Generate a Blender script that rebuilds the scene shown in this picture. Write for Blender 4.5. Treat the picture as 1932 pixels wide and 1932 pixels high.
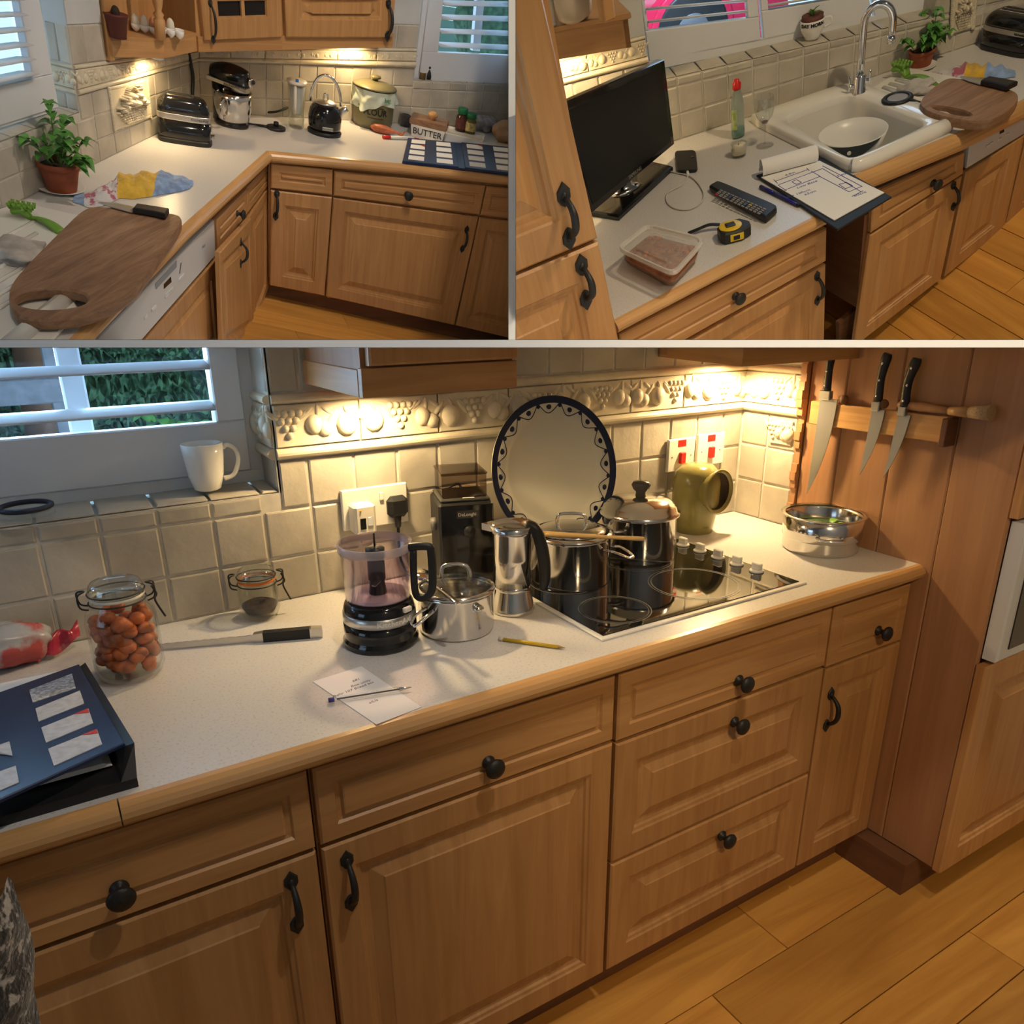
import bpy, bmesh, math, random
import numpy as np
from mathutils import Matrix, Vector
random.seed(7)
for _o in list(bpy.data.objects): bpy.data.objects.remove(_o)
scene=bpy.context.scene; col=scene.collection
# ---------------------------------------------------------------- three stage sets, one eye
F,PX,PY=1450.,966.,1100.          # focal length and principal point in pixels of a 1932 frame
def _n(v): v=np.asarray(v,float); return v/np.linalg.norm(v)
class Bay:
    """a kitchen set: z up, worktop at .9, visitor's eye at (0,0,.9+he)"""
    def __init__(s,d,he,xa,xb):
        s.he=he; s.eye=np.array([0,0,.9+he]); d=_n(d); z=-d
        h=lambda q:(lambda v:v*he/(v@d))(np.array([(q[0]-PX)/F,(q[1]-PY)/F,1.]))
        x=_n(h(xb)-h(xa)); y=np.cross(z,x); s.R=np.stack([x,y,z]); s.W=Matrix.Identity(4); s.objs=[]
    def ray(s,px,py): return s.R@np.array([(px-PX)/F,(py-PY)/F,1.])
    def at(s,px,py,z=.9):
        v=s.ray(px,py); return s.eye+v*((z-s.eye[2])/v[2])
    def wall(s,a,b):
        a=np.array(a[:2],float);b=np.array(b[:2],float);t=_n(b-a); return a,t,np.array([-t[1],t[0]])
    def on(s,px,py,w):
        a,t,n=w; v=s.ray(px,py); k=((a-s.eye[:2])@n)/(v[:2]@n); return s.eye+v*k
    def proj(s,p):
        v=s.R.T@(np.asarray(p,float)-s.eye); return np.array([F*v[0]/v[2]+PX,F*v[1]/v[2]+PY])
    def ppm(s,p):
        p=np.asarray(p,float); e=_n(np.cross(p-s.eye,[0,0,1.])); return np.linalg.norm(s.proj(p+e*.001)-s.proj(p))/.001
    def zat(s,base,py):
        lo,hi=-.6,2.5; b=np.asarray(base,float)
        for _ in range(40):
            m=(lo+hi)/2
            if s.proj(b+[0,0,m])[1]>py: lo=m
            else: hi=m
        return lo
    def prof(s,base,pts):
        o=[]
        for hw,py in pts:
            z=s.zat(base,py); o.append((max(hw,0)/s.ppm(np.asarray(base)+[0,0,z]),z))
        return o
    def yaw(s,p): return math.atan2(p[0]-s.eye[0],p[1]-s.eye[1])   # heading away from the eye
B =Bay((.00959,.93908,.34356),.62,(265,1492),(1735,1062))
TL=Bay((-.205,.72,.66),1.25,(503,284),(957,330))
TR=Bay((.2486,.634,.732),1.2,(1156,604),(1470,439))
def eyeframe(b):
    m=Matrix.Identity(4)
    for i in range(3):
        m[i][0]=b.R[i][0]; m[i][1]=-b.R[i][1]; m[i][2]=-b.R[i][2]; m[i][3]=b.eye[i]
    return m
CAM=eyeframe(B)
for b_ in (TL,TR): b_.W=CAM@eyeframe(b_).inverted()
cam=bpy.data.cameras.new('camera'); camo=bpy.data.objects.new('camera',cam); col.objects.link(camo)
camo.matrix_world=CAM; cam.sensor_width=36; cam.lens=F/1932*36; cam.shift_y=(PY-966)/1932; cam.clip_start=.05
scene.camera=camo
scene.view_settings.view_transform='Standard'; scene.view_settings.look='None'
scene.view_settings.gamma=1; scene.view_settings.exposure=0
try: scene.view_settings.use_curve_mapping=False
except Exception: pass
wd=bpy.data.worlds.new('world'); scene.world=wd; wd.use_nodes=True
bg=wd.node_tree.nodes['Background']; bg.inputs[0].default_value=(1.0,.86,.72,1); bg.inputs[1].default_value=.055
def lamp(kind,bay,loc,energy,color,size=.1,target=None,size_y=None,spot=None,blend=.6,spread=None):
    l=bpy.data.lights.new(kind.lower()+'_lamp',kind); l.energy=energy; l.color=color
    if kind=='AREA':
        l.size=size
        if size_y: l.shape='RECTANGLE'; l.size_y=size_y
        if spread: l.spread=spread
    else: l.shadow_soft_size=size
    if kind=='SPOT': l.spot_size=spot; l.spot_blend=blend
    o=bpy.data.objects.new(kind.lower()+'_lamp',l); col.objects.link(o)
    m=Matrix.Translation(Vector(loc))
    if target is not None: m=m@(Vector(target)-Vector(loc)).to_track_quat('-Z','Y').to_matrix().to_4x4()
    o.matrix_world=bay.W@m; return o
WARM=(1,.72,.36); ROOM=(1,.87,.73); AMB=(1,.72,.38)
# ceiling downlights of each set, and two added fill spots
lamp('SPOT',B,(.75,.30,2.75),46,ROOM,.05,(.9,.95,.4),spot=1.75,blend=.8)
lamp('SPOT',B,(.5,-.75,2.35),62,AMB,.06,(1.75,1.0,.75),spot=1.12,blend=.7)  # added fill low behind the eye, brightening the tall cupboard side
lamp('SPOT',B,(.6,-.45,2.85),14,ROOM,.08,(.6,-1.3,1.1),spot=2.2,blend=.8)  # added fill on the unseen wall behind the eye, for reflections and bounce
lamp('SPOT',TL,(1.5,3.2,3.3),112,(1,.85,.70),.06,(1.2,4.2,.6),spot=1.7,blend=.8)
lamp('SPOT',TL,(.1,2.0,3.0),30,ROOM,.06,(.2,3.2,.9),spot=1.7,blend=.8)
lamp('SPOT',TR,(2.05,.95,2.9),80,(1,.79,.50),.06,(1.75,1.9,.8),spot=1.9,blend=.8)
DAY=(.50,.74,1)
lamp('AREA',B,(-1.35,2.35,1.12),9,DAY,.7,(.0,1.3,1.0),size_y=.5)      # daylight reaching the hob window, with the lamp below
lamp('AREA',B,(-.15,2.08,1.405),20,(.42,.70,1),1.1,(-.05,1.55,1.08),size_y=.14)
lamp('AREA',B,(-1.5,.95,1.3),3,DAY,.7,(.2,1.2,.9))  # added cool fill for the left worktop; no window is built here
lamp('AREA',B,(1.5,2.2,1.0),38,DAY,.9,(-.1,3.6,.7),size_y=.5)  # added lamp hidden behind the wall, brightening the near face of the hedge
# ---------------------------------------------------------------- mesh building
class M:
    def __init__(s): s.v=[]; s.f=[]; s.s=[]
    def add(s,vs,fs,sm=False):
        o=len(s.v); s.v+=[tuple(float(c) for c in v) for v in vs]; s.f+=[tuple(o+i for i in f) for f in fs]; s.s+=[sm]*len(fs); return s
    def xf(s,m,start=0):
        for i in range(start,len(s.v)): s.v[i]=tuple(m@Vector(s.v[i]))
        return s
    def box(s,x0,x1,y0,y1,z0,z1,c=0):
        if c<=0:
            vs=[(x,y,z) for z in (z0,z1) for y in (y0,y1) for x in (x0,x1)]
            return s.add(vs,[(0,2,3,1),(4,5,7,6),(0,1,5,4),(2,6,7,3),(0,4,6,2),(1,3,7,5)])
        vs=[];X,Y,Z=(x0,x1),(y0,y1),(z0,z1);idx={}
        for i in (0,1):
            for j in (0,1):
                for k in (0,1):
                    p=[X[i],Y[j],Z[k]];sg=[1-2*i,1-2*j,1-2*k]
                    for a in range(3):
                        q=[p[b]+(0 if b==a else sg[b]*c) for b in range(3)]
                        idx[i,j,k,a]=len(vs); vs.append(q)
        fs=[]
        def orient(f):
            a,b,cc=[np.array(vs[i]) for i in f[:3]]; n=np.cross(b-a,cc-a); m=np.mean([vs[i] for i in f],0)-np.array([(x0+x1)/2,(y0+y1)/2,(z0+z1)/2])
            fs.append(tuple(f) if n@m>0 else tuple(reversed(f)))
        for a in range(3):
            for e in (0,1):
                b,cx=[q for q in range(3) if q!=a]
                f=[]
                for (u,w) in ((0,0),(1,0),(1,1),(0,1)):
                    t=[0,0,0]; t[a]=e;t[b]=u;t[cx]=w; f.append(idx[t[0],t[1],t[2],a])
                orient(f)
        for a in range(3):
            b,cx=[q for q in range(3) if q!=a]
            for u in (0,1):
                for w in (0,1):
                    f=[]
                    for (e,ax) in ((0,b),(1,b),(1,cx),(0,cx)):
                        t=[0,0,0]; t[a]=e;t[b]=u;t[cx]=w; f.append(idx[t[0],t[1],t[2],ax])
                    orient(f)
        for i in (0,1):
            for j in (0,1):
                for k in (0,1): orient([idx[i,j,k,a] for a in range(3)])
        return s.add(vs,fs)
    def lathe(s,prof,n=32,sm=True,ex=(1,1),cx=0,cy=0,cap=True):
        vs=[];fs=[]
        for r,z in prof:
            for i in range(n):
                a=2*math.pi*i/n; vs.append((cx+r*math.cos(a)*ex[0],cy+r*math.sin(a)*ex[1],z))
        for k in range(len(prof)-1):
            for i in range(n):
                j=(i+1)%n; fs.append((k*n+i,k*n+j,(k+1)*n+j,(k+1)*n+i))
        st=len(s.v); s.add(vs,fs,sm)
        if cap and prof[0][0]>1e-5: s.f.append(tuple(st+i for i in reversed(range(n)))); s.s.append(False)
        if cap and prof[-1][0]>1e-5: s.f.append(tuple(st+(len(prof)-1)*n+i for i in range(n))); s.s.append(False)
        return s
    def tube(s,pts,r,n=8,closed=False,sm=True,flat=1.0):
        pts=[Vector(p) for p in pts]; m=len(pts); rs=list(r) if isinstance(r,(list,tuple)) else [r]*m
        if 3<=m<=16 and m!=13 and not closed:   # round off sparse paths
            q=[];qr=[]; S=4
            for i in range(m-1):
                a,b,c,d=pts[max(i-1,0)],pts[i],pts[i+1],pts[min(i+2,m-1)]
                for k in range(S):
                    t=k/S; q.append(.5*((2*b)+(c-a)*t+(2*a-5*b+4*c-d)*t*t+(3*b-a-3*c+d)*t**3)); qr.append(rs[i]*(1-t)+rs[i+1]*t)
            q.append(pts[-1]); qr.append(rs[-1]); pts,rs,m=q,qr,len(q)
        vs=[];up=None
        for i,p in enumerate(pts):
            a=pts[(i-1)%m] if (closed or i>0) else p; c=pts[(i+1)%m] if (closed or i<m-1) else p
            t=(c-a).normalized()
            if up is None:
                up=Vector((0,0,1)) if abs(t.z)<.9 else Vector((1,0,0))
            u=(up-t*up.dot(t)).normalized(); w=t.cross(u); up=u
            for k in range(n):
                q=2*math.pi*k/n; vs.append(p+(u*math.cos(q)*flat+w*math.sin(q))*rs[i])
        fs=[]
        for i in range(m if closed else m-1):
            for k in range(n):
                j=(k+1)%n; a=i*n;b=((i+1)%m)*n; fs.append((a+k,a+j,b+j,b+k))
        st=len(s.v); s.add(vs,fs,sm)
        if not closed:
            s.f.append(tuple(st+k for k in reversed(range(n)))); s.s.append(False)
            s.f.append(tuple(st+(m-1)*n+k for k in range(n))); s.s.append(False)
        return s
    def prism(s,poly,z0,z1,c=0):
        a=sum(poly[i][0]*poly[(i+1)%len(poly)][1]-poly[(i+1)%len(poly)][0]*poly[i][1] for i in range(len(poly)))
        if a<0: poly=poly[::-1]
        n=len(poly); rings=[]
        def inset(d):
            if d==0: return [tuple(p) for p in poly]
            o=[]
            for i in range(n):
                p0,p1,p2=[np.array(poly[(i+k)%n][:2],float) for k in (-1,0,1)]
                e1=_n(p1-p0);e2=_n(p2-p1); n1=np.array([-e1[1],e1[0]]);n2=np.array([-e2[1],e2[0]])
                b=n1+n2; b=b/max(.3,(b@n1)); o.append(tuple(p1+b*d))
            return o
        if c>0: rs=[(inset(c),z0),(inset(0),z0+c),(inset(0),z1-c),(inset(c),z1)]
        else: rs=[(inset(0),z0),(inset(0),z1)]
        vs=[(p[0],p[1],z) for r,z in rs for p in r]; fs=[]
        for k in range(len(rs)-1):
            for i in range(n):
                j=(i+1)%n; fs.append((k*n+i,k*n+j,(k+1)*n+j,(k+1)*n+i))
        fs.append(tuple(reversed(range(n)))); fs.append(tuple((len(rs)-1)*n+i for i in range(n)))
        return s.add(vs,fs)
    def ell(s,c,r,nu=10,nv=6,rot=None,half=False):
        vs=[];fs=[]
        for j in range(nv+1):
            t=(math.pi/2 if half else math.pi)*j/nv
            for i in range(nu):
                a=2*math.pi*i/nu; v=Vector((r[0]*math.sin(t)*math.cos(a),r[1]*math.sin(t)*math.sin(a),r[2]*math.cos(t)))
                if rot is not None: v=rot@v
                vs.append(v+Vector(c))
        for j in range(nv):
            for i in range(nu):
                k=(i+1)%nu; fs.append((j*nu+i,(j+1)*nu+i,(j+1)*nu+k,j*nu+k))
        return s.add(vs,fs,True)
    def grid(s,fn,nu,nv,sm=True,closeu=False):
        vs=[fn(i/nu,j/nv) for j in range(nv+1) for i in range(nu+1)]
        fs=[(j*(nu+1)+i,j*(nu+1)+i+1,(j+1)*(nu+1)+i+1,(j+1)*(nu+1)+i) for j in range(nv) for i in range(nu)]
        return s.add(vs,fs,sm)
    def rings(s,rs,cap=True,sm=False,base=True):
        """list of equal-length closed loops joined in order"""
        n=len(rs[0]); vs=[p for r in rs for p in r]; fs=[]
        for k in range(len(rs)-1):
            for i in range(n):
                j=(i+1)%n; fs.append((k*n+i,k*n+j,(k+1)*n+j,(k+1)*n+i))
        if cap: fs.append(tuple((len(rs)-1)*n+i for i in range(n)))
        if base: fs.append(tuple(reversed(range(n))))
        return s.add(vs,fs,sm)
class Q:
    """a four-cornered patch: p(u,v,h); corners in order u0v0,u1v0,u1v1,u0v1; h along its outward normal"""
    def __init__(s,a,b,c,d,flip=False):
        s.c=[np.asarray(x,float) for x in (a,b,c,d)]
        n=np.cross(s.c[1]-s.c[0],s.c[3]-s.c[0]); s.n=_n(n)*(-1 if flip else 1)
        s.L=(np.linalg.norm(s.c[1]-s.c[0])+np.linalg.norm(s.c[2]-s.c[3]))/2
        s.H=(np.linalg.norm(s.c[3]-s.c[0])+np.linalg.norm(s.c[2]-s.c[1]))/2
    def p(s,u,v,h=0):
        a,b,c,d=s.c; return a*(1-u)*(1-v)+b*u*(1-v)+c*u*v+d*(1-u)*v+s.n*h
    def loop(s,i,h,iv=None):
        u=i/s.L; v=(i if iv is None else iv)/s.H; return [s.p(u,v,h),s.p(1-u,v,h),s.p(1-u,1-v,h),s.p(u,1-v,h)]
    def sub(s,u0,u1,v0,v1): 
        q=Q(s.p(u0,v0),s.p(u1,v0),s.p(u1,v1),s.p(u0,v1)); q.n=s.n; return q
    def frame(s,u,v,h=0):
        o=s.p(u,v,h); U=_n(s.p(1,v)-s.p(0,v)); N=s.n; V=np.cross(N,U)
        return Matrix(((U[0],V[0],N[0],o[0]),(U[1],V[1],N[1],o[1]),(U[2],V[2],N[2],o[2]),(0,0,0,1)))
def recalc(me):
    bm=bmesh.new(); bm.from_mesh(me); bmesh.ops.recalc_face_normals(bm,faces=bm.faces); bm.to_mesh(me); bm.free()
CUR=[B]
def mesh(mb,name,fix=False):
    me=bpy.data.meshes.new(name); me.from_pydata(mb.v,[],mb.f)
    me.polygons.foreach_set('use_smooth',mb.s); me.update()
    if fix: recalc(me)
    return me
def tag(o,label=None,cat=None,group=None,kind=None):
    if label: o['label']=label
    if cat: o['category']=cat
    if group: o['group']=group
    if kind: o['kind']=kind
    return o
def thing(name,label,cat,loc=(0,0,0),rz=0,group=None,kind=None,mat=None):
    o=bpy.data.objects.new(name,None); col.objects.link(o); o.empty_display_size=.05
    L=Matrix.Translation(Vector([float(c) for c in loc]))@Matrix.Rotation(rz,4,'Z')
    if mat is not None: L=L@mat
    o.matrix_world=CUR[0].W@L; LOC[o.name]=L; CUR[0].objs.append(o)
    return tag(o,label,cat,group,kind)
LOC={}
def part(name,mb,mat,parent,bay=False,fix=True):
    """a mesh under a thing (or a sub-part under a part); bay=True: vertices given in set coordinates"""
    if bay: mb.xf(LOC[root(parent).name].inverted())
    o=bpy.data.objects.new(name,mesh(mb,name,fix)); col.objects.link(o); o.parent=parent; o.data.materials.append(mat)
    return o
def root(o):
    while o.parent: o=o.parent
    return o
def solo(name,mb,mat,label,cat,loc=(0,0,0),rz=0,group=None,kind=None,bay=False,m4=None,fix=True):
    """a thing that is one mesh"""
    L=Matrix.Translation(Vector([float(c) for c in loc]))@Matrix.Rotation(rz,4,'Z')
    if m4 is not None: L=L@m4
    if bay: mb.xf(L.inverted())
    o=bpy.data.objects.new(name,mesh(mb,name,fix)); col.objects.link(o); o.matrix_world=CUR[0].W@L; o.data.materials.append(mat)
    LOC[o.name]=L; CUR[0].objs.append(o); return tag(o,label,cat,group,kind)
def sol_mod(o,t,sub=0):
    if t: m=o.modifiers.new('solid','SOLIDIFY'); m.thickness=t; m.offset=0
    if sub: m=o.modifiers.new('sub','SUBSURF'); m.levels=m.render_levels=sub
# ---------------------------------------------------------------- materials
def nm(name):
    m=bpy.data.materials.new(name); m.use_nodes=True; nt=m.node_tree; return m,nt,nt.nodes['Principled BSDF']
def mat(name,c,rough=.5,metal=0,spec=.5,noise=0,nscale=8,bump=0,bscale=40,coat=0,trans=0,ior=1.45,emit=0,alpha=1,stretch=(1,1,1),c2=None,lo=.35,hi=.65,sheen=0,vary=0):
    m,nt,p=nm(name); p.inputs['Base Color'].default_value=(*c,1); p.inputs['Roughness'].default_value=rough; p.inputs['Metallic'].default_value=metal
    p.inputs['Specular IOR Level'].default_value=spec; p.inputs['Coat Weight'].default_value=coat; p.inputs['Transmission Weight'].default_value=trans; p.inputs['IOR'].default_value=ior
    p.inputs['Alpha'].default_value=alpha
    if sheen: p.inputs['Sheen Weight'].default_value=sheen
    if emit: p.inputs['Emission Color'].default_value=(*c,1); p.inputs['Emission Strength'].default_value=emit
    N=nt.nodes
    if noise or c2 or bump:
        tc=N.new('ShaderNodeTexCoord'); mp=N.new('ShaderNodeMapping'); mp.inputs['Scale'].default_value=stretch
        nt.links.new(tc.outputs['Object'],mp.inputs[0])
    if noise or c2:
        t=N.new('ShaderNodeTexNoise'); t.inputs['Scale'].default_value=nscale; t.inputs['Detail'].default_value=6; nt.links.new(mp.outputs[0],t.inputs[0])
        r=N.new('ShaderNodeValToRGB'); r.color_ramp.elements[0].position=lo; r.color_ramp.elements[1].position=hi
        a=c if c2 else tuple(max(0,x*(1-noise)) for x in c); b=c2 if c2 else tuple(min(1,x*(1+noise)) for x in c)
        r.color_ramp.elements[0].color=(*a,1); r.color_ramp.elements[1].color=(*b,1)
        nt.links.new(t.outputs[0],r.inputs[0]); nt.links.new(r.outputs[0],p.inputs['Base Color'])
        if vary:
            oi=N.new('ShaderNodeObjectInfo'); mr=N.new('ShaderNodeMapRange'); mr.inputs[3].default_value=1-vary; mr.inputs[4].default_value=1+vary*.6; hs=N.new('ShaderNodeHueSaturation')
            nt.links.new(oi.outputs['Random'],mr.inputs[0]); nt.links.new(mr.outputs[0],hs.inputs['Value']); nt.links.new(r.outputs[0],hs.inputs['Color']); nt.links.new(hs.outputs[0],p.inputs['Base Color'])
    if bump:
        t2=N.new('ShaderNodeTexNoise'); t2.inputs['Scale'].default_value=bscale; t2.inputs['Detail'].default_value=5; nt.links.new(mp.outputs[0],t2.inputs[0])
        bp=N.new('ShaderNodeBump'); bp.inputs['Strength'].default_value=bump; bp.inputs['Distance'].default_value=.01; nt.links.new(t2.outputs[0],bp.inputs['Height']); nt.links.new(bp.outputs[0],p.inputs['Normal'])
    return m
def wood(name,c1,c2,stretch,rough=.42,vary=.0,scale=1.,knots=None,spec=.4,bump=.08,coat=0):
    m,nt,p=nm(name); N=nt.nodes; K=nt.links.new
    tc=N.new('ShaderNodeTexCoord'); mp=N.new('ShaderNodeMapping'); mp.inputs['Scale'].default_value=stretch; K(tc.outputs['Object'],mp.inputs[0])
    oi=N.new('ShaderNodeObjectInfo'); ml=N.new('ShaderNodeMath'); ml.operation='MULTIPLY'; ml.inputs[1].default_value=37
    K(oi.outputs['Random'],ml.inputs[0]); K(ml.outputs[0],mp.inputs['Location'])
    t=N.new('ShaderNodeTexNoise'); t.inputs['Scale'].default_value=scale; t.inputs['Detail'].default_value=8; t.inputs['Roughness'].default_value=.62; t.inputs['Distortion'].default_value=1.1; K(mp.outputs[0],t.inputs[0])
    r=N.new('ShaderNodeValToRGB'); e=r.color_ramp.elements; e[0].position=.28; e[1].position=.68; e[0].color=(*c1,1); e[1].color=(*c2,1); K(t.outputs[0],r.inputs[0])
    out=r.outputs[0]
    if vary:
        hs=N.new('ShaderNodeHueSaturation'); mr=N.new('ShaderNodeMapRange'); mr.inputs[3].default_value=1-vary; mr.inputs[4].default_value=1+vary
        K(oi.outputs['Random'],mr.inputs[0]); K(mr.outputs[0],hs.inputs['Value']); K(out,hs.inputs['Color']); out=hs.outputs[0]
    if knots:
        v=N.new('ShaderNodeTexVoronoi'); v.inputs['Scale'].default_value=knots; mp2=N.new('ShaderNodeMapping'); mp2.inputs['Scale'].default_value=(.45,1,1); K(tc.outputs['Object'],mp2.inputs[0]); K(ml.outputs[0],mp2.inputs['Location']); K(mp2.outputs[0],v.inputs[0])
        r2=N.new('ShaderNodeValToRGB'); r2.color_ramp.elements[0].position=.03; r2.color_ramp.elements[1].position=.13; K(v.outputs['Distance'],r2.inputs[0])
        mx=N.new('ShaderNodeMix'); mx.data_type='RGBA'; mx.inputs['A'].default_value=tuple(x*.35 for x in c1)+(1,); K(r2.outputs[0],mx.inputs['Factor']); K(out,mx.inputs['B']); out=mx.outputs['Result']
    K(out,p.inputs['Base Color']); p.inputs['Roughness'].default_value=rough; p.inputs['Specular IOR Level'].default_value=spec; p.inputs['Coat Weight'].default_value=coat
    bp=N.new('ShaderNodeBump'); bp.inputs['Strength'].default_value=bump; bp.inputs['Distance'].default_value=.004; K(t.outputs[0],bp.inputs['Height']); K(bp.outputs[0],p.inputs['Normal'])
    return m
def glassy(name,tint=(1,1,1),gl=.12,rough=.03):
    """thin clear sheet: straight-through light plus surface gloss"""
    m,nt,p=nm(name); N=nt.nodes; K=nt.links.new
    tr=N.new('ShaderNodeBsdfTransparent'); tr.inputs[0].default_value=(*tint,1); g=N.new('ShaderNodeBsdfGlossy'); g.inputs['Roughness'].default_value=rough
    lw=N.new('ShaderNodeLayerWeight'); lw.inputs[0].default_value=.5; pw=N.new('ShaderNodeMath'); pw.operation='POWER'; pw.inputs[1].default_value=3.2; K(lw.outputs['Facing'],pw.inputs[0])
    ma=N.new('ShaderNodeMath'); ma.operation='MULTIPLY_ADD'; ma.inputs[1].default_value=.55; ma.inputs[2].default_value=gl*.18; K(pw.outputs[0],ma.inputs[0])
    mx=N.new('ShaderNodeMixShader'); K(ma.outputs[0],mx.inputs[0]); K(tr.outputs[0],mx.inputs[1]); K(g.outputs[0],mx.inputs[2]); K(mx.outputs[0],N['Material Output'].inputs[0]); return m
MT={}
OAK1,OAK2=(.40,.194,.068),(.55,.297,.115)
MT['oak']=wood('limed_oak',OAK1,OAK2,(26,26,1.6),vary=.06)
MT['oakh']=wood('limed_oak_level',OAK1,OAK2,(1.6,1.6,26),vary=.06)
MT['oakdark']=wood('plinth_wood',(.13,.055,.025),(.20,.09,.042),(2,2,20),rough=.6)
MT['edge']=wood('worktop_edging',(.49,.265,.10),(.65,.375,.155),(2,2,40),rough=.3,coat=.2)
MT['panel']=wood('side_boarding',(.34,.165,.076),(.45,.235,.115),(22,22,1.2),rough=.5)
MT['floor']=wood('floor_oak',(.49,.215,.042),(.72,.365,.082),(1.3,16,16),rough=.34,vary=.16,knots=2.2,spec=.45)
MT['board']=wood('chopping_board_wood',(.17,.085,.045),(.36,.205,.115),(3,26,26),rough=.5,knots=1.6,scale=1.3)
MT['lam']=mat('speckled_laminate',(.50,.475,.45),.32,noise=.0,c2=(.62,.60,.585),nscale=210,lo=.33,hi=.45)
MT['tile']=mat('cream_tile',(.49,.445,.365),.38,noise=.16,nscale=7,bump=.35,bscale=14,vary=.12)
MT['grout']=mat('grout',(.58,.54,.46),.8,noise=.1,nscale=30)
MT['relief']=mat('relief_tile',(.66,.58,.43),.4,noise=.08,nscale=20)
MT['iron']=mat('black_iron',(.018,.017,.016),.45,bump=.15,bscale=150)
MT['black']=mat('black_gloss',(.008,.008,.009),.12,coat=.4)
MT['blackm']=mat('black_matt',(.014,.014,.015),.45)
MT['steel']=mat('polished_steel',(.72,.70,.67),.13,1)
MT['brush']=mat('brushed_steel',(.62,.61,.59),.32,1)
MT['chrome']=mat('chrome',(.85,.86,.88),.06,1)
MT['white']=mat('white_paint',(.72,.73,.75),.4)
MT['plaster']=mat('wall_plaster',(.56,.56,.54),.85,noise=.05,nscale=5)
MT['ceramic']=mat('white_ceramic',(.80,.78,.73),.15,coat=.3)
MT['cream']=mat('cream_plastic',(.78,.72,.60),.3)
MT['sock']=mat('socket_plastic',(.80,.76,.68),.3)
MT['red']=mat('red_plastic',(.65,.02,.015),.35)
MT['paper']=mat('white_paper',(.84,.83,.82),.7)
MT['ink']=mat('blue_ink',(.03,.04,.30),.6)
MT['dkink']=mat('grey_ink',(.12,.12,.14),.7)
MT['terra']=mat('terracotta',(.34,.085,.035),.75,noise=.2,nscale=12)
MT['leaf']=mat('basil_leaf',(.085,.26,.04),.4,noise=.4,nscale=25)
MT['stem']=mat('stem_green',(.20,.30,.08),.6)
MT['soil']=mat('soil',(.035,.022,.014),.95,noise=.4,nscale=80)
MT['glass']=glassy('clear_glass',(.97,.98,.97),.2)
MT['thick']=glassy('thick_glass',(.90,.93,.92),1.0)
MT['blade']=mat('knife_steel',(.50,.51,.52),.3,.75)
MT['pane']=glassy('window_glass',(.95,.98,1),.06)
MT['smoke']=glassy('smoked_plastic',(.62,.55,.48),.2)
MT['lilac']=glassy('lilac_plastic',(.90,.84,.91),.2)
MT['navy']=mat('navy_board',(.010,.026,.085),.35)
MT['swatch']=mat('grey_swatch',(.55,.56,.60),.5,noise=.12,nscale=90)
MT['sky']=mat('overcast_sky',(.62,.86,1),1,emit=1.05)
MT['hedge']=mat('hedge_green',(.025,.07,.03),.7,c2=(.10,.20,.10),nscale=26,lo=.4,hi=.7)
MT['div']=mat('white_partition',(.88,.92,.97),.6)
# ---------------------------------------------------------------- shared builders
def sweep(mb,prof,line,side=1,sm=False,ends=True):
    """carry a profile of (out,z) points along a plan polyline; out is to the right of travel times side"""
    P=[np.array(p[:2],float) for p in line]; n=len(P); m=len(prof); vs=[];fs=[]
    for i in range(n):
        d1=_n(P[i]-P[i-1]) if i>0 else _n(P[1]-P[0]); d2=_n(P[i+1]-P[i]) if i<n-1 else d1
        n1=np.array([d1[1],-d1[0]]); n2=np.array([d2[1],-d2[0]]); b=n1+n2; b=b/(b@n1)
        for o,z in prof:
            q=P[i]+b*o*side; vs.append((q[0],q[1],z))
    for i in range(n-1):
        for k in range(m):
            j=(k+1)%m; fs.append((i*m+k,i*m+j,(i+1)*m+j,(i+1)*m+k))
    if ends: fs+= [tuple(range(m)),tuple((n-1)*m+k for k in reversed(range(m)))]
    return mb.add(vs,fs,sm)
def knob(parent,fr,s=1.):
    mb=M().lathe([(0.0,0),(.012,0),(.0125,.003),(.007,.006),(.006,.014),(.010,.019),(.0165,.022),(.0185,.026),(.0165,.030),(.009,.0335),(0.0,.0345)],18)
    mb.xf(fr@Matrix.Scale(s,4)); return part('knob',mb,MT['iron'],parent,bay=True)
def handle(parent,fr,L=.105,s=1.):
    mb=M(); h=L/2
    for sg in (-1,1):
        leaf=[(0,.021*sg),(.011,.008*sg),(.011,-.004*sg),(.005,-.013*sg),(0,-.016*sg),(-.005,-.013*sg),(-.011,-.004*sg),(-.011,.008*sg)]
        pl=[(x,y+sg*h*.80) for x,y in leaf]; mb.prism(pl,0,.005,.0015)
        mb.ell((0,sg*h*.80,.004),(.006,.008,.005),8,4)
    pts=[];rs=[]
    for i in range(13):
        t=-1+2*i/12; pts.append((0,t*h*.78,.004+.026*(1-abs(t)**2.6))); rs.append(.0042+.0022*math.cos(t*math.pi/2))
    mb.tube(pts,rs,8); mb.xf(fr@Matrix.Scale(s,4)); return part('handle',mb,MT['iron'],parent,bay=True)
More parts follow.
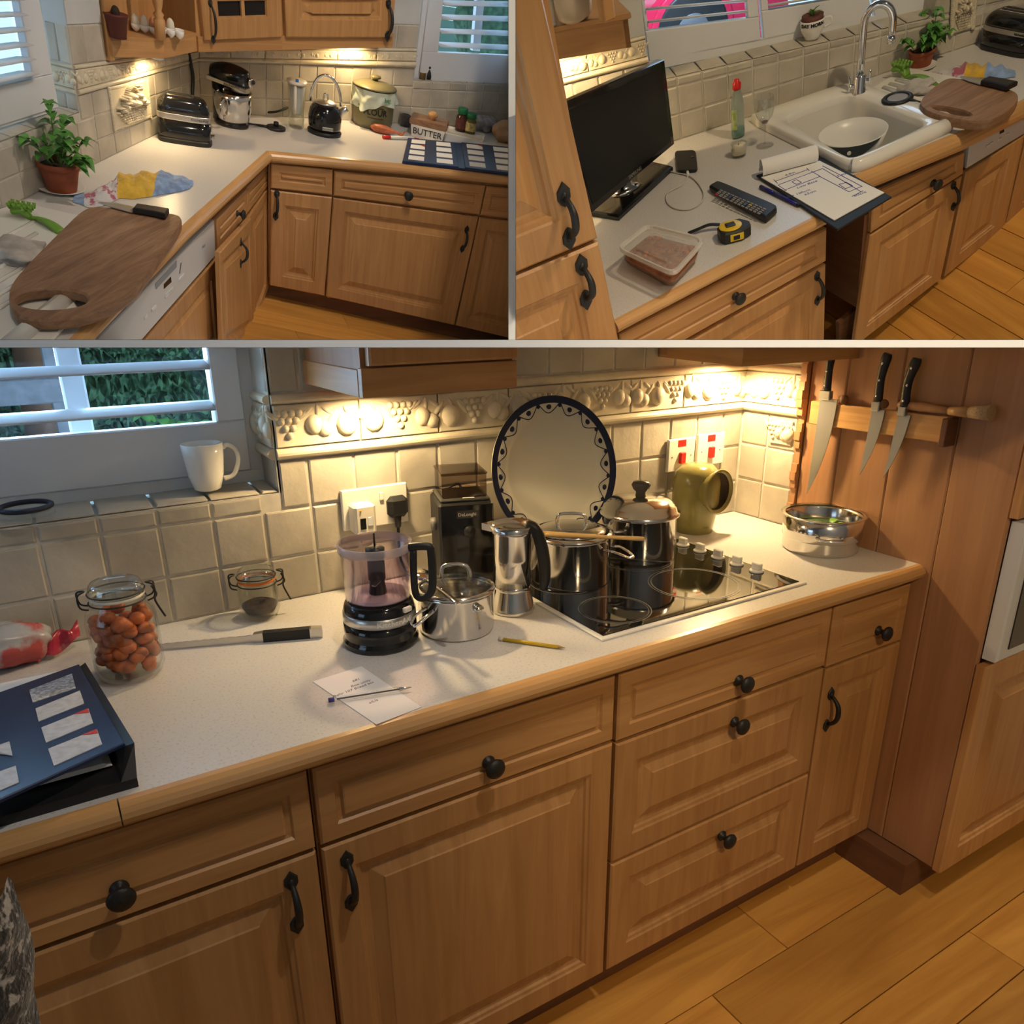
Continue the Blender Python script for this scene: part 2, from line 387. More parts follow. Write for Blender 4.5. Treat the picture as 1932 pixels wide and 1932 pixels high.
def front(root_,q,style='door',kn=None,hd=None,s=1.,mat_=None,hl=.105):
    """a drawer front or a door with a raised panel on patch q"""
    lo=q.loop
    if style=='door':
        m=mat_ or MT['oak']
        fr=[lo(0,0),lo(0,.016*s),lo(.004*s,.02*s),lo(.052*s,.02*s),lo(.055*s,.0165*s),lo(.061*s,.0150*s),lo(.064*s,.0105*s),lo(.071*s,.0085*s)]
        d=part('door',M().rings(fr,cap=False),m,root_,bay=True,fix=False)
        pn=[lo(.071*s,.0085*s),lo(.076*s,.0085*s),lo(.100*s,.0165*s),lo(.1025*s,.0188*s)]
        part('panel',M().rings(pn,base=False),m,d,bay=True,fix=False)
    else:
        m=mat_ or MT['oakh']
        fr=[lo(0,0),lo(0,.016*s),lo(.004*s,.02*s),lo(.030*s,.02*s),lo(.0335*s,.0155*s),lo(.040*s,.0140*s),lo(.0435*s,.0195*s),lo(.046*s,.0205*s)]
        d=part('drawer_front',M().rings(fr,base=True),m,root_,bay=True,fix=False)
    if kn: knob(d,q.frame(kn[0],kn[1],.0195*s),s*1.05)
    if hd: handle(d,q.frame(hd[0],hd[1],.019*s),hl,s)
    return d
def body(root_,a,b,depth,z0,z1,inset=.002,mat_=None,name='carcass'):
    a=np.array(a[:2]);b=np.array(b[:2]);t=_n(b-a);n=np.array([-t[1],t[0]])
    if isinstance(depth,(int,float)): depth=(depth,depth)
    a0,b0=a+n*inset,b+n*inset
    return part(name,M().prism([a0,b0,b+n*depth[1],a+n*depth[0]],z0,z1),mat_ or MT['oak'],root_,bay=True)
def tiles(wall,q,nu,nv,gap=.006,t=.0034,skip=None,us=None,vs=None,name='tile',mat_=None,jit=.0009):
    us=us or [i/nu for i in range(nu+1)]; vs=vs or [i/nv for i in range(nv+1)]
    for j in range(len(vs)-1):
        for i in range(len(us)-1):
            if skip and skip(i,j): continue
            k=q.sub(us[i],us[i+1],vs[j],vs[j+1]); g=gap/2; r=lambda:random.uniform(-jit,jit)
            top=[p+k.n*r() for p in k.loop(g+.0035,t)]; mid=[p+k.n*r()*.5 for p in k.loop(g+.0005,t*.62)]
            part(name,M().rings([k.loop(g,0),mid,top],base=False,sm=False),mat_ or MT['tile'],wall,bay=True,fix=False)
def fruit(wall,q,s=1.,seed=0,name='relief_tile'):
    """a length of dado with fruit modelled in low relief"""
    rn=random.Random(seed); mb=M(); g=.0015
    mb.rings([q.loop(g,0),q.loop(g,.006*s),q.loop(g+.002*s,.008*s)],base=False)
    W,H=q.L,q.H
    def blob(u,v,rx,ry,rz,a=0):
        fr=q.frame(u,v,.006*s); m=M().ell((0,0,0),(rx,ry,rz),10,4,Matrix.Rotation(a,3,'Z'),half=True); m.xf(fr); mb.add(m.v,m.f,True)
    n=max(3,int(round(W/(H*.62)))); o=rn.randint(0,2)
    for i in range(n):
        u=(i+.5)/n; k=(i+o)%3; v=.5+rn.uniform(-.05,.05)
        if k==0:
            blob(u,v-.04,H*.27,H*.30,H*.17); blob(u,v+.3,H*.05,H*.12,H*.08,.5)
            for a in (-1,1): blob(u+a*H*.34/W,v+.16,H*.07,H*.26,H*.07,a*.7)
        elif k==1:
            for r_ in range(4):
                for c_ in range(4-r_): blob(u+(c_-(3-r_)/2)*H*.17/W,v+.26-r_*.17,H*.095,H*.095,H*.10)
            for a in (-1,1): blob(u+a*H*.36/W,v+.22,H*.07,H*.20,H*.06,-a*.9)
        else:
            blob(u-H*.1/W,v,H*.22,H*.25,H*.15); blob(u+H*.16/W,v-.12,H*.2,H*.2,H*.13)
            for a in (-1,0,1): blob(u+a*H*.25/W,v+.3,H*.06,H*.2,H*.06,a*1.0)
    return part(name,mb,MT['relief'],wall,bay=True,fix=False)
def mould(wall,q,s=1.,name='moulding'):
    """half-round moulding filling patch q, running along u"""
    mb=M(); N=7; vs=[];fs=[]
    for u in (0,1):
        for k in range(N+1):
            a=math.pi*k/N; vs.append(q.p(u,.5-.5*math.cos(a),math.sin(a)*q.H*.62+.001))
    for k in range(N): fs.append((k,N+1+k,N+2+k,k+1))
    fs+=[tuple(range(N+1)),tuple(reversed(range(N+1,2*N+2)))]
    return part(name,mb.add(vs,fs,False),MT['relief'],wall,bay=True,fix=True)
def patch(name,q,t,mat_,parent,h=0,i=0):
    return part(name,M().rings([q.loop(i,h),q.loop(i,h+t)]),mat_,parent,bay=True)
def shutter(root_,q,open_,nl,tilt=.5,lw=.06,t=.028,mat_=None,pane=True,lt=.009,vof=.5):
    """plantation shutter: q outer frame patch, open_=(u0,u1,v0,v1) the louvred opening"""
    m=mat_ or MT['white']; u0,u1,v0,v1=open_
    for nme,a in (('bottom_rail',(0,1,0,v0)),('top_rail',(0,1,v1,1)),('stile',(0,u0,v0,v1)),('stile',(u1,1,v0,v1))):
        if a[1]-a[0]<.004 or a[3]-a[2]<.004: continue
        k=q.sub(*a); part(nme,M().rings([k.loop(0,0),k.loop(0,t*.85),k.loop(.003,t)]),m,root_,bay=True)
    o=q.sub(u0,u1,v0,v1)
    for i in range(nl):
        v=(i+vof)/nl; mb=M(); vs=[];fs=[]; n=10; U=_n(o.p(1,v)-o.p(0,v)); V=np.cross(o.n,U)
        for u in (.002,.998):
            c=o.p(u,v,t*.5)
            for k in range(n):
                a=2*math.pi*k/n; x,y=math.cos(a)*lw/2,math.sin(a)*lt/2
                vs.append(c+o.n*(x*math.cos(tilt)-y*math.sin(tilt))+V*(x*math.sin(tilt)+y*math.cos(tilt)))
        for k in range(n): fs.append((k,(k+1)%n,n+(k+1)%n,n+k))
        fs+=[tuple(range(n)),tuple(reversed(range(n,2*n)))]
        part('louvre',mb.add(vs,fs,True),m,root_,bay=True)
    if pane: part('pane',M().rings([q.loop(.004,-.09),q.loop(.004,-.086)]),MT['pane'],root_,bay=True)
def planks(floor,lines,z,mat_,th=.016,gap=.0025):
    """lines: list of (start xy, end xy, width) boards; each laid along its own local x"""
    for a,b,w in lines:
        a=np.array(a,float);b=np.array(b,float);L=np.linalg.norm(b-a);an=math.atan2(b[1]-a[1],b[0]-a[0])
        mb=M().box(gap/2,L-gap/2,gap/2,w-gap/2,-th,0,.0012)
        o=bpy.data.objects.new('plank',mesh(mb,'plank')); col.objects.link(o); o.parent=floor
        o.matrix_local=LOC[floor.name].inverted()@Matrix.Translation((a[0],a[1],z))@Matrix.Rotation(an,4,'Z'); o.data.materials.append(mat_)
def text(s,size,mat_,parent,fr=None,ext=.0006,wrap=None,name='lettering',sx=1.,bay=True,font=None,shear=0,bold=0):
    cu=bpy.data.curves.new('t','FONT'); cu.body=s; cu.size=size; cu.extrude=ext; cu.align_x='CENTER'; cu.align_y='CENTER'; cu.resolution_u=3; cu.shear=shear; cu.offset=bold
    t=bpy.data.objects.new('t',cu); col.objects.link(t); dg=bpy.context.evaluated_depsgraph_get(); me=bpy.data.meshes.new_from_object(t.evaluated_get(dg))
    v=[Vector(x.co) for x in me.vertices]; f=[tuple(p.vertices) for p in me.polygons]; bpy.data.objects.remove(t); bpy.data.curves.remove(cu); bpy.data.meshes.remove(me)
    mb=M()
    if wrap: # (radius,heading,z): bend round a vertical axis
        r,hd,z0=wrap; v=[((r+p.z)*math.cos(hd+p.x*sx/r),(r+p.z)*math.sin(hd+p.x*sx/r),z0+p.y) for p in v]; mb.add(v,f)
        return part(name,mb,mat_,parent,bay=False,fix=False)
    mb.add([(p.x*sx,p.y,p.z) for p in v],f)
    if fr is not None: mb.xf(fr)
    return part(name,mb,mat_,parent,bay=bay,fix=False)
def shell(prof,t):
    """turn an outer (r,z) outline, foot to rim, into a thin-walled vessel outline"""
    inn=[(max(r-t,0.0),z+(t if i==0 else 0)) for i,(r,z) in enumerate(prof)]
    return [(0,prof[0][1])]+prof+inn[::-1]+[(0,prof[0][1]+t)]
def mul(p,k): return [(r*k,z) for r,z in p]
def bump3(p,k,a=1.): # cheap smooth pseudo noise
    return a*(math.sin(p[0]*k+1.3)*math.cos(p[1]*k*1.17+.4)+.6*math.sin(p[2]*k*1.31+p[0]*k*.7)+.5*math.sin(p[1]*k*2.3+p[2]*k*1.9))/2.1
def lump(name,label,cat,loc,r,mat_,amp=.25,k=9,rz=0,nu=36,nv=22,zmin=0,group=None,parent=None,seed=0.,flatb=True,creases=0):
    """a crumpled soft body resting on its base"""
    mb=M(); vs=[];fs=[]
    for j in range(nv+1):
        t=math.pi*j/nv
        for i in range(nu):
            a=2*math.pi*i/nu; d=Vector((math.sin(t)*math.cos(a),math.sin(t)*math.sin(a),math.cos(t)))
            f=1+amp*bump3((d.x+seed,d.y-seed,d.z+seed),k/3.)+creases*abs(bump3((d.x*2+seed,d.y*2,d.z*2-seed),k*.9))
            p=[d.x*r[0]*f,d.y*r[1]*f,r[2]*(1+d.z*f)]
            if flatb: p[2]=max(p[2],.0015*(1+math.sin(i)))
            vs.append(p)
    for j in range(nv):
        for i in range(nu):
            q=(i+1)%nu; fs.append((j*nu+i,(j+1)*nu+i,(j+1)*nu+q,j*nu+q))
    mb.add(vs,fs,True)
    if parent: return part(name,mb,mat_,parent)
    return solo(name,mb,mat_,label,cat,loc,rz,group)
def leafmesh(mb,base,d,L,w,droop=.3,n=5):
    d=Vector(d).normalized(); side=d.cross(Vector((0,0,1))); side=side.normalized() if side.length>.01 else Vector((1,0,0)); up=side.cross(d)
    vs=[];fs=[]
    for i in range(n+1):
        t=i/n; c=Vector(base)+d*(L*t)-Vector((0,0,1))*(droop*L*t*t)+up*(.12*L*math.sin(t*math.pi)); ww=w*math.sin(math.pi*(.06+.94*t)**.75)*.5
        vs+= [c-side*ww+up*ww*.35,c,c+side*ww+up*ww*.35]
    for i in range(n):
        a=i*3; fs+=[(a,a+1,a+4,a+3),(a+1,a+2,a+5,a+4)]
    mb.add(vs,fs,True)
def basil(bay,bpx,rimpx,saucer,topy,label,label_s,seed=1,lean=0):
    """terracotta pot of basil; sizes read from the set's own scale"""
    base=bay.at(*bpx[:2]); rn=random.Random(seed)
    t=thing('potted_basil',label,'plant',base)
    (rb,_),(rr,zr)=bay.prof(base,[(bpx[2],bpx[1]),(rimpx[2],rimpx[1])])
    z0=zr*.04
    po=part('pot',M().lathe([(0,z0),(rb,z0),(rr*.93,zr*.78),(rr*.93,zr*.80),(rr,zr*.81),(rr*1.01,zr),(rr*.92,zr),(rr*.88,zr*.84),(0,zr*.84)],30),MT['terra'],t)
    part('soil',M().lathe([(0,zr*.845),(rr*.87,zr*.85),(rr*.8,zr*.88),(0,zr*.9)],18),MT['soil'],t)
    H=bay.zat(base,topy)-zr
    for k in range(9):
        a=rn.uniform(0,6.28); d=rn.uniform(.1,.55)*rr; h=H*(1 if k==0 else rn.uniform(.30,.8)); sp=(.35 if k==0 else rn.uniform(.7,1.7))*rr
        p0=Vector((d*math.cos(a),d*math.sin(a),zr*.86)); p1=p0+Vector((sp*math.cos(a),sp*math.sin(a),h))
        pts=[p0.lerp(p1,i/5)+Vector((0,0,.06*h*math.sin(i/5*math.pi))) for i in range(6)]
        st=part('stem',M().tube(pts,[rr*.035]*5+[rr*.02],6),MT['stem'],t)
        for i in range(2,6):
            nl=2 if i<5 else 4
            for q in range(nl):
                b=a+i*1.57+q*6.28/nl+rn.uniform(-.3,.3); L=rr*rn.uniform(.55,.95)*(1.0 if i<5 else .8)
                mb=M(); leafmesh(mb,pts[i],(math.cos(b),math.sin(b),rn.uniform(.0,.5)),L,L*.75,.45); part('leaf',mb,MT['leaf'],st,fix=False)
    rs,_=bay.prof(base,[(saucer[2],saucer[1])])[0]
    k=rs/1.0
    so=solo('saucer',M().lathe([(0,0),(k*.6,0),(k*.66,k*.03),(k*.97,k*.14),(k,k*.17),(k*.96,k*.17),(k*.62,k*.06),(0,k*.05)],40),MT['ceramic'],label_s,'saucer',bay.at(*saucer[:2]))
    return t
def toaster(bay,loc,L,D,H,rz,label):
    """two-slot toaster: rounded black body, steel band and slot rim, control end towards +x"""
    t=thing('toaster',label,'toaster',loc,rz)
    def sec(k,z): # rounded-rectangle plan loop
        n=28; o=[]
        for i in range(n):
            a=2*math.pi*i/n; c,s_=math.cos(a),math.sin(a); e=.5
            o.append((k[0]*L/2*math.copysign(abs(c)**e,c),k[1]*D/2*math.copysign(abs(s_)**e,s_),z))
        return o
    part('base',M().rings([sec((1.0,1.0),0),sec((1.03,1.04),H*.03),sec((1.03,1.04),H*.09),sec((.97,.97),H*.12)]),MT['blackm'],t)
    rs=[sec((.965,.96),H*.10),sec((1,1),H*.16),sec((1,1),H*.52)]
    part('body',M().rings(rs,sm=True),MT['black'],t)
    part('steel_band',M().rings([sec((1.0,1.0),H*.52),sec((1.015,1.02),H*.53),sec((1.015,1.02),H*.64),sec((1.0,1.0),H*.65)]),MT['brush'],t)
    up=[sec((1,1),H*.65)]
    for i in range(1,9):
        a=i/8*math.pi/2; up.append(sec((1-.40*(1-math.cos(a)),1-.50*(1-math.cos(a))),H*(.65+.35*math.sin(a))))
    top=part('hood',M().rings(up,sm=True),MT['black'],t)
    part('slot_rim',M().box(-L*.29,L*.20,-D*.21,D*.21,H*.985,H*1.015,.003),MT['steel'],t)
    for s_ in (-1,1): part('slot',M().box(-L*.26,L*.17,s_*D*.10-D*.055,s_*D*.10+D*.055,H*1.0,H*1.024),MT['blackm'],t)
    for k in range(4): part('button',M().box(L*.5,L*.53,D*(-.22+.13*k),D*(-.22+.13*k)+D*.08,H*.34,H*.40,.002),MT['brush'],t)
    part('lever',M().box(L*.5,L*.58,-D*.2,D*.2,H*.18,H*.23,.004),MT['brush'],t)
    text('KitchenAid',H*.085,MT['blackm'],t,Matrix.Translation((L*.3,-D*.512,H*.585))@Matrix.Rotation(math.pi/2,4,'X'),bay=False)
    return t
def cloth(bay,pts,label,name='tea_towel',mats=None,hts=None,amp=.02,group=None,z=.9,k=55,nu=44,nv=16):
    """crumpled fabric: pts is a row of (front px, back px) pairs along its length"""
    A=[bay.at(*p[0],z) for p in pts]; C=[bay.at(*p[1],z) for p in pts]
    o=A[len(A)//2]; t=thing(name,label,'cloth',(o[0],o[1],z),group=group)
    n=len(A)-1
    def fn(u,v):
        x=u*n; i=min(int(x),n-1); f=x-i; a=A[i]*(1-f)+A[i+1]*f; c=C[i]*(1-f)+C[i+1]*f; h=hts[i]*(1-f)+hts[i+1]*f
        p=a*(1-v)+c*v; e=math.sin(math.pi*min(1,max(0,v)))**.6*math.sin(math.pi*min(1,max(0,.03+u*.94)))**.4
        w=bump3((p[0],p[1],u),k); w2=bump3((p[1]*1.7,p[0]*1.3,v),k*2.1)
        p=p+np.array([.25*amp*w2,.25*amp*w,0]); p[2]=z+.002+max(0,e*(h*(.72+.35*w)+amp*.5*w2)); return p
    for (nme,m,u0,u1) in mats:
        mb=M().grid(lambda u,v:fn(u0+(u1-u0)*u,v),max(4,int(nu*(u1-u0))),nv); part(nme,mb,m,t,bay=True,fix=False)
    return t
def pboard(bay,poly,hole,z,th,label,lift=0):
    """rounded chopping board with a hand hole cut through it"""
    def smooth(p,n=2):
        for _ in range(n):
            q=[]
            for i in range(len(p)):
                a=np.array(p[i]);b=np.array(p[(i+1)%len(p)]); q+=[a*.75+b*.25,a*.25+b*.75]
            p=q
        return p
    P=[bay.at(*q,z)[:2] for q in smooth(poly)]; H=[bay.at(*q,z)[:2] for q in smooth(hole,3)]
    c=np.mean(P,0); hc=np.mean(H,0); H=[hc+(h-hc)*1.10 for h in H]
    def ar(p): return sum(p[i][0]*p[(i+1)%len(p)][1]-p[(i+1)%len(p)][0]*p[i][1] for i in range(len(p)))
    if ar(P)<0: P=P[::-1]
    if ar(H)<0: H=H[::-1]
    from mathutils.geometry import tessellate_polygon
    mb=M(); sc=lambda p,d,cc:[q+(cc-q)*d for q in p]
    tops=[sc(P,.012,c),sc(H,-.07,hc)]; flat=[q for l in tops for q in l]; tri=tessellate_polygon([[Vector((q[0],q[1],0)) for q in l] for l in tops])
    mb.add([(q[0],q[1],z) for q in flat],[tuple(t) for t in tri]); mb.add([(q[0],q[1],z-th) for q in flat],[tuple(reversed(t)) for t in tri])
    L=lambda p,zz:[(q[0],q[1],zz) for q in p]
    mb.rings([L(tops[0],z-th),L(P,z-th*.75),L(P,z-th*.25),L(tops[0],z)],cap=False,base=False); mb.rings([L(tops[1],z),L(H,z-th*.2),L(H,z-th*.8),L(tops[1],z-th)],cap=False,base=False)
    return solo('chopping_board',mb,MT['board'],label,'chopping board',(c[0],c[1],z-th),lift,bay=True)
def flatknife(root_,pts,widths,z,th,mat_,name,bay):
    mb=M(); A=[];C=[]
    for (px,py),w in zip(pts,widths):
        p=bay.at(px,py,z); A.append((p,w))
    d=_n((A[-1][0]-A[0][0])[:2]); n=np.array([-d[1],d[0]])
    poly=[p[:2]+n*w/2 for p,w in A]+[p[:2]-n*w/2 for p,w in A[::-1]]
    return part(name,mb.prism(poly,z,z+th,min(th*.3,.003)),mat_,root_,bay=True)
# ================================================================ lower set: hob run
CUR[0]=B
YW=1.63; XR=1.80
def rect(x0,x1,z0,z1,y): return Q((x0,y,z0),(x1,y,z0),(x1,y,z1),(x0,y,z1))          # faces -y
def rectx(y0,y1,z0,z1,x): return Q((x,y1,z0),(x,y0,z0),(x,y0,z1),(x,y1,z1))         # faces -x
# floor
fl=solo('floor',M().box(-.9,2.9,.0,1.7,-.05,-.017),MT['oakdark'],'warm oak plank floor in front of the hob cabinets','floor',kind='structure')
rows=[1.135,.918,.712,.575,.39,.2,.0]; jn=[[.2,1.35],[1.09],[.6,1.785],[1.35],[.9,2.1],[1.5]]
pl=[]
for i in range(len(rows)-1):
    xs=[-.9]+jn[i]+[2.9]
    for a,b in zip(xs[:-1],xs[1:]): pl.append(((a,rows[i+1]),(b,rows[i+1]),rows[i]-rows[i+1]))
planks(fl,pl,0,MT['floor'])
solo('wall_front',M().box(-3,4,-1.36,-1.3,-.05,3.3),MT['cream'],'plain cream wall of the kitchen facing the hob run','wall',kind='structure'); B.objs.pop()
solo('wall_side',M().box(2.52,2.56,-1.3,1.8,-.05,2.2),MT['cream'],'plain cream side wall beyond the tall cupboard','wall',kind='structure')
# back wall: pierced for the window, clad in tiles
X0=-.75; ZT=1.62
wb=M(); wb.box(-1.6,-.62,YW,YW+.12,0,ZT)
wb.box(X0,.41,YW,YW+.16,.0,1.142); wb.box(.41,XR+.25,YW,YW+.12,.0,ZT)
wl=solo('wall_back',wb,MT['grout'],'cream tiled wall behind the hob worktop','wall',kind='structure')
P=.1035; Z1,Z2,Z3=.999,1.106,1.212
xg=[.062+P*k for k in range(-8,20)]; xg=[x for x in xg if x<XR+.01]; xg[-1]=XR-.004 if XR-xg[-1]<.05 else xg[-1]
if xg[-1]<XR-.03: xg.append(XR-.004)
for a,b in zip(xg[:-1],xg[1:]):
    for z0,z1 in ((.9,Z1),(Z1,Z2)): tiles(wl,rect(a,b,z0,z1,YW),1,1)
    if b<.415 or a<.30: tiles(wl,rect(a,min(b,.41),Z2,1.142,YW),1,1)
    if b>.42: tiles(wl,rect(max(a,.412),b,Z2,Z3,YW),1,1)
dz=[(1.212,1.236),(1.236,1.326),(1.326,1.346)]
xd=[.413,.60,.79,.98,1.17,1.36,1.55,XR-.004]
for i,(a,b) in enumerate(zip(xd[:-1],xd[1:])):
    mould(wl,rect(a,b,*dz[0],YW)); fruit(wl,rect(a,b,*dz[1],YW),1,i); mould(wl,rect(a,b,*dz[2],YW))
for a,b in zip(xg[:-1],xg[1:]):
    if b>.42: tiles(wl,rect(max(a,.412),b,1.348,1.452,YW),1,1); 
# window sill and reveal tiles
for a,b in zip(xg[:-1],xg[1:]):
    if a<.40:
        b_=min(b,.41); tiles(wl,Q((a,YW,1.144),(b_,YW,1.144),(b_,YW+.13,1.150),(a,YW+.13,1.150)),1,1)
rv=M().box(.412,.416,YW,YW+.13,1.142,ZT)
part('reveal_board',rv,MT['plaster'],wl,bay=True)
for z0,z1 in ((1.15,1.212),(1.348,1.45)): tiles(wl,Q((.411,YW+.13,z0),(.411,YW+.002,z0),(.411,YW+.002,z1),(.411,YW+.13,z1)),1,1)
qr=Q((.411,YW+.13,1.236),(.411,YW+.002,1.236),(.411,YW+.002,1.326),(.411,YW+.13,1.326)); fruit(wl,qr,.9,3)
for z0,z1 in (dz[0],dz[2]): mould(wl,Q((.411,YW+.13,z0),(.411,YW+.002,z0),(.411,YW+.002,z1),(.411,YW+.13,z1)))
# right-hand wall return
wr=solo('wall_right',M().box(XR,XR+.06,1.425,YW+.02,.0,ZT),MT['grout'],'short cream tiled return wall beside the knife rack','wall',kind='structure')
ys=[1.425,1.527,YW-.004]
for a,b in zip(ys[:-1],ys[1:]):
    for z0,z1 in ((.9,1.01),(1.01,1.115),(1.115,1.212)): tiles(wr,rectx(a,b,z0,z1,XR),1,1)
    tiles(wr,rectx(a,b,1.348,1.45,XR),1,1)
fruit(wr,rectx(1.425,YW-.004,*dz[1],XR),1,5)
for z in (dz[0],dz[2]): mould(wr,rectx(1.425,YW-.004,*z,XR))
fruit(wr,rectx(1.437,1.515,1.130,1.200,XR-.003),.7,9,name='fruit_tile')
# scalloped end strip
mb=M()
for i in range(24):
    z=.905+i*.0225; w=.010+.005*math.sin(i*1.3)+( .009 if 1.21<z<1.35 else 0); mb.box(XR-w*1.1,XR+.001,1.405,1.424,z,z+.0235)
part('edge_strip',mb,MT['panel'],wr,bay=True)
# window with plantation shutter
YS=1.755
wn=thing('window_1','white louvred shutter window above the jars','window',(-.1,YS,1.16),kind='structure')
fr_=rect(-.62,.408,1.152,1.70,YS+.012)
patch('window_frame',rect(-.62,.408,1.150,1.176,YS-.006),.012,MT['white'],wn); patch('window_frame',rect(.383,.408,1.176,1.7,YS-.004),.012,MT['white'],wn)
q=rect(-.62,.381,1.178,1.70,YS); u1=(.322+.62)/1.001; v0=(1.287-1.178)/.522
shutter(wn,q,(.0,u1,v0,1.),5,tilt=-.22,lw=.066,lt=.010,vof=.42)
for x in (-.30,.075,.36): part('mullion',M().box(x-.022,x+.022,YS+.075,YS+.11,1.17,1.7,.004),MT['white'],wn,bay=True)
part('glazing_bar',M().box(-.62,.40,YS+.075,YS+.11,1.15,1.215,.004),MT['white'],wn,bay=True)
# garden beyond
solo('sky_backdrop',M().box(-2.6,2.2,5.2,5.22,-.4,3.4),MT['sky'],'pale overcast sky outside the hob window','sky',kind='structure')
solo('garden_path',M().box(-2.6,2.0,2.0,5.1,.35,.4),mat('paving',(.42,.44,.45),.8,noise=.2,nscale=6),'grey paving outside the hob window','paving',kind='structure')
hg=MT['hedge']; hr=random.Random(5)
def hedgef(u,v):
    x=-2.2+4.3*u; w=bump3((x*1.0,v*2.,0),6.)+.5*bump3((x*2.3,v*5.,1.),7.); y=3.55+.12*w+.06*hr.random()+.25*max(0,v-.7); return (x,y,.4+1.15*v*(1+.05*w)+.02*hr.random())
solo('garden_hedge',M().grid(hedgef,340,80,sm=False),hg,'dense dark green hedge outside the hob window','hedge',fix=False)
solo('tree_trunk',M().tube([(-.02,3.3,.4),(0,3.3,.9),(.03,3.32,1.5)],[.07,.06,.055],10),MT['oakdark'],'brown tree trunk before the garden hedge','tree')
hr2=random.Random(8)
for i,(x,y) in enumerate(((.42,3.1),(-.55,2.9))):
    t=thing('garden_plant',('pale green leafy plant at the foot of the hedge, right of the trunk','low leafy plant at the foot of the hedge, left of the trunk')[i],'plant',(x,y,.9-.5))
    for k in range(70):
        a=hr2.uniform(0,6.28); h=hr2.uniform(.35,.75); mb=M(); leafmesh(mb,(.16*math.cos(a)*hr2.random(),.12*math.sin(a),h),(math.cos(a),math.sin(a),.6),.09,.05,.4); part('leaf',mb,MT['leaf'],t,fix=False)
t=thing('garden_fence','weathered grey rail fence outside the hob window','fence',(-.6,3.0,.4))
for i in range(4): part('fence_rail',M().box(-1.6,.1,3.0,3.03,.62+.2*i,.70+.2*i,.004),mat('fence_wood',(.20,.20,.22),.8,noise=.2,nscale=20) if i==0 else bpy.data.materials['fence_wood'],t,bay=True)
for x in (-1.5,-.7,.05): part('fence_post',M().box(x,x+.06,3.02,3.08,.4,1.5,.004),bpy.data.materials['fence_wood'],t,bay=True)
# worktop with bullnose timber edging
YF=1.02
wt=thing('worktop','speckled cream laminate worktop with oak edging holding the hob','worktop',(.5,1.3,.862))
part('laminate_top',M().box(-.75,XR-.002,YF,YW-.001,.862,.9),MT['lam'],wt,bay=True)
ed=[(0,.9)]+[(.026*math.sin(a),.881+.0195*math.cos(a)) for a in [math.pi*k/8 for k in range(1,8)]]+[(0,.862)]
mb=M(); sweep(mb,ed,[(-.75,YF),(-.005,YF)]); part('edging',mb,MT['edge'],wt,bay=True)
mb=M(); sweep(mb,ed,[(-.003,YF),(1.70,YF),(XR+.03,YF+.004)]); part('edging',mb,MT['edge'],wt,bay=True)
# cabinets
YC=1.046
def cab(name,label,x0,x1,fronts):
    t=thing(name,label,'cabinet',((x0+x1)/2,1.3,.1),group=None)
    body(t,(x0+.001,YC),(x1-.001,YC),(.55,.55),.10,.861)
    for st,z0,z1,kn,hd in fronts: front(t,rect(x0+.003,x1-.003,z0,z1,YC),st,kn,hd)
    return t
cab('base_cabinet','oak base cabinet below the blue sample folder, one drawer over one door',-.352,.254,[('drawer',.704,.846,(.54,.37),None),('door',.104,.697,None,(.925,.865))])
cab('base_cabinet','oak base cabinet left of the drawer unit, one wide drawer over one door',.257,.856,[('drawer',.704,.846,(.52,.35),None),('door',.104,.697,None,(.065,.865))])
cab('drawer_cabinet','oak three-drawer cabinet below the hob',.859,1.495,[('drawer',.697,.846,(.53,.30),None),('door',.402,.690,(.53,.82),None),('door',.104,.395,(.525,.79),None)])
cab('base_cabinet','narrow oak cabinet at the right end beside the tall cupboard',1.498,XR-.002,[('drawer',.690,.846,(.62,.35),None),('door',.104,.684,None,(.10,.80))])
cab('base_cabinet','oak base cabinet cut off by the left edge of the lower scene',-.96,-.355,[('drawer',.704,.846,(.5,.4),None),('door',.104,.697,None,(.92,.86))])
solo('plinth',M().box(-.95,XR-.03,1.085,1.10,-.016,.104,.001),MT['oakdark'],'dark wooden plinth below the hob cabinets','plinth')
# tall cupboard at the right, boarded side
tc=thing('tall_cupboard','tall oak cupboard with boarded side carrying the knife rack','cupboard',(2.0,1.2,.1))
YT=.835
part('carcass',M().box(XR+.008,2.5,YT+.02,1.42,.10,ZT),MT['oak'],tc,bay=True)
yb=[YT+.002,.985,1.14,1.29,1.404]
for a,b in zip(yb[:-1],yb[1:]):
    q=rectx(a,b,.10,ZT,XR); part('board',M().rings([q.loop(0,-.01),q.loop(.0005,-.002),q.loop(.004,.001)]),MT['panel'],tc,bay=True)
def fq(x0,x1,z0,z1): return rect(x0,x1,z0,z1,YT)
front(tc,fq(XR-.004,2.4,.10,.70),'door',None,None,1.15)
front(tc,fq(XR-.004,2.4,1.06,ZT),'door',None,None,1.15)
ov=thing('wall_oven','white framed built-in oven in the tall cupboard','oven',(2.1,YT,.71))
part('oven_frame',M().rings([fq(XR+.012,2.4,.712,1.05).loop(0,0),fq(XR+.012,2.4,.712,1.05).loop(0,.03),fq(XR+.012,2.4,.712,1.05).loop(.005,.034)]),MT['white'],ov,bay=True)
part('oven_glass',M().rings([fq(XR+.05,2.38,.74,1.0).loop(0,.034),fq(XR+.05,2.38,.74,1.0).loop(0,.037)]),MT['black'],ov,bay=True)
solo('plinth',M().prism([(1.752,.88),(2.45,.88),(2.45,1.3),(1.752,1.3)],-.016,.099,.001),MT['oakdark'],'dark plinth below the tall cupboard','plinth')
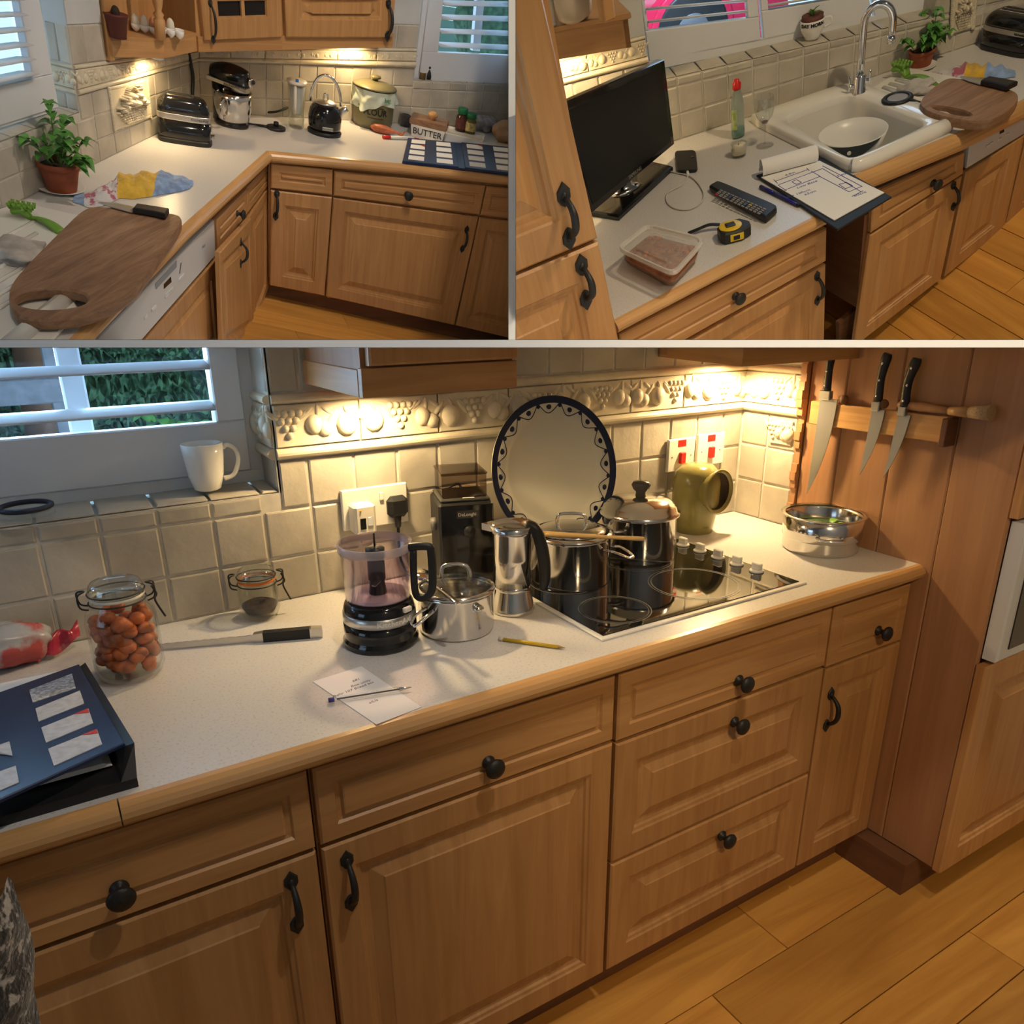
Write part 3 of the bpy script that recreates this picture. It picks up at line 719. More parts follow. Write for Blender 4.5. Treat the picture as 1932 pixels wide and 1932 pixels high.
# wall cabinets
uc=thing('wall_cabinet','oak wall cabinet above the sockets with lit underside','cabinet',(.64,1.46,1.365))
part('carcass',M().box(.492,.80,1.31,YW-.002,1.368,ZT),MT['panel'],uc,bay=True); part('pelmet',M().box(.488,.802,1.296,1.314,1.365,1.415,.001),MT['oakh'],uc,bay=True)
part('side_pelmet',M().box(.487,.494,1.314,YW-.004,1.365,1.412,.001),MT['oakh'],uc,bay=True)
front(uc,rect(.50,.80,1.419,ZT,1.305),'door',None,None)
def uchd():
    p=B.at(1400,690,1.38); return p
pc=uchd(); c2=thing('wall_cabinet','oak corner wall cabinet above the red switches','cabinet',(1.65,1.5,1.38))
pa=B.on(1240,676,B.wall((0,YW),(1,YW)))
part('carcass',M().prism([(pa[0],YW-.002),(pc[0]+.005,pc[1]+.01),(XR+.0,pc[1]+.02),(XR,YW-.002)],1.385,ZT),MT['panel'],c2,bay=True)
part('pelmet',M().prism([(pa[0],YW-.004),(pc[0],pc[1]),(pc[0]+.012,pc[1]+.012),(pa[0]+.014,YW-.004)],1.378,1.44),MT['oakh'],c2,bay=True)
part('pelmet',M().prism([(pc[0],pc[1]),(XR+.0,pc[1]+.005),(XR,pc[1]+.02),(pc[0]+.01,pc[1]+.014)],1.378,1.44),MT['oakh'],c2,bay=True)
solo('under_cabinet_lamp',M().lathe([(0,0),(.028,0),(.03,.004),(.03,.012),(0,.012)],24),MT['white'],'round lamp under the wall cabinet over the sockets','lamp',(.60,1.53,1.355))
solo('under_cabinet_lamp',M().lathe([(0,0),(.028,0),(.03,.004),(.03,.012),(0,.012)],24),MT['white'],'round lamp under the corner wall cabinet','lamp',(1.66,1.54,1.37))
lamp('SPOT',B,(.60,1.53,1.352),15,WARM,.02,(.60,1.50,.9),spot=2.9,blend=.5)
lamp('SPOT',B,(1.66,1.54,1.366),25,WARM,.02,(1.62,1.5,.9),spot=2.9,blend=.5)
# ---------------------------------------------------------------- electrics on the wall
YT_=YW-.0065
def plate(t,x0,x1,z0,z1,name='plate'):
    q=rect(x0,x1,z0,z1,YT_); return part(name,M().rings([q.loop(0,0),q.loop(0,.008),q.loop(.002,.010)]),MT['sock'],t,bay=True)
s=thing('double_socket','white double wall socket behind the food processor','socket',(.615,YT_,1.085)); plate(s,.540,.697,1.040,1.132)
part('switch',M().box(.628,.638,YT_-.014,YT_-.010,1.10,1.118,.001),MT['sock'],s,bay=True)
s=thing('plug_in_timer','cream plug-in timer in the left socket','timer',(.575,YT_,1.06))
part('case',M().box(.552,.603,YT_-.052,YT_-.0105,1.036,1.105,.006),MT['cream'],s,bay=True)
part('window',M().box(.564,.577,YT_-.0535,YT_-.052,1.050,1.075,.001),MT['black'],s,bay=True); part('indicator',M().ell((.566,YT_-.052,1.092),(.0025,.002,.0025),8,4),mat('amber',(.8,.35,.02),.4),s,bay=True)
part('display',M().box(.581,.594,YT_-.0535,YT_-.052,1.056,1.076,.001),MT['white'],s,bay=True)
s=thing('mains_plug','black mains plug with cord in the right socket','plug',(.655,YT_,1.08))
part('plug_body',M().box(.640,.690,YT_-.036,YT_-.0105,1.058,1.108,.010),MT['blackm'],s,bay=True)
part('strain_relief',M().lathe([(.006,0),(.009,.024),(.009,.026)],10).xf(Matrix.Translation((.665,YT_-.022,1.034))),MT['blackm'],s,bay=True)
part('cord',M().tube([(.665,YT_-.022,1.04),(.664,YT_-.022,1.0),(.668,YT_-.02,.95),(.69,YT_-.03,.912),(.74,YT_-.05,.906)],.0035,6),MT['blackm'],s,bay=True)
for i,(a,b,lb) in enumerate((((1258,838),(1308,828),'left white cooker switch with red rocker above the stoneware pot'),((1313,827),(1364,815),'right white cooker switch with red rocker near the wall corner'))):
    p0=B.on(*a,B.wall((0,YT_),(1,YT_))); p1=B.on(*b,B.wall((0,YT_),(1,YT_))); w=p1[0]-p0[0]; x0,x1=p0[0],p1[0]; z1=1.152+.004*i; z0=z1-.092
    s=thing('cooker_switch',lb,'switch',((x0+x1)/2,YT_,z0),group='cooker switches'); plate(s,x0,x1,z0,z1); xm=(x0+x1)/2
    part('rocker',M().box(xm-.011,xm+.009,YT_-.020,YT_-.009,z0+.022,z0+.054,.002),MT['red'],s,bay=True)
    part('red_label',M().box(xm-.016,xm+.014,YT_-.0108,YT_-.0098,z1-.022,z1-.004),MT['red'],s,bay=True)
    for sg in (-1,1): part('screw',M().ell((xm+sg*.036,YT_-.010,z0+.042),(.003,.0015,.003),8,4),MT['brush'],s,bay=True)
# ---------------------------------------------------------------- hob
hb=thing('ceramic_hob','black ceramic hob with white frame and five knobs','hob',(1.14,1.28,.9))
hx0,hx1,hy0,hy1=.852,1.447,1.072,1.502
part('hob_frame',M().prism([(hx0,hy0),(hx1,hy0),(hx1,hy1),(hx0,hy1)],.9002,.9045,.001),MT['ceramic'],hb,bay=True)
part('glass_top',M().prism([(hx0+.012,hy0+.012),(hx1-.012,hy0+.012),(hx1-.012,hy1-.012),(hx0+.012,hy1-.012)],.902,.9062,.0006),mat('hob_glass',(.006,.006,.007),.05,coat=.6),hb,bay=True)
rm=mat('ring_print',(.17,.17,.17),.3)
for c,r in (((1.222,1.205),.106),((.968,1.178),.078),((.978,1.375),.083),((1.222,1.41),.09)):
    for rr in (r,r-.006,r*.93): part('ring_mark',M().lathe([(rr,.9063),(rr,.9066),(rr-.0018,.9066),(rr-.0018,.9063)],48,False,cx=c[0],cy=c[1],cap=False),rm,hb,bay=True)
for i in range(5):
    y=1.437-.0632*i; k=part('knob',M().lathe([(0,0),(.017,0),(.0175,.003),(.016,.005),(.006,.006),(0,.006)],20).xf(Matrix.Translation((1.405,y,.9062))),MT['ceramic'],hb,bay=True)
    part('grip',M().box(1.399,1.411,y-.013,y+.013,.9115,.928,.002),MT['ceramic'],k,bay=True)
# ---------------------------------------------------------------- things on the hob worktop
def V3(p): return Vector([float(c) for c in p])
def arc(c,r,a0,a1,n,ax=(1,0,0),up=(0,0,1)):
    ax,up=Vector(ax),Vector(up); return [Vector(c)+ax*(r*math.cos(a0+(a1-a0)*i/n))+up*(r*math.sin(a0+(a1-a0)*i/n)) for i in range(n+1)]
def side(bay,base):   # horizontal unit vector to the right as seen, and away
    e=_n(np.array(base)[:2]-bay.eye[:2]); return Vector((e[1],-e[0],0)),Vector((e[0],e[1],0))
orange=mat('dried_apricot',(.46,.105,.02),.5,noise=.5,nscale=30)
def clip_jar(base,pf,fill,fillmat,label,n_fill,seal):
    """preserving jar with wire bail; pf=(base r, body r, body top z, neck r, neck z, lid r, lid z)"""
    rb,r,zs,rn,zn,rl,zl=pf; t=thing('clip_top_jar',label,'jar',base); R,A=side(B,base); th=.003
    part('glass_body',M().lathe([(0,.003),(rb*.8,0),(rb,.006),(r,.02),(r,zs*.9),(r*.96,zs),(rn,zn),(rn,zn+.006),(rn-th,zn+.006),(rn-th,zn),(r*.96-th,zs-.002),(r-th,zs*.88),(r-th,.024),(rb-th,.012),(0,.010)],40),MT['glass'],t)
    part('rubber_seal',M().lathe([(rn,zn+.006),(rl*.99,zn+.007),(rl*.99,zn+.011),(rn,zn+.012)],36,cap=False),seal,t)
    part('glass_lid',M().lathe([(0,zn+.012),(rl,zn+.012),(rl,zn+.02),(rl*.93,zl-.004),(rl*.86,zl),(rl*.7,zl-.003),(0,zl-.003)],36),MT['thick'],t)
    w=MT['iron']
    for z in (zn+.001,zn+.017): part('wire_band',M().tube([(rl*1.02*math.cos(a),rl*1.02*math.sin(a),z) for a in [2*math.pi*i/28 for i in range(28)]],.0014,5,True),w,t)
    for sg in (-1,1):
        o=R*sg*rl*1.03
        mb=M().tube([o+Vector((0,0,zn-.006))+A*.012,o+R*sg*.012+Vector((0,0,zn))+A*.012,o+R*sg*.014+Vector((0,0,zn+.02))+A*.01,o+R*sg*.002+Vector((0,0,zn+.024)),o+R*sg*.013+Vector((0,0,zn+.02))-A*.01,o+R*sg*.012+Vector((0,0,zn))-A*.012,o+Vector((0,0,zn-.006))-A*.012],.0016,6); part('wire_clip',mb,w,t)
    o=R*rl*1.03; part('latch',M().tube([o+R*.010+Vector((0,0,zn+.016)),o+R*.016+Vector((0,0,zn)),o+R*.012+Vector((0,0,zn-.012)),o+R*.024+Vector((0,0,zn-.045))],.0018,6),w,t)
    rnd=random.Random(3)
    if n_fill:
        for k in range(n_fill):
            f=k/n_fill; rr=(r-.016)*math.sqrt(rnd.random()); a=rnd.uniform(0,6.28)
            if k%3: rr=(r-.018)
            z=.020+(fill-.03)*f+ (rnd.uniform(-.004,.012))
            part('fruit_piece',M().ell((rr*math.cos(a),rr*math.sin(a),z),(.0145*rnd.uniform(.8,1.1),.0145*rnd.uniform(.8,1.1),.0105),9,6,Matrix.Rotation(rnd.uniform(-.9,.9),3,'X')@Matrix.Rotation(rnd.uniform(0,3),3,'Z')),fillmat,t)
    else:
        part('contents',M().lathe([(0,.011),(rb-.006,.013),(r-.005,.026),(r-.005,fill-.004),(r*.5,fill+.003),(0,fill-.002)],28),fillmat,t)
    return t
clip_jar(B.at(250,1272),(.051,.057,.122,.042,.143,.0445,.178),.128,orange,'large clip-top glass jar of orange dried fruit',95,MT['cream'])
clip_jar(B.at(493,1163),(.035,.041,.066,.037,.075,.0385,.107),.034,mat('dark_powder',(.045,.028,.02),.9,noise=.4,nscale=90),'small clip-top jar with a little dark powder and orange seal',0,mat('orange_rubber',(.75,.20,.03),.5))
# bread knife lying on its edge
t=thing('bread_knife','serrated bread knife with black riveted handle behind the big jar','knife',B.at(470,1212))
def seg(p,q,h0,h1,w,mat_,name,z=.9,ser=False):
    a,b=B.at(*p,z),B.at(*q,z); d=_n((b-a)[:2]); n=np.array([-d[1],d[0]])*w/2; N=28 if ser else 1; mb=M(); rs=[]
    for i in range(N+1):
        f=i/N; c=a*(1-f)+b*f; h=h0*(1-f)+h1*f-(.0016*(i%2) if ser else 0)
        rs.append([(c[0]-n[0],c[1]-n[1],z+.0005),(c[0]+n[0],c[1]+n[1],z+.0005),(c[0]+n[0],c[1]+n[1],z+h),(c[0]-n[0],c[1]-n[1],z+h)])
    return part(name,mb.rings(rs),mat_,t,bay=True)
seg((250,1232),(487,1211),.014,.016,.002,MT['brush'],'blade',ser=True); seg((480,1211),(498,1209.5),.018,.020,.013,MT['brush'],'bolster')
hd=seg((498,1209.5),(588,1202),.020,.021,.016,MT['blackm'],'grip'); seg((586,1202),(609,1200),.021,.020,.018,MT['brush'],'pommel')
# sample folder
def folder(base,q0,q1,label,rows,cols_,tabs,spine=None):
    t=thing('sample_folder',label,'folder',base)
    patch('back_board',q0,.016,MT['blackm'],t)
    b=part('front_board',M().rings([q1.loop(0,0),q1.loop(0,.006),q1.loop(.002,.0075)]),MT['navy'],t,bay=True)
    return t,b
pF,pB=B.at(262,1484),B.at(165,1268); dl=_n((B.at(16,1556)-pF)); L=.62
q0=Q(pF+dl*L,pF,pB,pB+dl*L)
f1,f2=B.at(236,1408,.942),B.at(150,1258,.925); l1=B.at(-60,1543,.955); _pn=np.cross(f1-l1,f2-l1); _rv=B.ray(-60,1333); l2=B.eye+_rv*(((l1-B.eye)@_pn)/(_rv@_pn))
t=thing('sample_folder','navy sample folder with grey swatches lying open at the lower left','folder',pF)
patch('back_board',q0,.014,MT['blackm'],t)
part('spine',M().rings([[pF+np.array([0,0,.014]),pB+np.array([0,0,.014]),pB+np.array([-.015,-.002,.014]),pF+np.array([-.02,.0,.014])],[f1+np.array([.012,-.004,.004]),f2+np.array([.01,.004,.004]),f2-np.array([.0,0,0]),f1-np.array([0,0,0])]]),MT['blackm'],t,bay=True)
part('leaf_block',M().rings([[f1+dl*.02-np.array([0,0,.024]),pB+np.array([-.02,-.01,.015]),pB+dl*.5+np.array([0,-.01,.015]),f1+dl*.5-np.array([0,0,.024])],[f1+dl*.03-np.array([0,0,.017]),pB+np.array([-.03,-.012,.019]),pB+dl*.5+np.array([0,-.012,.019]),f1+dl*.5-np.array([0,0,.017])]]),MT['paper'],t,bay=True)
q1=Q(l1,f1,f2,l2)
if q1.n[2]<0: q1.n=-q1.n
fb=part('front_board',M().rings([q1.loop(0,0),q1.loop(0,.004),q1.loop(.0015,.0055)]),MT['navy'],t,bay=True)
def swq(px):
    P_=[]
    for x,y in px:
        v=B.ray(x,y); k=((q1.c[0]+q1.n*.0056-B.eye)@q1.n)/(v@q1.n); P_.append(B.eye+v*k)
    q=Q(*P_); 
    if q.n@q1.n<0: q.n=-q.n
    return q
redm=mat('red_tab',(.62,.05,.03),.5)
for i,px in enumerate((((62,1326),(143,1299),(136,1272),(55,1303)),((73,1362),(159,1328),(151,1304),(67,1338)),((87,1402),(176,1365),(167,1338),(78,1374)),((102,1446),(193,1405),(183,1377),(91,1414)),((-30,1412),(24,1432-5),(18,1400),(-40,1420)),((-30,1505),(36,1477),(30,1446),(-38,1470)))):
    q=swq(px); s_=patch('swatch',q,.0012,mat('mottled_swatch',(.42,.43,.46),.6,noise=.5,nscale=160) if i==0 else MT['swatch'],fb)
    if i in (2,3): part('red_tab',M().rings([[q.p(.68,.99,.0014),q.p(.99,.70,.0014),q.p(.99,.99,.0014)],[q.p(.68,.99,.002),q.p(.99,.70,.002),q.p(.99,.99,.002)]]),redm,s_,bay=True)
# bread in a printed bag
bread=thing('bagged_loaf','loaf in a clear printed bag with red trim at the left edge','bread',B.at(20,1255))
lump('loaf','','',None,(.055,.045,.030),mat('bread_crust',(.20,.14,.10),.8,noise=.4,nscale=30,c2=None),amp=.12,k=8,parent=bread)
lump('bag','','',None,(.075,.055,.040),mat('printed_bag',(.55,.55,.56),.25,c2=(.60,.10,.10),nscale=9,lo=.5,hi=.56,alpha=.75),amp=.15,k=12,parent=bread,seed=2,creases=.06)
p0=B.at(20,1255); mb=M().grid(lambda u,v:(.045+.075*u,-.03+.03*v+.035*u+.006*math.sin(u*14),.004+.028*math.sin(v*3.14)+.02*u+.006*math.sin(9*u+7*v)),14,8); o=part('bag_end',mb,mat('crimson_film',(.38,.015,.05),.25,alpha=.85),bread,fix=False)
# mug and jar lid on the sill
pb=B.at(393,924,1.157); t=thing('mug','white china mug with large handle on the window sill','mug',pb); R,A=side(B,pb)
pf=B.prof(pb,[(26,924),(34,895),(39,860),(41,836)]); 
part('mug_body',M().lathe(shell([(pf[0][0]*.75,0),(pf[0][0],.004)]+pf[1:],.004),36),MT['ceramic'],t)
H=pf[-1][1]; rr=pf[2][0]
part('handle',M().tube([R*(rr*.93)+Vector((0,0,H*.86)),R*(rr*1.25)+Vector((0,0,H*.93)),R*(rr*1.62)+Vector((0,0,H*.80)),R*(rr*1.66)+Vector((0,0,H*.55)),R*(rr*1.35)+Vector((0,0,H*.28)),R*(rr*.85)+Vector((0,0,H*.22))],[.007,.007,.0065,.0065,.007,.008],10,flat=.7),MT['ceramic'],t)
pb=B.at(52,975,1.158); t=thing('jar_lid','loose glass jar lid with dark rubber ring on the sill','lid',pb); r=B.prof(pb,[(56,975)])[0][0]
part('glass_disc',M().lathe([(0,.003),(r,.003),(r*.98,.012),(r*.8,.016),(r*.75,.012),(0,.012)],36),MT['glass'],t)
part('rubber_ring',M().tube([(r*.9*math.cos(a),r*.9*math.sin(a),.019) for a in [2*math.pi*i/32 for i in range(32)]],.005,6,True),mat('navy_rubber',(.01,.012,.03),.5),t)
# food processor
pb=B.at(720,1208); t=thing('mini_food_processor','black mini food processor with clear lilac bowl','food processor',pb); R,A=side(B,pb)
f=B.prof(pb,[(70,1208),(70,1196),(67,1190),(68,1170),(69,1150),(67,1136),(62,1128),(62,1120),(66,1060),(70,1020)])
r0=f[0][0]; z=lambda y:B.zat(pb,y)
part('base',M().lathe([(0,0),(r0,0),(r0*1.02,.004),(r0*1.02,.012),(r0*.97,.016),(r0*.96,.02),(r0*.98,.03),(r0*.98,z(1162)),(0,z(1162))],40),MT['black'],t)
part('steel_band',M().lathe([(r0*.97,z(1163)),(r0*.985,z(1162.5)),(r0*.975,z(1146.5)),(r0*.96,z(1146))],40,cap=False),MT['brush'],t)
part('shoulder',M().lathe([(r0*.96,z(1147)),(r0*.95,z(1140)),(r0*.90,z(1131)),(r0*.82,z(1127)),(0,z(1127))],40,cap=False),MT['black'],t)
hd=math.atan2(-A.y,-A.x); text('KitchenAid',.014,MT['sock'],t,wrap=(r0*.985,hd+.42,(z(1162)+z(1147))/2),sx=1.15,bold=.0004)
rb=B.prof(pb,[(62,1122),(70,1022)]); zb,zt=rb[0][1],rb[1][1]; rb,rt=rb[0][0],rb[1][0]
bo=part('bowl',M().lathe(shell([(rb,zb),(rt*.94,zt-.02),(rt*.99,zt-.018),(rt*1.0,zt)],.0022),40),MT['lilac'],t)
part('bowl_floor',M().lathe([(0,zb-.001),(rb*.97,zb-.001),(rb*.97,zb+.003),(0,zb+.005)],36),mat('lilac_floor',(.50,.42,.45),.25),t); part('bowl_rim',M().lathe([(rt*.985,zt-.016),(rt*1.015,zt-.014),(rt*1.02,zt),(rt*.985,zt+.001)],40,cap=False),mat('lilac_rim',(.62,.56,.58),.2,alpha=.45),t)
sp=-R*rt; part('spout',M().prism([(-.012,0),(.004,.014),(.004,-.014)],0,.004).xf(Matrix.Translation(-R*(rt+.001)+Vector((0,0,zt-.006)))@Matrix.Rotation(math.atan2(R.y,R.x),4,'Z')),MT['lilac'],t)
sh=part('drive_shaft',M().lathe([(0,zb+.003),(.017,zb+.003),(.014,zb+.03),(.0165,zb+.033),(.016,zb+.075),(.018,zb+.078),(.018,zt-.012),(0,zt-.008)],20),MT['blackm'],t); part('pin',M().lathe([(.002,zt-.01),(.002,zt+.016),(0,zt+.017)],8),MT['blackm'],sh)
for k in range(2): part('blade',M().prism([(0,-.006),(.045,-.004),(.05,.004),(.02,.01),(0,.006)],zb+.012+.022*k,zb+.0135+.022*k).xf(Matrix.Rotation(1.2+k*3.0,4,'Z')),MT['brush'],sh)
def off(x,y,z_): return R*x+A*y+Vector((0,0,z_))
hx=rt; part('handle',M().tube([off(hx*.9,-.03,zt-.006),off(hx*1.12,-.034,zt-.004),off(hx*1.45,-.036,zt-.006),off(hx*1.5,-.036,zt-.02),off(hx*1.5,-.036,zt-.075),off(hx*1.42,-.035,zt-.098),off(hx*1.2,-.032,zt-.108),off(hx*1.02,-.028,zt-.098),off(hx*1.0,-.03,zt-.05),off(hx*1.02,-.03,zt-.012)],[.006]*10,8,flat=1.3),MT['blackm'],t)
part('release_button',M().box(-.010,.010,-.004,.004,-.005,.005,.002).xf(Matrix.Translation(off(r0*.72,-r0*.68,z(1136)))@Matrix.Rotation(math.atan2(R.y,R.x)+.7,4,'Z')),MT['sock'],t)
# small lidded saucepan
def pan(px,hw,rim,lidpts,label,name='saucepan',gl=False,loops=(),bot=None,mats=None):
    pb=B.at(px[0],px[1]); t=thing(name,label,'pan',pb); R,A=side(B,pb); (r,_),(rr,zr)=B.prof(pb,[(hw,px[1]),(hw,rim)])
    st=mats or MT['steel']
    part('pan_body',M().lathe(shell([(r*.93,0),(r*.985,.004),(r,.012),(r,zr-.006),(r*1.035,zr)],.002),44),st,t)
    return t,pb,R,A,r,zr
def loop_handle(t,c,out,across,w,h,rad,mat_,name='side_handle'):
    c,out,across=Vector(c),Vector(out),Vector(across); pts=[c-across*w,c-across*w*1.05+out*h*.6,c-across*w*.75+out*h,c+across*w*.75+out*h,c+across*w*1.05+out*h*.6,c+across*w]
    return part(name,M().tube(pts,rad,8,flat=.6),mat_,t)
t,pb,R,A,r,zr=pan((862,1185),70,1110,None,'small steel saucepan with glass lid in front of the coffee grinder'); lid=r*1.02
L_=part('lid_rim',M().lathe([(lid*.93,zr+.001),(lid*1.03,zr),(lid*1.03,zr+.004),(lid*.94,zr+.007)],44,cap=False),MT['steel'],t)
part('lid_glass',M().lathe([(lid*.94,zr+.005),(lid*.75,zr+.015),(lid*.4,zr+.022),(0,zr+.024)],40),MT['glass'],t)
part('lid_handle',M().tube([off2 for off2 in [Vector((0,0,zr+.022))-R*.026,Vector((0,0,zr+.044))-R*.024,Vector((0,0,zr+.050))-R*.010,Vector((0,0,zr+.050))+R*.012,Vector((0,0,zr+.042))+R*.026,Vector((0,0,zr+.020))+R*.030]],.0042,8),MT['chrome'],t)
d=(-A*.8-R*.75).normalized(); ac=Vector((-d.y,d.x,0)); c=d*r+Vector((0,0,zr-.022))
part('side_handle',M().tube([c-ac*.010,c+d*.022-ac*.013-Vector((0,0,.004)),c+d*.042-ac*.008-Vector((0,0,.014)),c+d*.046-Vector((0,0,.018)),c+d*.042+ac*.008-Vector((0,0,.014)),c+d*.022+ac*.013-Vector((0,0,.004)),c+ac*.010],.0035,8),MT['chrome'],t)
d=(-A*.75+R*.5).normalized(); c=d*r+Vector((0,0,zr-.02)); part('bracket',M().ell(c,(.012,.012,.008),12,8),MT['steel'],t)
# spoon across the pan
t=thing('serving_spoon','steel serving spoon resting on the small saucepan lid','spoon',B.at(820,1190))
za=1.004; a,b=B.at(793,1083,za+.012),B.at(866,1140,za-.002)
dv=V3(b-a).normalized(); sd=dv.cross(Vector((0,0,1))).normalized()
part('spoon_bowl',M().ell((0,0,0),(.030,.021,.007),18,8,half=False).xf(Matrix.Translation(V3(a))@Matrix(((dv.x,sd.x,0,0),(dv.y,sd.y,0,0),(dv.z,sd.z,1,0),(0,0,0,1)))),MT['chrome'],t,bay=True)
part('spoon_handle',M().tube([V3(a)+dv*.026,V3(a).lerp(V3(b),.5),V3(b)-dv*.012,V3(b)],[.003,.0035,.0065,.004],8,flat=.4),MT['chrome'],t,bay=True)
# moka pot
pb=B.at(968,1150); t=thing('moka_pot','steel stovetop coffee pot with black handle beside the hob','coffee pot',pb); R,A=side(B,pb)
f=B.prof(pb,[(41,1150),(40,1143),(34,1113),(33,1108),(34,1104),(36,1050),(38,1004),(44,988)])
part('boiler',M().lathe([(0,0),(f[0][0]*.97,0),(f[0][0],.004),f[1],f[2],f[3]],40,cap=False),MT['steel'],t)
part('jug',M().lathe(shell([f[4],f[5],f[6],(f[7][0],f[7][1])],.002),40),MT['steel'],t)
zt=f[7][1]; rt=f[7][0]; part('collar',M().lathe([(f[3][0]*1.0,f[3][1]-.002),(f[3][0]*1.06,f[3][1]),(f[3][0]*1.06,f[3][1]+.006),(f[4][0],f[4][1]+.003)],40,cap=False),MT['steel'],t)
part('spout',M().prism([(-.016,0),(.006,.018),(.006,-.018)],-.012,.002).xf(Matrix.Translation(-R*rt*.98+Vector((0,0,zt)))@Matrix.Rotation(math.atan2(R.y,R.x),4,'Z')),MT['steel'],t)
part('lid',M().lathe([(rt*.95,zt-.014),(rt*.9,zt-.010),(rt*.3,zt-.006),(0,zt-.006)],36),MT['steel'],t)
mb=M()
for i in range(9):
    pass
hp=[R*rt*.55-A*.02+Vector((0,0,zt+.002)),R*rt*.95-A*.02+Vector((0,0,zt-.004)),R*rt*1.2-A*.018+Vector((0,0,zt-.035)),R*rt*1.36-A*.016+Vector((0,0,zt-.075)),R*rt*1.40-A*.014+Vector((0,0,zt-.115)),R*rt*1.32-A*.012+Vector((0,0,zt-.14))]
part('handle',M().tube(hp,[.008,.012,.013,.013,.012,.008],10),MT['blackm'],t)
# coffee grinder
t=thing('coffee_grinder','black electric coffee grinder with smoked bean hopper','grinder',(.79,1.52,.9)); an=-.30
gx0,gx1,gy0,gy1=-.062,.062,-.068,.062; gz=.206
G=Matrix.Translation((.79,1.525,.9))@Matrix.Rotation(an,4,'Z')
def gpart(n_,mb,m): return part(n_,mb.xf(G),m,t,bay=True)
gpart('housing',M().box(gx0,gx1,gy0,gy1,.0,gz,.006),MT['blackm']); gpart('top_deck',M().box(gx0+.006,gx1-.006,gy0+.006,gy1-.006,gz,gz+.008,.003),mat('charcoal_plastic',(.05,.047,.043),.4))
gpart('front_panel',M().box(gx0+.004,gx1-.004,gy0-.004,gy0,.01,gz-.004,.001),MT['black']); gpart('hopper',M().box(gx0+.012,gx1-.012,gy0+.016,gy1-.01,gz+.008,gz+.062,.002),MT['smoke'])
gpart('hopper_lid',M().box(gx0+.010,gx1-.010,gy0+.014,gy1-.008,gz+.058,gz+.064,.002),MT['smoke'])
gpart('dial',M().lathe([(0,0),(.015,0),(.014,.010),(0,.012)],20).xf(Matrix.Translation((gx0,-.01,gz-.058))@Matrix.Rotation(-math.pi/2,4,'Y')),mat('grey_knob',(.16,.15,.14),.4))
gpart('dial',M().lathe([(0,0),(.014,0),(.013,.006),(0,.008)],20).xf(Matrix.Translation((.004,gy0-.004,gz-.064))@Matrix.Rotation(math.pi/2,4,'X')),MT['blackm'])
bd=gpart('badge',M().box(-.024,.024,gy0-.0056,gy0-.004,gz-.034,gz-.016,.0015),bpy.data.materials['charcoal_plastic'])
text('DeLonghi',.0105,MT['sock'],bd,G@Matrix.Translation((0,gy0-.0057,gz-.025))@Matrix.Rotation(math.pi/2,4,'X'))
gpart('sticker',M().box(-.006,.020,gy0+.008,gy0+.014,gz+.0082,gz+.009),MT['sock'])
part('cord',M().tube([(.83,1.60,.98),(.845,1.615,1.06),(.835,1.618,1.11),(.80,1.615,1.10)],.003,6),MT['blackm'],t,bay=True)
# big plate leaning on the wall
pr=.181; tilt=math.radians(12); pc=np.array([1.075,1.565,1.125])
PM=Matrix.Translation(V3(pc))@Matrix.Rotation(math.radians(-2),4,'Z')@Matrix.Rotation(math.pi/2-tilt,4,'X')
t=thing('serving_plate','huge white serving plate with navy patterned rim leaning on the tiles','plate',(pc[0],pc[1],.906))
def pp(n_,mb,m,par=None): return part(n_,mb.xf(PM),m,par or t,bay=True)
pp('dish',M().lathe([(0,-.012),(pr*.6,-.012),(pr*.72,-.008),(pr*.99,.006),(pr,.010),(pr*.985,.0115),(pr*.74,-.001),(pr*.70,-.005),(0,-.006)],64),mat('plate_china',(.62,.60,.51),.15,coat=.4),t)
nv=mat('navy_glaze',(.012,.018,.05),.25); z_=lambda k:-.001+(.0115+.001)*(k-.74)/(.985-.74)+.0006
pp('rim_band',M().lathe([(pr*.905,z_(.905)),(pr*.985,z_(.985)),(pr*1.0,.0125)],64,cap=False),nv)
for i in range(16):
    a=2*math.pi*i/16; c=(math.cos(a),math.sin(a)); k=.86
    pp('rim_motif',M().ell((c[0]*pr*k,c[1]*pr*k,z_(k)),(.0075,.0075,.0012),8,4),nv)
    pts=[(pr*(.90-.125*math.sin(f*math.pi))*math.cos(a+(f-.5)*.36),pr*(.90-.125*math.sin(f*math.pi))*math.sin(a+(f-.5)*.36),z_(.90-.125*math.sin(f*math.pi))) for f in [j/8 for j in range(9)]]
    pp('rim_motif',M().tube(pts,.0012,4),nv)
    b=a+math.pi/16; pp('rim_motif',M().ell((math.cos(b)*pr*.885,math.sin(b)*pr*.885,z_(.885)),(.006,.006,.0012),8,4),nv)
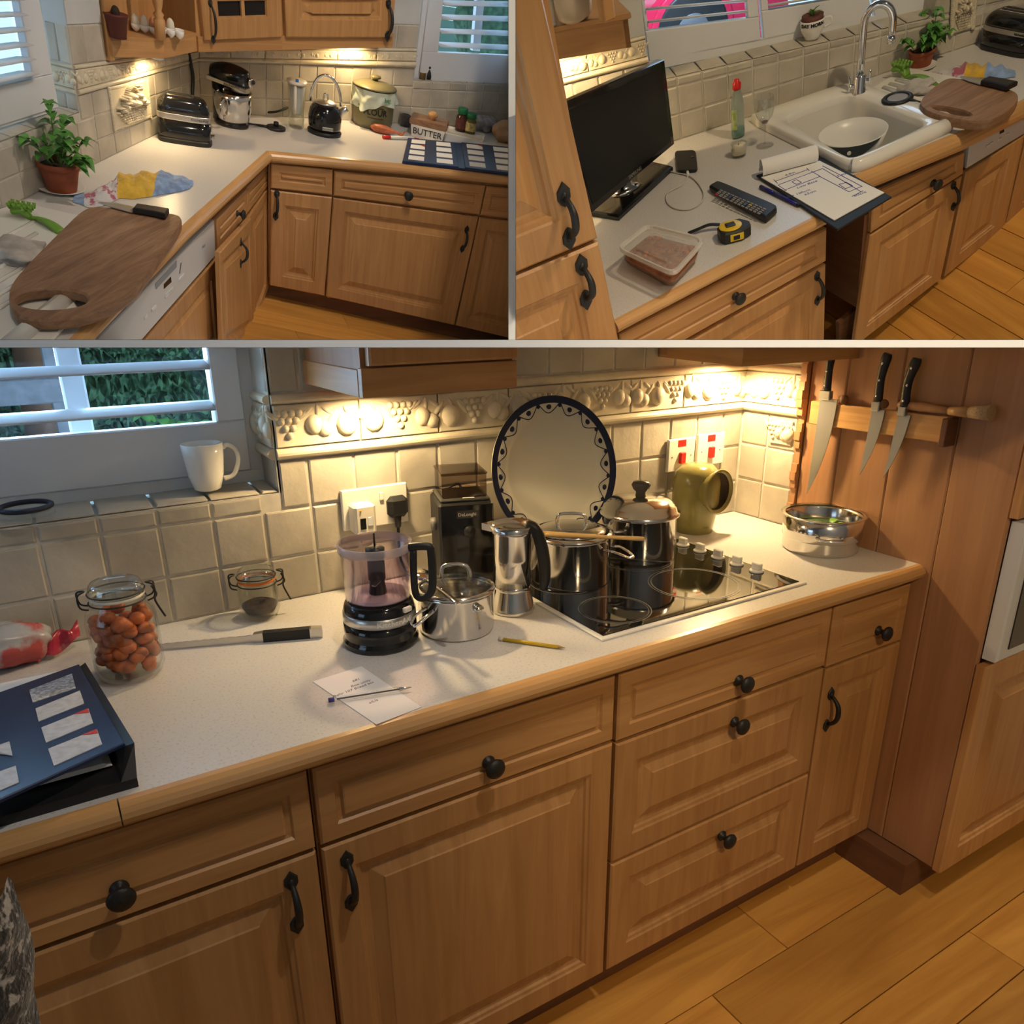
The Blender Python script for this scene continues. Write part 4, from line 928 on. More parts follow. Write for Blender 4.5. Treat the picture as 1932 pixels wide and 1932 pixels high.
# pot with spoon on lid
t,pb,R,A,r,zr=pan((1076,1098),73,1006,None,'steel pot with glass lid and wooden spoon on the hob',name='stew_pot'); lid=r*1.03
pb_=pb
part('lid_rim',M().lathe([(lid*.93,zr+.001),(lid*1.04,zr),(lid*1.04,zr+.004),(lid*.94,zr+.008)],44,cap=False),MT['steel'],t)
part('lid_glass',M().lathe([(lid*.94,zr+.006),(lid*.75,zr+.014),(lid*.4,zr+.020),(0,zr+.022)],40),MT['steel'],t)
part('lid_handle',M().tube([Vector((0,0,zr+.02))-R*.032,Vector((0,0,zr+.036))-R*.032,Vector((0,0,zr+.046))-R*.022,Vector((0,0,zr+.046))+R*.022,Vector((0,0,zr+.036))+R*.032,Vector((0,0,zr+.02))+R*.032],.004,8),MT['chrome'],t)
d=(-A*.45+R*.9).normalized(); ac=Vector((-d.y,d.x,0)); c=d*r+Vector((0,0,zr-.022))
part('side_handle',M().tube([c-ac*.018,c+d*.026-ac*.02,c+d*.055-ac*.012-Vector((0,0,.010)),c+d*.06-Vector((0,0,.012)),c+d*.055+ac*.012-Vector((0,0,.010)),c+d*.026+ac*.02,c+ac*.018],.005,8,flat=.6),MT['chrome'],t)
sp=thing('wooden_spoon','pale wooden spoon lying across the pot lid','spoon',pb+np.array([0,0,zr]))
za=.9+zr+.014; a,b=B.at(985,1005,za),B.at(1216,1017,za+.006)
part('spoon_bowl',M().ell((0,0,0),(.038,.021,.006),16,8).xf(Matrix.Translation(V3(a)+(V3(b)-V3(a)).normalized()*.03)@Matrix.Rotation(math.atan2(b[1]-a[1],b[0]-a[0]),4,'Z')),mat('spoon_wood',(.55,.36,.15),.5),sp,bay=True)
part('spoon_handle',M().tube([V3(a).lerp(V3(b),f) for f in (.2,.4,.7,.95,1.)],[.010,.008,.006,.0075,.005],8,flat=.7),bpy.data.materials['spoon_wood'],sp,bay=True)
# tall pot with domed lid
t,pb,R,A,r,zr=pan((1203,1052),70,966,None,'tall polished pot with domed steel lid at the back of the hob',name='stock_pot'); lid=r*1.04; zt=B.zat(pb,935)
part('lid',M().lathe([(lid*1.02,zr-.002),(lid*1.03,zr+.004),(lid*.97,zr+.008),(lid*.93,zr+.020),(lid*.75,zr+.034),(lid*.4,zr+.042),(0,zr+.043)],44,cap=False),MT['steel'],t)
part('lid_knob',M().lathe([(.014,zr+.040),(.012,zr+.052),(.020,zr+.060),(.024,zr+.070),(.020,zr+.078),(0,zr+.081)],22),mat('dark_knob',(.05,.045,.04),.2),t)
for d in ((-A*.8-R*.6).normalized(),(A*.8+R*.6).normalized()):
    ac=Vector((-d.y,d.x,0)); c=d*r+Vector((0,0,zr-.022)); part('side_handle',M().tube([c-ac*.03,c+d*.022-ac*.03,c+d*.034-ac*.018,c+d*.036,c+d*.034+ac*.018,c+d*.022+ac*.03,c+ac*.03],.006,8,flat=.6),MT['chrome'],t)
# stoneware salt pig
pb=B.at(1308,1000); t=thing('salt_pig','olive stoneware salt pot with round side mouth','pot',pb); R,A=side(B,pb); ol=mat('olive_glaze',(.27,.235,.075),.22,noise=.15,nscale=6,coat=.3)
f=B.prof(pb,[(36,1000),(38,985),(45,945),(46,910),(42,889),(30,877)])
part('pot_body',M().lathe([(0,0),(f[0][0]*.95,0)]+f+[(f[5][0]*.5,f[5][1]+.004),(0,f[5][1]+.005)],36),ol,t)
d=(R*.80-A*.60+Vector((0,0,.04))).normalized(); zc=B.zat(pb,921); mm=Matrix.Translation(Vector((0,0,zc)))@d.to_track_quat('Z','Y').to_matrix().to_4x4()
rm_=.057; part('mouth_rim',M().lathe([(rm_*.80,.03),(rm_*.90,.058),(rm_*1.06,.072),(rm_*1.1,.078),(rm_*1.02,.081),(rm_*.90,.0726)],32,cap=False).xf(mm),ol,t)
part('mouth_inside',M().lathe([(rm_*.90,.0725),(rm_*.84,.055),(0,.050)],28,cap=False).xf(mm),mat('dark_clay',(.06,.035,.02),.7),t)
for i,y in enumerate((971,979,986)):
    hd=math.atan2((-A+R*.75).y,(-A+R*.75).x); text(('Salt','Pot','XXX')[i] if i<2 else 'xxxx',.009,MT['dkink'],t,wrap=(f[1][0]*1.0,hd,B.zat(pb,y)),ext=.0003)
# steamer pan of greens at the right
t,pb,R,A,r,zr=pan((1546,1034),73,970,None,'shallow steel steamer pan of greens near the tall cupboard',name='steamer_pan')
part('rim',M().lathe([(r*1.0,zr-.004),(r*1.10,zr+.002),(r*1.11,zr+.004),(r*1.0,zr+.003)],44,cap=False),MT['steel'],t); part('step_band',M().lathe([(r*1.0,zr*.38),(r*1.035,zr*.42),(r*1.045,zr*.97),(r*1.0,zr*.99)],44,cap=False),MT['steel'],t)
part('greens',M().lathe([(0,zr*.62),(r*.95,zr*.58),(r*.6,zr*.7),(0,zr*.72)],24),mat('dark_greens',(.03,.07,.02),.6,noise=.5,nscale=60),t)
rn=random.Random(9)
for k in range(7):
    a=rn.uniform(-2.4,.2); mb=M(); leafmesh(mb,(.03*math.cos(a),.03*math.sin(a),zr*.68),(math.cos(a),math.sin(a),.5),.035,.02,.3); part('leaf',mb,mat('bright_leaf',(.16,.36,.05),.45) if k==0 else bpy.data.materials['bright_leaf'],t,fix=False)
d=(-A*.97+R*.22).normalized(); ac=Vector((-d.y,d.x,0)); c=d*r*1.04+Vector((0,0,zr*.60)); part('side_handle',M().tube([c-ac*.03,c+d*.016-ac*.03,c+d*.024-ac*.018,c+d*.026,c+d*.024+ac*.018,c+d*.016+ac*.03,c+ac*.03],.006,8,flat=.6),MT['chrome'],t)
# pencil, pen and note
def stick(name,label,cat,a,b,segs,bay=B,z=.9,group=None):
    A_,C_=V3(bay.at(*a,z)),V3(bay.at(*b,z)); t=thing(name,label,cat,(A_+C_)/2,group=group)
    for nme,f0,f1,r0,r1,m in segs:
        up=Vector((0,0,max(s_[3] for s_ in segs)+.0004)); part(nme,M().tube([A_.lerp(C_,f0)+up,A_.lerp(C_,f1)+up],[r0,r1],8),m,t,bay=True,fix=False)
    return t
stick('pencil','short yellow and black pencil on the worktop before the hob','pencil',(941,1209),(1066,1226),[('eraser_end',0,.07,.0038,.0038,mat('pencil_cap',(.5,.45,.4),.5)),('shaft',.07,.9,.0038,.0038,mat('pencil_yellow',(.55,.36,.02),.35)),('tip',.9,.985,.0038,.0009,mat('pencil_wood',(.35,.22,.1),.6)),('lead',.985,1,.0009,.0003,MT['blackm'])])
nq=Q(B.at(590,1287),B.at(710,1368),B.at(795,1335),B.at(682,1258)); 
if nq.n[2]<0: nq.n=-nq.n
t=thing('note_paper','white handwritten note under the clear pen','paper',B.at(690,1310)); pa_=part('sheet',M().rings([nq.loop(0,.0004),nq.loop(0,.0012)]),MT['paper'],t,bay=True)
def scribble(par,q,u,v,txt,size,m,h=.0013,ang=0):
    o=q.p(u,v,h); U=_n(q.p(1,v)-q.p(0,v))
    c,s_=math.cos(ang),math.sin(ang); U=U*c+np.cross(q.n,U)*s_; Vv=np.cross(q.n,U)
    fr=Matrix(((U[0],Vv[0],q.n[0],o[0]),(U[1],Vv[1],q.n[1],o[1]),(U[2],Vv[2],q.n[2],o[2]),(0,0,0,1))); text(txt,size,m,par,fr,.0001,shear=.3)
nq2=Q(B.at(590,1287),B.at(710,1368),B.at(795,1335),B.at(682,1258)); nq2.n=nq.n
for u,v,s_ in ((.22,.62,'681'),(.30,.62,'Box unity'),(.36,.40,'Behr 107 Bread bin'),(.66,.42,'alUs')): scribble(pa_,nq,u,v,s_,.010,MT['dkink'],ang=math.pi/2)
stick('ballpoint_pen','clear ballpoint pen with blue end lying on the note','pen',(620,1326),(777,1301),[('end_cap',0,.07,.0042,.0042,mat('blue_cap',(.05,.05,.25),.4)),('barrel',.07,.85,.0042,.0042,MT['glass']),('ink_tube',.1,.88,.0015,.0015,MT['dkink']),('nib',.85,1,.0038,.0006,MT['brush'])],z=.9015)
# knife rack and knives
XK=XR-.002
rk=thing('knife_rack','wooden magnetic knife rack on the boarded side','rack',(XK,1.18,1.23))
part('rail',M().box(XK-.022,XK,1.0,1.376,1.203,1.263,.002),MT['edge'],rk,bay=True); part('end_block',M().box(XK-.045,XK,.985,1.0,1.198,1.262,.002),MT['oakdark'],rk,bay=True)
def kn(label,yc,ztop,zb_,ztip,w,tiltd):
    t=thing('kitchen_knife',label,'knife',(XK-.026,yc,ztip),group='kitchen knives on the rack'); x=XK-.0245
    ty=lambda z:yc+(z-1.23)*tiltd
    n=8; L=[];Rr=[]
    for i in range(n+1):
        f=i/n; z=zb_+(ztip-zb_)*f; L.append((ty(z)+w*.45,z)); Rr.append((ty(z)+w*.45-w*(1-f**2.2)*1.0,z))
    poly=L+Rr[::-1][1:]
    part('blade',M().prism([(p[0],p[1]) for p in poly],0,.002).xf(Matrix(((0,0,-1,x),(1,0,0,0),(0,1,0,0),(0,0,0,1)))),MT['blade'],t,bay=True)
    part('bolster',M().box(x-.010,x+.006,ty(zb_)-w*.18,ty(zb_)+w*.46,zb_-.004,zb_+.02,.002),MT['brush'],t,bay=True)
    z0=zb_+.02; pts=[(x-.002,ty(z0)+w*.12,z0),(x-.003,ty(z0)+w*.14,z0+(ztop-z0)*.5),(x-.004,ty(ztop)+w*.10,ztop-.012),(x-.004,ty(ztop)+w*.02,ztop)]
    g=part('grip',M().tube(pts,[.0115,.0105,.013,.010],10,flat=.75),MT['blackm'],t,bay=True)
    for f in (.12,.45,.8): part('rivet',M().ell((x-.0135,ty(z0+(ztop-z0)*f)+w*.13,z0+(ztop-z0)*f),(.0015,.003,.003),8,4),MT['steel'],g,bay=True)
kn('largest chef knife, leftmost on the rack',1.322,1.405,1.275,1.015,.052,-.02); kn('middle knife on the rack with riveted black handle',1.176,1.395,1.262,1.095,.034,-.05); kn('right knife on the rack nearest the pastry brush',1.107,1.388,1.257,1.10,.030,-.09)
for y,lb in ((1.277,'left'),(1.165,'right')):
    mb=M().ell((XK-.020,y,1.276),(.012,.012,.012),10,8); solo('cork_stopper',mb,MT['oakdark'],f'dark cork ball on the rack top, {lb} of the two','stopper',(XK-.02,y,1.264),bay=True)
br=thing('pastry_brush','wooden pastry brush with pale bristles lying on the rack','brush',(XK-.02,1.0,1.262))
part('grip',M().tube([(XK-.02,1.125,1.278),(XK-.021,1.07,1.279),(XK-.022,1.00,1.277)],[.008,.011,.007],10),MT['panel'],br,bay=True)
part('ferrule',M().tube([(XK-.022,1.00,1.277),(XK-.023,.955,1.279)],[.009,.013],10),MT['edge'],br,bay=True); part('bristles',M().tube([(XK-.023,.955,1.279),(XK-.025,.905,1.283)],[.012,.018],10),mat('bristle',(.50,.36,.2),.8,noise=.3,nscale=120,stretch=(8,1,8)),br,bay=True)
# garment at the lower left corner
gm=thing('knitted_garment','black and grey flecked knitted garment at the lower left corner','garment',B.at(-10,1900,.45))
cpts=[(10,1640,.60),(36,1690,.56),(62,1780,.50),(60,1860,.45),(78,1930,.42)]
mb=M(); ring=[]
for x,y,z in cpts:
    w=B.wall((0,.86),(1,.86)); p=B.on(x,y,w); ring.append(p)
def gf(u,v):
    k=u*(len(ring)-1); i=min(int(k),len(ring)-2); p=ring[i]*(1-(k-i))+ring[i+1]*(k-i); a=v*math.pi*1.4; w=.16
    return (p[0]-.09*(1-math.cos(a))-.0,p[1]-.10*math.sin(a)+.008*math.sin(u*19+v*5),p[2]-.01)
part('knit',M().grid(gf,20,14),mat('flecked_knit',(.012,.012,.014),.95,c2=(.34,.33,.33),nscale=75,lo=.54,hi=.62,bump=.6,bscale=90,sheen=.3),gm,bay=True,fix=False)
# ================================================================ upper left set: corner of the kitchen
CUR[0]=TL
class WM:
    """a vertical wall plane of a set, addressed by distance along it and height"""
    def __init__(s,bay,a,b,off=0):
        s.b=bay; A,t,n=bay.wall(a,b); 
        if n@(bay.eye[:2]-A)<0: n=-n
        s.n=n; s.t=t; s.a=A+n*off; s.W=(s.a,t,np.array([-t[1],t[0]]))
    def pt(s,a,z): p=s.a+s.t*a; return np.array([p[0],p[1],z])
    def az(s,px,py): p=s.b.on(px,py,s.W); return (p[:2]-s.a)@s.t,p[2]
    def zl(s,p,q):
        (a0,z0),(a1,z1)=s.az(*p),s.az(*q); return lambda a:z0+(z1-z0)*(a-a0)/(a1-a0)
    def mk(s,*c):
        q=Q(*c); nn=np.array([s.n[0],s.n[1],0])
        if q.n@nn<0: q.n=-q.n
        return q
    def band(s,a0,a1,f0,f1):
        f=lambda g,a:g(a) if callable(g) else g
        return s.mk(s.pt(a0,f(f0,a0)),s.pt(a1,f(f0,a1)),s.pt(a1,f(f1,a1)),s.pt(a0,f(f1,a0)))
    def pq(s,*px): return s.mk(*[s.b.on(x,y,s.W) for x,y in px])
def qz(bay,pts,z,t=0):
    q=Q(*[bay.at(x,y,z) for x,y in pts])
    if q.n[2]<0: q.n=-q.n
    return q
lft=TL.at(-70,432); cor=TL.at(379,212); rgt=TL.at(1010,247)
W1=WM(TL,lft,cor); W2=WM(TL,cor,rgt)
a16=W1.az(16,390)[0]; aC=float(np.linalg.norm(cor-lft)); aR=float(np.linalg.norm(rgt-cor)); aV=W1.az(150,211)[0]
def slab(name,w,a0,a1,z0,z1,th,label):
    q=w.band(a0,a1,z0,z1); return M().rings([q.loop(0,-th),q.loop(0,0)])
# left wall
zs1=W1.az(150,213)[1]
mb=slab('x',W1,0,aC,0,zs1,.16,''); m2=slab('x',W1,aV,aC,zs1,1.75,.16,''); mb.add(m2.v,m2.f); m2=slab('x',W1,-2.6,-.002,-1.5,1.9,.16,''); mb.add(m2.v,m2.f)
wl=solo('wall_left',mb,MT['grout'],'tiled left wall of the kitchen corner with the fruit basket tile','wall',kind='structure')
r1=W1.zl((185,264),(379,183)); r2=W1.zl((144,230),(379,149)); d0=W1.zl((143,180),(360,119)); d1=W1.zl((142,169),(360,112)); d2=W1.zl((138,131),(347,100)); d3=W1.zl((137,123),(347,96))
aj=W1.az(183,265)[0]; st=.142
joints=[aj+st*k for k in range(-12,12)]; joints=[0]+[x for x in joints if .02<x<aC-.03]+[aC]
ab0,ab1=W1.az(200,163)[0],W1.az(277,148)[0]
zc=lambda a:.9
for a,b in zip(joints[:-1],joints[1:]):
    tiles(wl,W1.band(a,b,.9,r1),1,1)
    if b<=aV+.02:
        tiles(wl,W1.band(a,b,r1,lambda x:min(r2(x),zs1-.004)),1,1)
    else:
        if not (a>ab0-.05 and b<ab1+.06): tiles(wl,W1.band(a,b,r1,r2),1,1); tiles(wl,W1.band(max(a,aV),b,r2,d0),1,1)
        tiles(wl,W1.band(max(a,aV),b,d3,lambda x:d3(x)+.13),1,1)
# basket relief panel
def basket(wall,q,s=1.):
    p=part('basket_panel',M().rings([q.loop(.002,0),q.loop(.002,.006),q.loop(.006,.008),q.loop(.012,.008),q.loop(.014,.006)],base=False),MT['relief'],wall,bay=True,fix=False)
    mb=M()
    def blob(u,v,ru,rv,rz):
        m=M().ell((0,0,0),(ru*q.L,rv*q.H,rz),10,4,half=True).xf(q.frame(u,v,.005)); mb.add(m.v,m.f,True)
    for r in range(6):
        w=.20+.20*r/5
        for i in range(9): blob(.5-w+2*w*(i+.5)/9,.10+.058*r,w/9*.95,.036,.010*s)
    for i in range(22): blob(.14+.72*i/21,.46+.10*abs(i/21-.5)**1.3,.03,.03,.016*s)
    rn=random.Random(2)
    for i in range(16): blob(.20+.17*rn.random(),.42+.30*rn.random(),.035,.035,.022*s)
    for u,v,r in ((.45,.58,.10),(.58,.52,.09),(.70,.58,.10),(.50,.70,.08),(.66,.70,.07),(.78,.50,.08)): blob(u,v,r,r,.024*s)
    for i in range(20):
        a=math.pi*i/19; blob(.52+.17*math.cos(a),.55+.36*math.sin(a),.022,.022,.014*s)
    for i in range(8): blob(.62+.1*rn.random()*2,.80+.1*rn.random(),.05,.02,.010)
    part('basket_relief',mb,MT['relief'],p,bay=True,fix=False)
    mb=M()
    for i in range(22):
        for u,v in ((.02,i/21),(.98,i/21)):
            m=M().ell((0,0,0),(.008,.008,.006),6,3,half=True).xf(q.frame(u,.02+v*.96,.006)); mb.add(m.v,m.f,True)
    part('rope_border',mb,MT['relief'],p,bay=True,fix=False)
basket(wl,W1.pq((213,248),(284,222),(276,148),(200,163)),1.6)
for a,b,fa,fb in ((0,1,d0,d1),):
    pass
da=[aV+.002]; 
while da[-1]<aC-.3: da.append(da[-1]+.21)
da.append(aC-.004)
for i,(a,b) in enumerate(zip(da[:-1],da[1:])):
    mould(wl,W1.band(a,b,d0,d1)); fruit(wl,W1.band(a,b,d1,d2),1.2,i+20); mould(wl,W1.band(a,b,d2,d3))
q=W1.band(aV,W1.az(205,60)[0]+.25,lambda x:d3(x)+.134,1.74); patch('plaster',q,.004,MT['plaster'],wl)
# sill, reveal and left window
zi=zs1+.003; pin=TL.at(97,203,zi+.004); dep=abs((pin[:2]-W1.a)@W1.n); n3=np.array([W1.n[0],W1.n[1],0])
def deep(p,d): return p-n3*d
ja=[x for x in joints if x<aV]+[aV]
for a,b in zip(ja[:-1],ja[1:]):
    q=Q(W1.pt(a,zi),W1.pt(b,zi),deep(W1.pt(b,zi+.006),dep),deep(W1.pt(a,zi+.006),dep))
    if q.n[2]<0: q.n=-q.n
    tiles(wl,q,1,1)
rq=lambda z0,z1:Q(deep(W1.pt(aV,z0),dep),W1.pt(aV,z0),W1.pt(aV,z1),deep(W1.pt(aV,z1),dep))
def rfix(q):
    tt=np.array([W1.t[0],W1.t[1],0])
    if q.n@tt>0: q.n=-q.n
    return q
q=rfix(rq(zs1,1.75)); patch('reveal_board',q,.004,MT['plaster'],wl,h=-.002)
zz=[zs1+.005,d0(aV)-.0,d1(aV),d2(aV),d3(aV),d3(aV)+.13]
tiles(wl,rfix(rq(zz[0],zz[1])),2,1,t=.006); mould(wl,rfix(rq(zz[1],zz[2]))); fruit(wl,rfix(rq(zz[2],zz[3])),1.2,4); mould(wl,rfix(rq(zz[3],zz[4]))); tiles(wl,rfix(rq(zz[4],zz[5])),2,1,t=.006)
Ww=WM(TL,deep(W1.pt(0,0),dep-.02),deep(W1.pt(aC,0),dep-.02))
wn=thing('window_2','white shuttered window left of the fruit basket tile','window',deep(W1.pt(aV-.3,zs1),dep),kind='structure')
q=Ww.pq((-60,247),(97,199),(55,-25),(-110,-25)); u1=.74
shutter(wn,q,(.0,u1,.30,1.),6,tilt=.12,lw=.085,lt=.011,t=.03,vof=.35)
patch('window_frame',Ww.pq((-60,252),(98,205),(97,197),(-60,243)),.02,MT['white'],wn,h=.004)
def skyback(bay,wm,a0,a1,d,z0,z1,label):
    c=[wm.pt(a0,z0),wm.pt(a1,z0),wm.pt(a1,z1),wm.pt(a0,z1)]; n_=np.array([wm.n[0],wm.n[1],0]); c=[x-n_*d for x in c]; q=wm.mk(*c)
    return solo('sky_backdrop',M().rings([q.loop(0,-.02),q.loop(0,0)]),MT['sky'],label,'sky',kind='structure',bay=True)
skyback(TL,W1,-2.2,5.5,1.6,-3,1.75,'pale sky outside the left shuttered window')
# back wall
zs2=W2.zl((778,152),(957,161)); aw=W2.az(783,120)[0]
q0=W2.band(0,aR,0,lambda a:zs2(a)-.002 if a>.1 else zs2(aw)); mb=slab('x',W2,0,aw,0,1.78,.14,''); q=W2.band(aw,aR,0,zs2); mb.rings([q.loop(0,-.14),q.loop(0,0)])
w2=solo('wall_back',mb,MT['grout'],'tiled back wall behind the mixer and kettle','wall',kind='structure')
e1=W2.zl((470,184),(957,212)); e2=W2.zl((470,150),(957,171)); g0=W2.zl((470,118),(781,127.5)); g1=W2.zl((470,109),(781,115)); g2=W2.zl((470,91),(781,97)); g3=W2.zl((470,87),(781,91.5))
xs=[379,409,440,470,501,532,563.5,597,631,664,699,741,780]; al=[max(0,W2.az(x,150)[0]) for x in xs]; al[0]=0
stp=al[-1]-al[-2]
while al[-1]<aR: al.append(al[-1]+stp*.93)
for a,b in zip(al[:-1],al[1:]):
    b=min(b,aR); tiles(w2,W2.band(a,b,.9,e1),1,1)
    if a<aw-.02:
        b_=min(b,aw); tiles(w2,W2.band(a,b,e1,e2),1,1); tiles(w2,W2.band(a,b_,e2,g0),1,1); tiles(w2,W2.band(a,b_,g3,lambda x:g3(x)+.115),1,1)
    else: tiles(w2,W2.band(a,b,e1,lambda x:min(e2(x),zs2(x)-.045)),1,1); tiles(w2,W2.band(a,b,lambda x:min(e2(x),zs2(x)-.045),lambda x:zs2(x)-.001),1,1)
dd=[0.004]+[W2.az(x,110)[0] for x in (433,498,565,634,708)]+[aw-.003]
for i,(a,b) in enumerate(zip(dd[:-1],dd[1:])):
    mould(w2,W2.band(a,b,g0,g1)); fruit(w2,W2.band(a,b,g1,g2),2.2,i+40); mould(w2,W2.band(a,b,g2,g3))
q=W2.band(W2.az(745,60)[0]-.1,aw,lambda x:g3(x)+.12,1.78); patch('plaster',q,.004,MT['plaster'],w2)
# right window
wn=thing('window_3','white louvred window above the spice bottles','window',W2.pt(aw+.3,1.15),kind='structure')
Wv=WM(TL,W2.pt(0,0),W2.pt(aR,0),-.05)
q=Wv.pq((783,143),(1010,156),(1010,-35),(806,-35)); shutter(wn,q,(.135,1.,.285,1.),5,tilt=-.2,lw=.07,lt=.010,t=.03,vof=.55)
patch('window_frame',Wv.pq((776,149),(1010,162),(1010,155),(779,142)),.03,MT['white'],wn,h=.0); patch('window_frame',Wv.pq((776,147),(786,147),(808,-35),(797,-35)),.03,MT['white'],wn)
part('mullion',M().rings([Wv.pq((900,100),(914,101),(926,-35),(912,-35)).loop(0,-.08),Wv.pq((900,100),(914,101),(926,-35),(912,-35)).loop(0,-.05)]),MT['white'],wn,bay=True)
ja=[a for a in al if a>aw-.02]+[aR]
for a,b in zip(ja[:-1],ja[1:]):
    if b-a<.01: continue
    n_=np.array([W2.n[0],W2.n[1],0]); q=Q(W2.pt(a,zs2(a)+.001),W2.pt(b,zs2(b)+.001),W2.pt(b,zs2(b)+.004)-n_*.07,W2.pt(a,zs2(a)+.004)-n_*.07)
    if q.n[2]<0: q.n=-q.n
    tiles(w2,q,1,1)
skyback(TL,W2,.2,7.5,3.0,-2.5,1.75,'pale sky outside the spice bottle window')
n_=np.array([W2.n[0],W2.n[1],0])
for i,(a,d,r,lb) in enumerate(((W2.az(940,60)[0]+1.28,1.7,.45,'bluish conifer shrub outside the spice bottle window'),(W2.az(990,60)[0]+2.2,2.2,.5,'dark shrub at the right of the spice bottle window'))):
    p=W2.pt(a,0)-n_*d; lump('garden_shrub',lb,'shrub',(p[0],p[1],.55),(r*.7,r*.6,r*1.2),MT['hedge'],amp=.3,k=16,seed=i+5.)
Wsh=WM(TL,W2.pt(0,0)-n_*2.5,W2.pt(1,0)-n_*2.5); p=Wsh.pt(Wsh.az(850,60)[0],0); t=thing('garden_shed','pale green boarded shed outside the spice bottle window','shed',(p[0],p[1],.3))
for k in range(14):
    q=Wsh.band(Wsh.az(800,60)[0],Wsh.az(903,60)[0],.1+.1*k,.195+.1*k); part('cladding_board',M().rings([q.loop(0,0),q.loop(0,.012),q.loop(.004,.016)]),mat('sage_paint',(.30,.52,.42),.6) if k==0 else bpy.data.materials['sage_paint'],t,bay=True)
# worktop
tp=[(-70,432),(379,212),(1010,247),(1010,335.5),(760,308.5),(503,284),(339,429),(130,640),(70,712)]
P2=[TL.at(*p)[:2] for p in tp]; P2[0]=W1.pt(0.0,0)[:2]; P2[1]=cor[:2]; 
wt=thing('worktop','L-shaped speckled cream worktop with oak edging below the mixer','worktop',TL.at(480,260))
part('laminate_top',M().prism(P2,.855,.9),MT['lam'],wt,bay=True)
sc=1.35; ed=[(0,.9)]+[(.026*sc*math.sin(a),.9-.0195*sc+.0195*sc*math.cos(a)) for a in [math.pi*k/8 for k in range(1,8)]]+[(0,.9-.039*sc)]
fl_=[TL.at(*p)[:2] for p in ((70,712),(130,640),(339,429),(503,284),(760,308.5),(1010,335.5))]
mb=M(); sweep(mb,ed,fl_[:4]); part('edging',mb,MT['edge'],wt,bay=True); mb=M(); sweep(mb,ed,fl_[3:]); part('edging',mb,MT['edge'],wt,bay=True)
# fronts on the back run
Wf=WM(TL,TL.at(503,284),TL.at(1010,335.5),-.022); Wg=WM(TL,TL.at(130,640),TL.at(503,284),-.03)
def unit(wm,label,fronts,a0,a1,zb,name='base_cabinet',s=1.3,dep=.24,m=None,zt_=.85):
    p=wm.pt((a0+a1)/2,zb); t=thing(name,label,'cabinet',p)
    n_=np.array([wm.n[0],wm.n[1],0]); q=wm.band(a0,a1,zb+.07,zt_)
    part('carcass',M().rings([q.loop(0,-dep),q.loop(0,-.002)]),m or MT['oak'],t,bay=True)
    for st_,px,kn_,hd_ in fronts: front(t,wm.pq(*px),st_,kn_,hd_,s)
    return t
az=lambda w,p:w.az(*p)
unit(Wf,'narrow oak cabinet in the corner below the kettle',[('drawer',((509.5,352),(625,365),(626,318),(509.5,305)),None,None),('door',((508,535),(610.5,555),(624.5,369.5),(509.5,356)),None,(.085,.865))],az(Wf,(507,400))[0],az(Wf,(625,400))[0],az(Wf,(560,548))[1])
unit(Wf,'wide oak cabinet with knobbed drawer left of the sample folder',[('drawer',((627.5,366),(902,402.5),(913.5,348),(629,320)),(.47,.42),None),('door',((613.5,556),(855,610.5),(900,407),(627,370.5)),None,(.93,.80))],az(Wf,(626,400))[0],az(Wf,(901,400))[0],az(Wf,(735,585))[1])
unit(Wf,'oak cabinet below the open sample folder at the right edge',[('drawer',((904,403),(1010,417),(1020,359),(916,349)),None,None),('door',((858,611),(990,642),(1012,422),(902.5,407.5)),None,None)],az(Wf,(902,400))[0],aR*.98,az(Wf,(900,622))[1])
# left run fronts and the dishwasher
unit(Wg,'oak corner cabinet beside the half-open door',[('drawer',((459.5,401),(501,346),(502,304),(459.5,352)),None,None),('door',((472,626),(500,541),(501,350),(462,408)),None,None)],az(Wg,(458,400))[0],az(Wg,(501,330))[0],az(Wg,(486,585))[1],s=1.0)
unit(Wg,'small oak cabinet next to the dishwasher with its door ajar',[('drawer',((402.5,470),(458,403),(458,355),(399.5,413)),(.62,.52),None)],az(Wg,(399,440))[0],az(Wg,(457,400))[0],az(Wg,(430,640))[1],s=1.15)
ajr=[o for o in TL.objs if o.get('label','').startswith('small oak cabinet')][0]
Wa=WM(TL,Wg.pt(az(Wg,(404,480))[0],0)+np.array([Wg.n[0],Wg.n[1],0])*.05,Wg.pt(az(Wg,(466,412))[0],0)+np.array([Wg.n[0],Wg.n[1],0])*.012)
front(ajr,Wa.pq((412,665),(472,640),(466,409),(405,475)),'door',None,(.60,.82),1.1)
dw=thing('dishwasher','built-in dishwasher with white control panel below the chopping board','dishwasher',Wg.pt(az(Wg,(330,560))[0],.3))
q=Wg.pq((215,690),(400,481),(397.5,414),(150,662)); pn=part('control_panel',M().rings([q.loop(0,-.2),q.loop(0,.012),q.loop(.004,.016)]),mat('appliance_white',(.62,.61,.60),.35),dw,bay=True)
def onq(px): # a point of the panel plane
    w=Wg; return w.az(*px)
def plq(bay,q,px,h):
    o=[]
    for x,y in px:
        v=bay.ray(x,y); k=((q.c[0]+q.n*h-bay.eye)@q.n)/(v@q.n); o.append(bay.eye+v*k)
    r=Q(*o)
    if r.n@q.n<0: r.n=-r.n
    return r
patch('grip_recess',plq(TL,q,((294,546),(333,504),(333,491),(292,536)),.0162),.001,mat('grey_recess',(.25,.27,.31),.4),pn)
patch('display',plq(TL,q,((309,545),(323,532),(322,522),(309,536)),.0162),.0015,mat('display_glass',(.03,.015,.01),.2),pn)
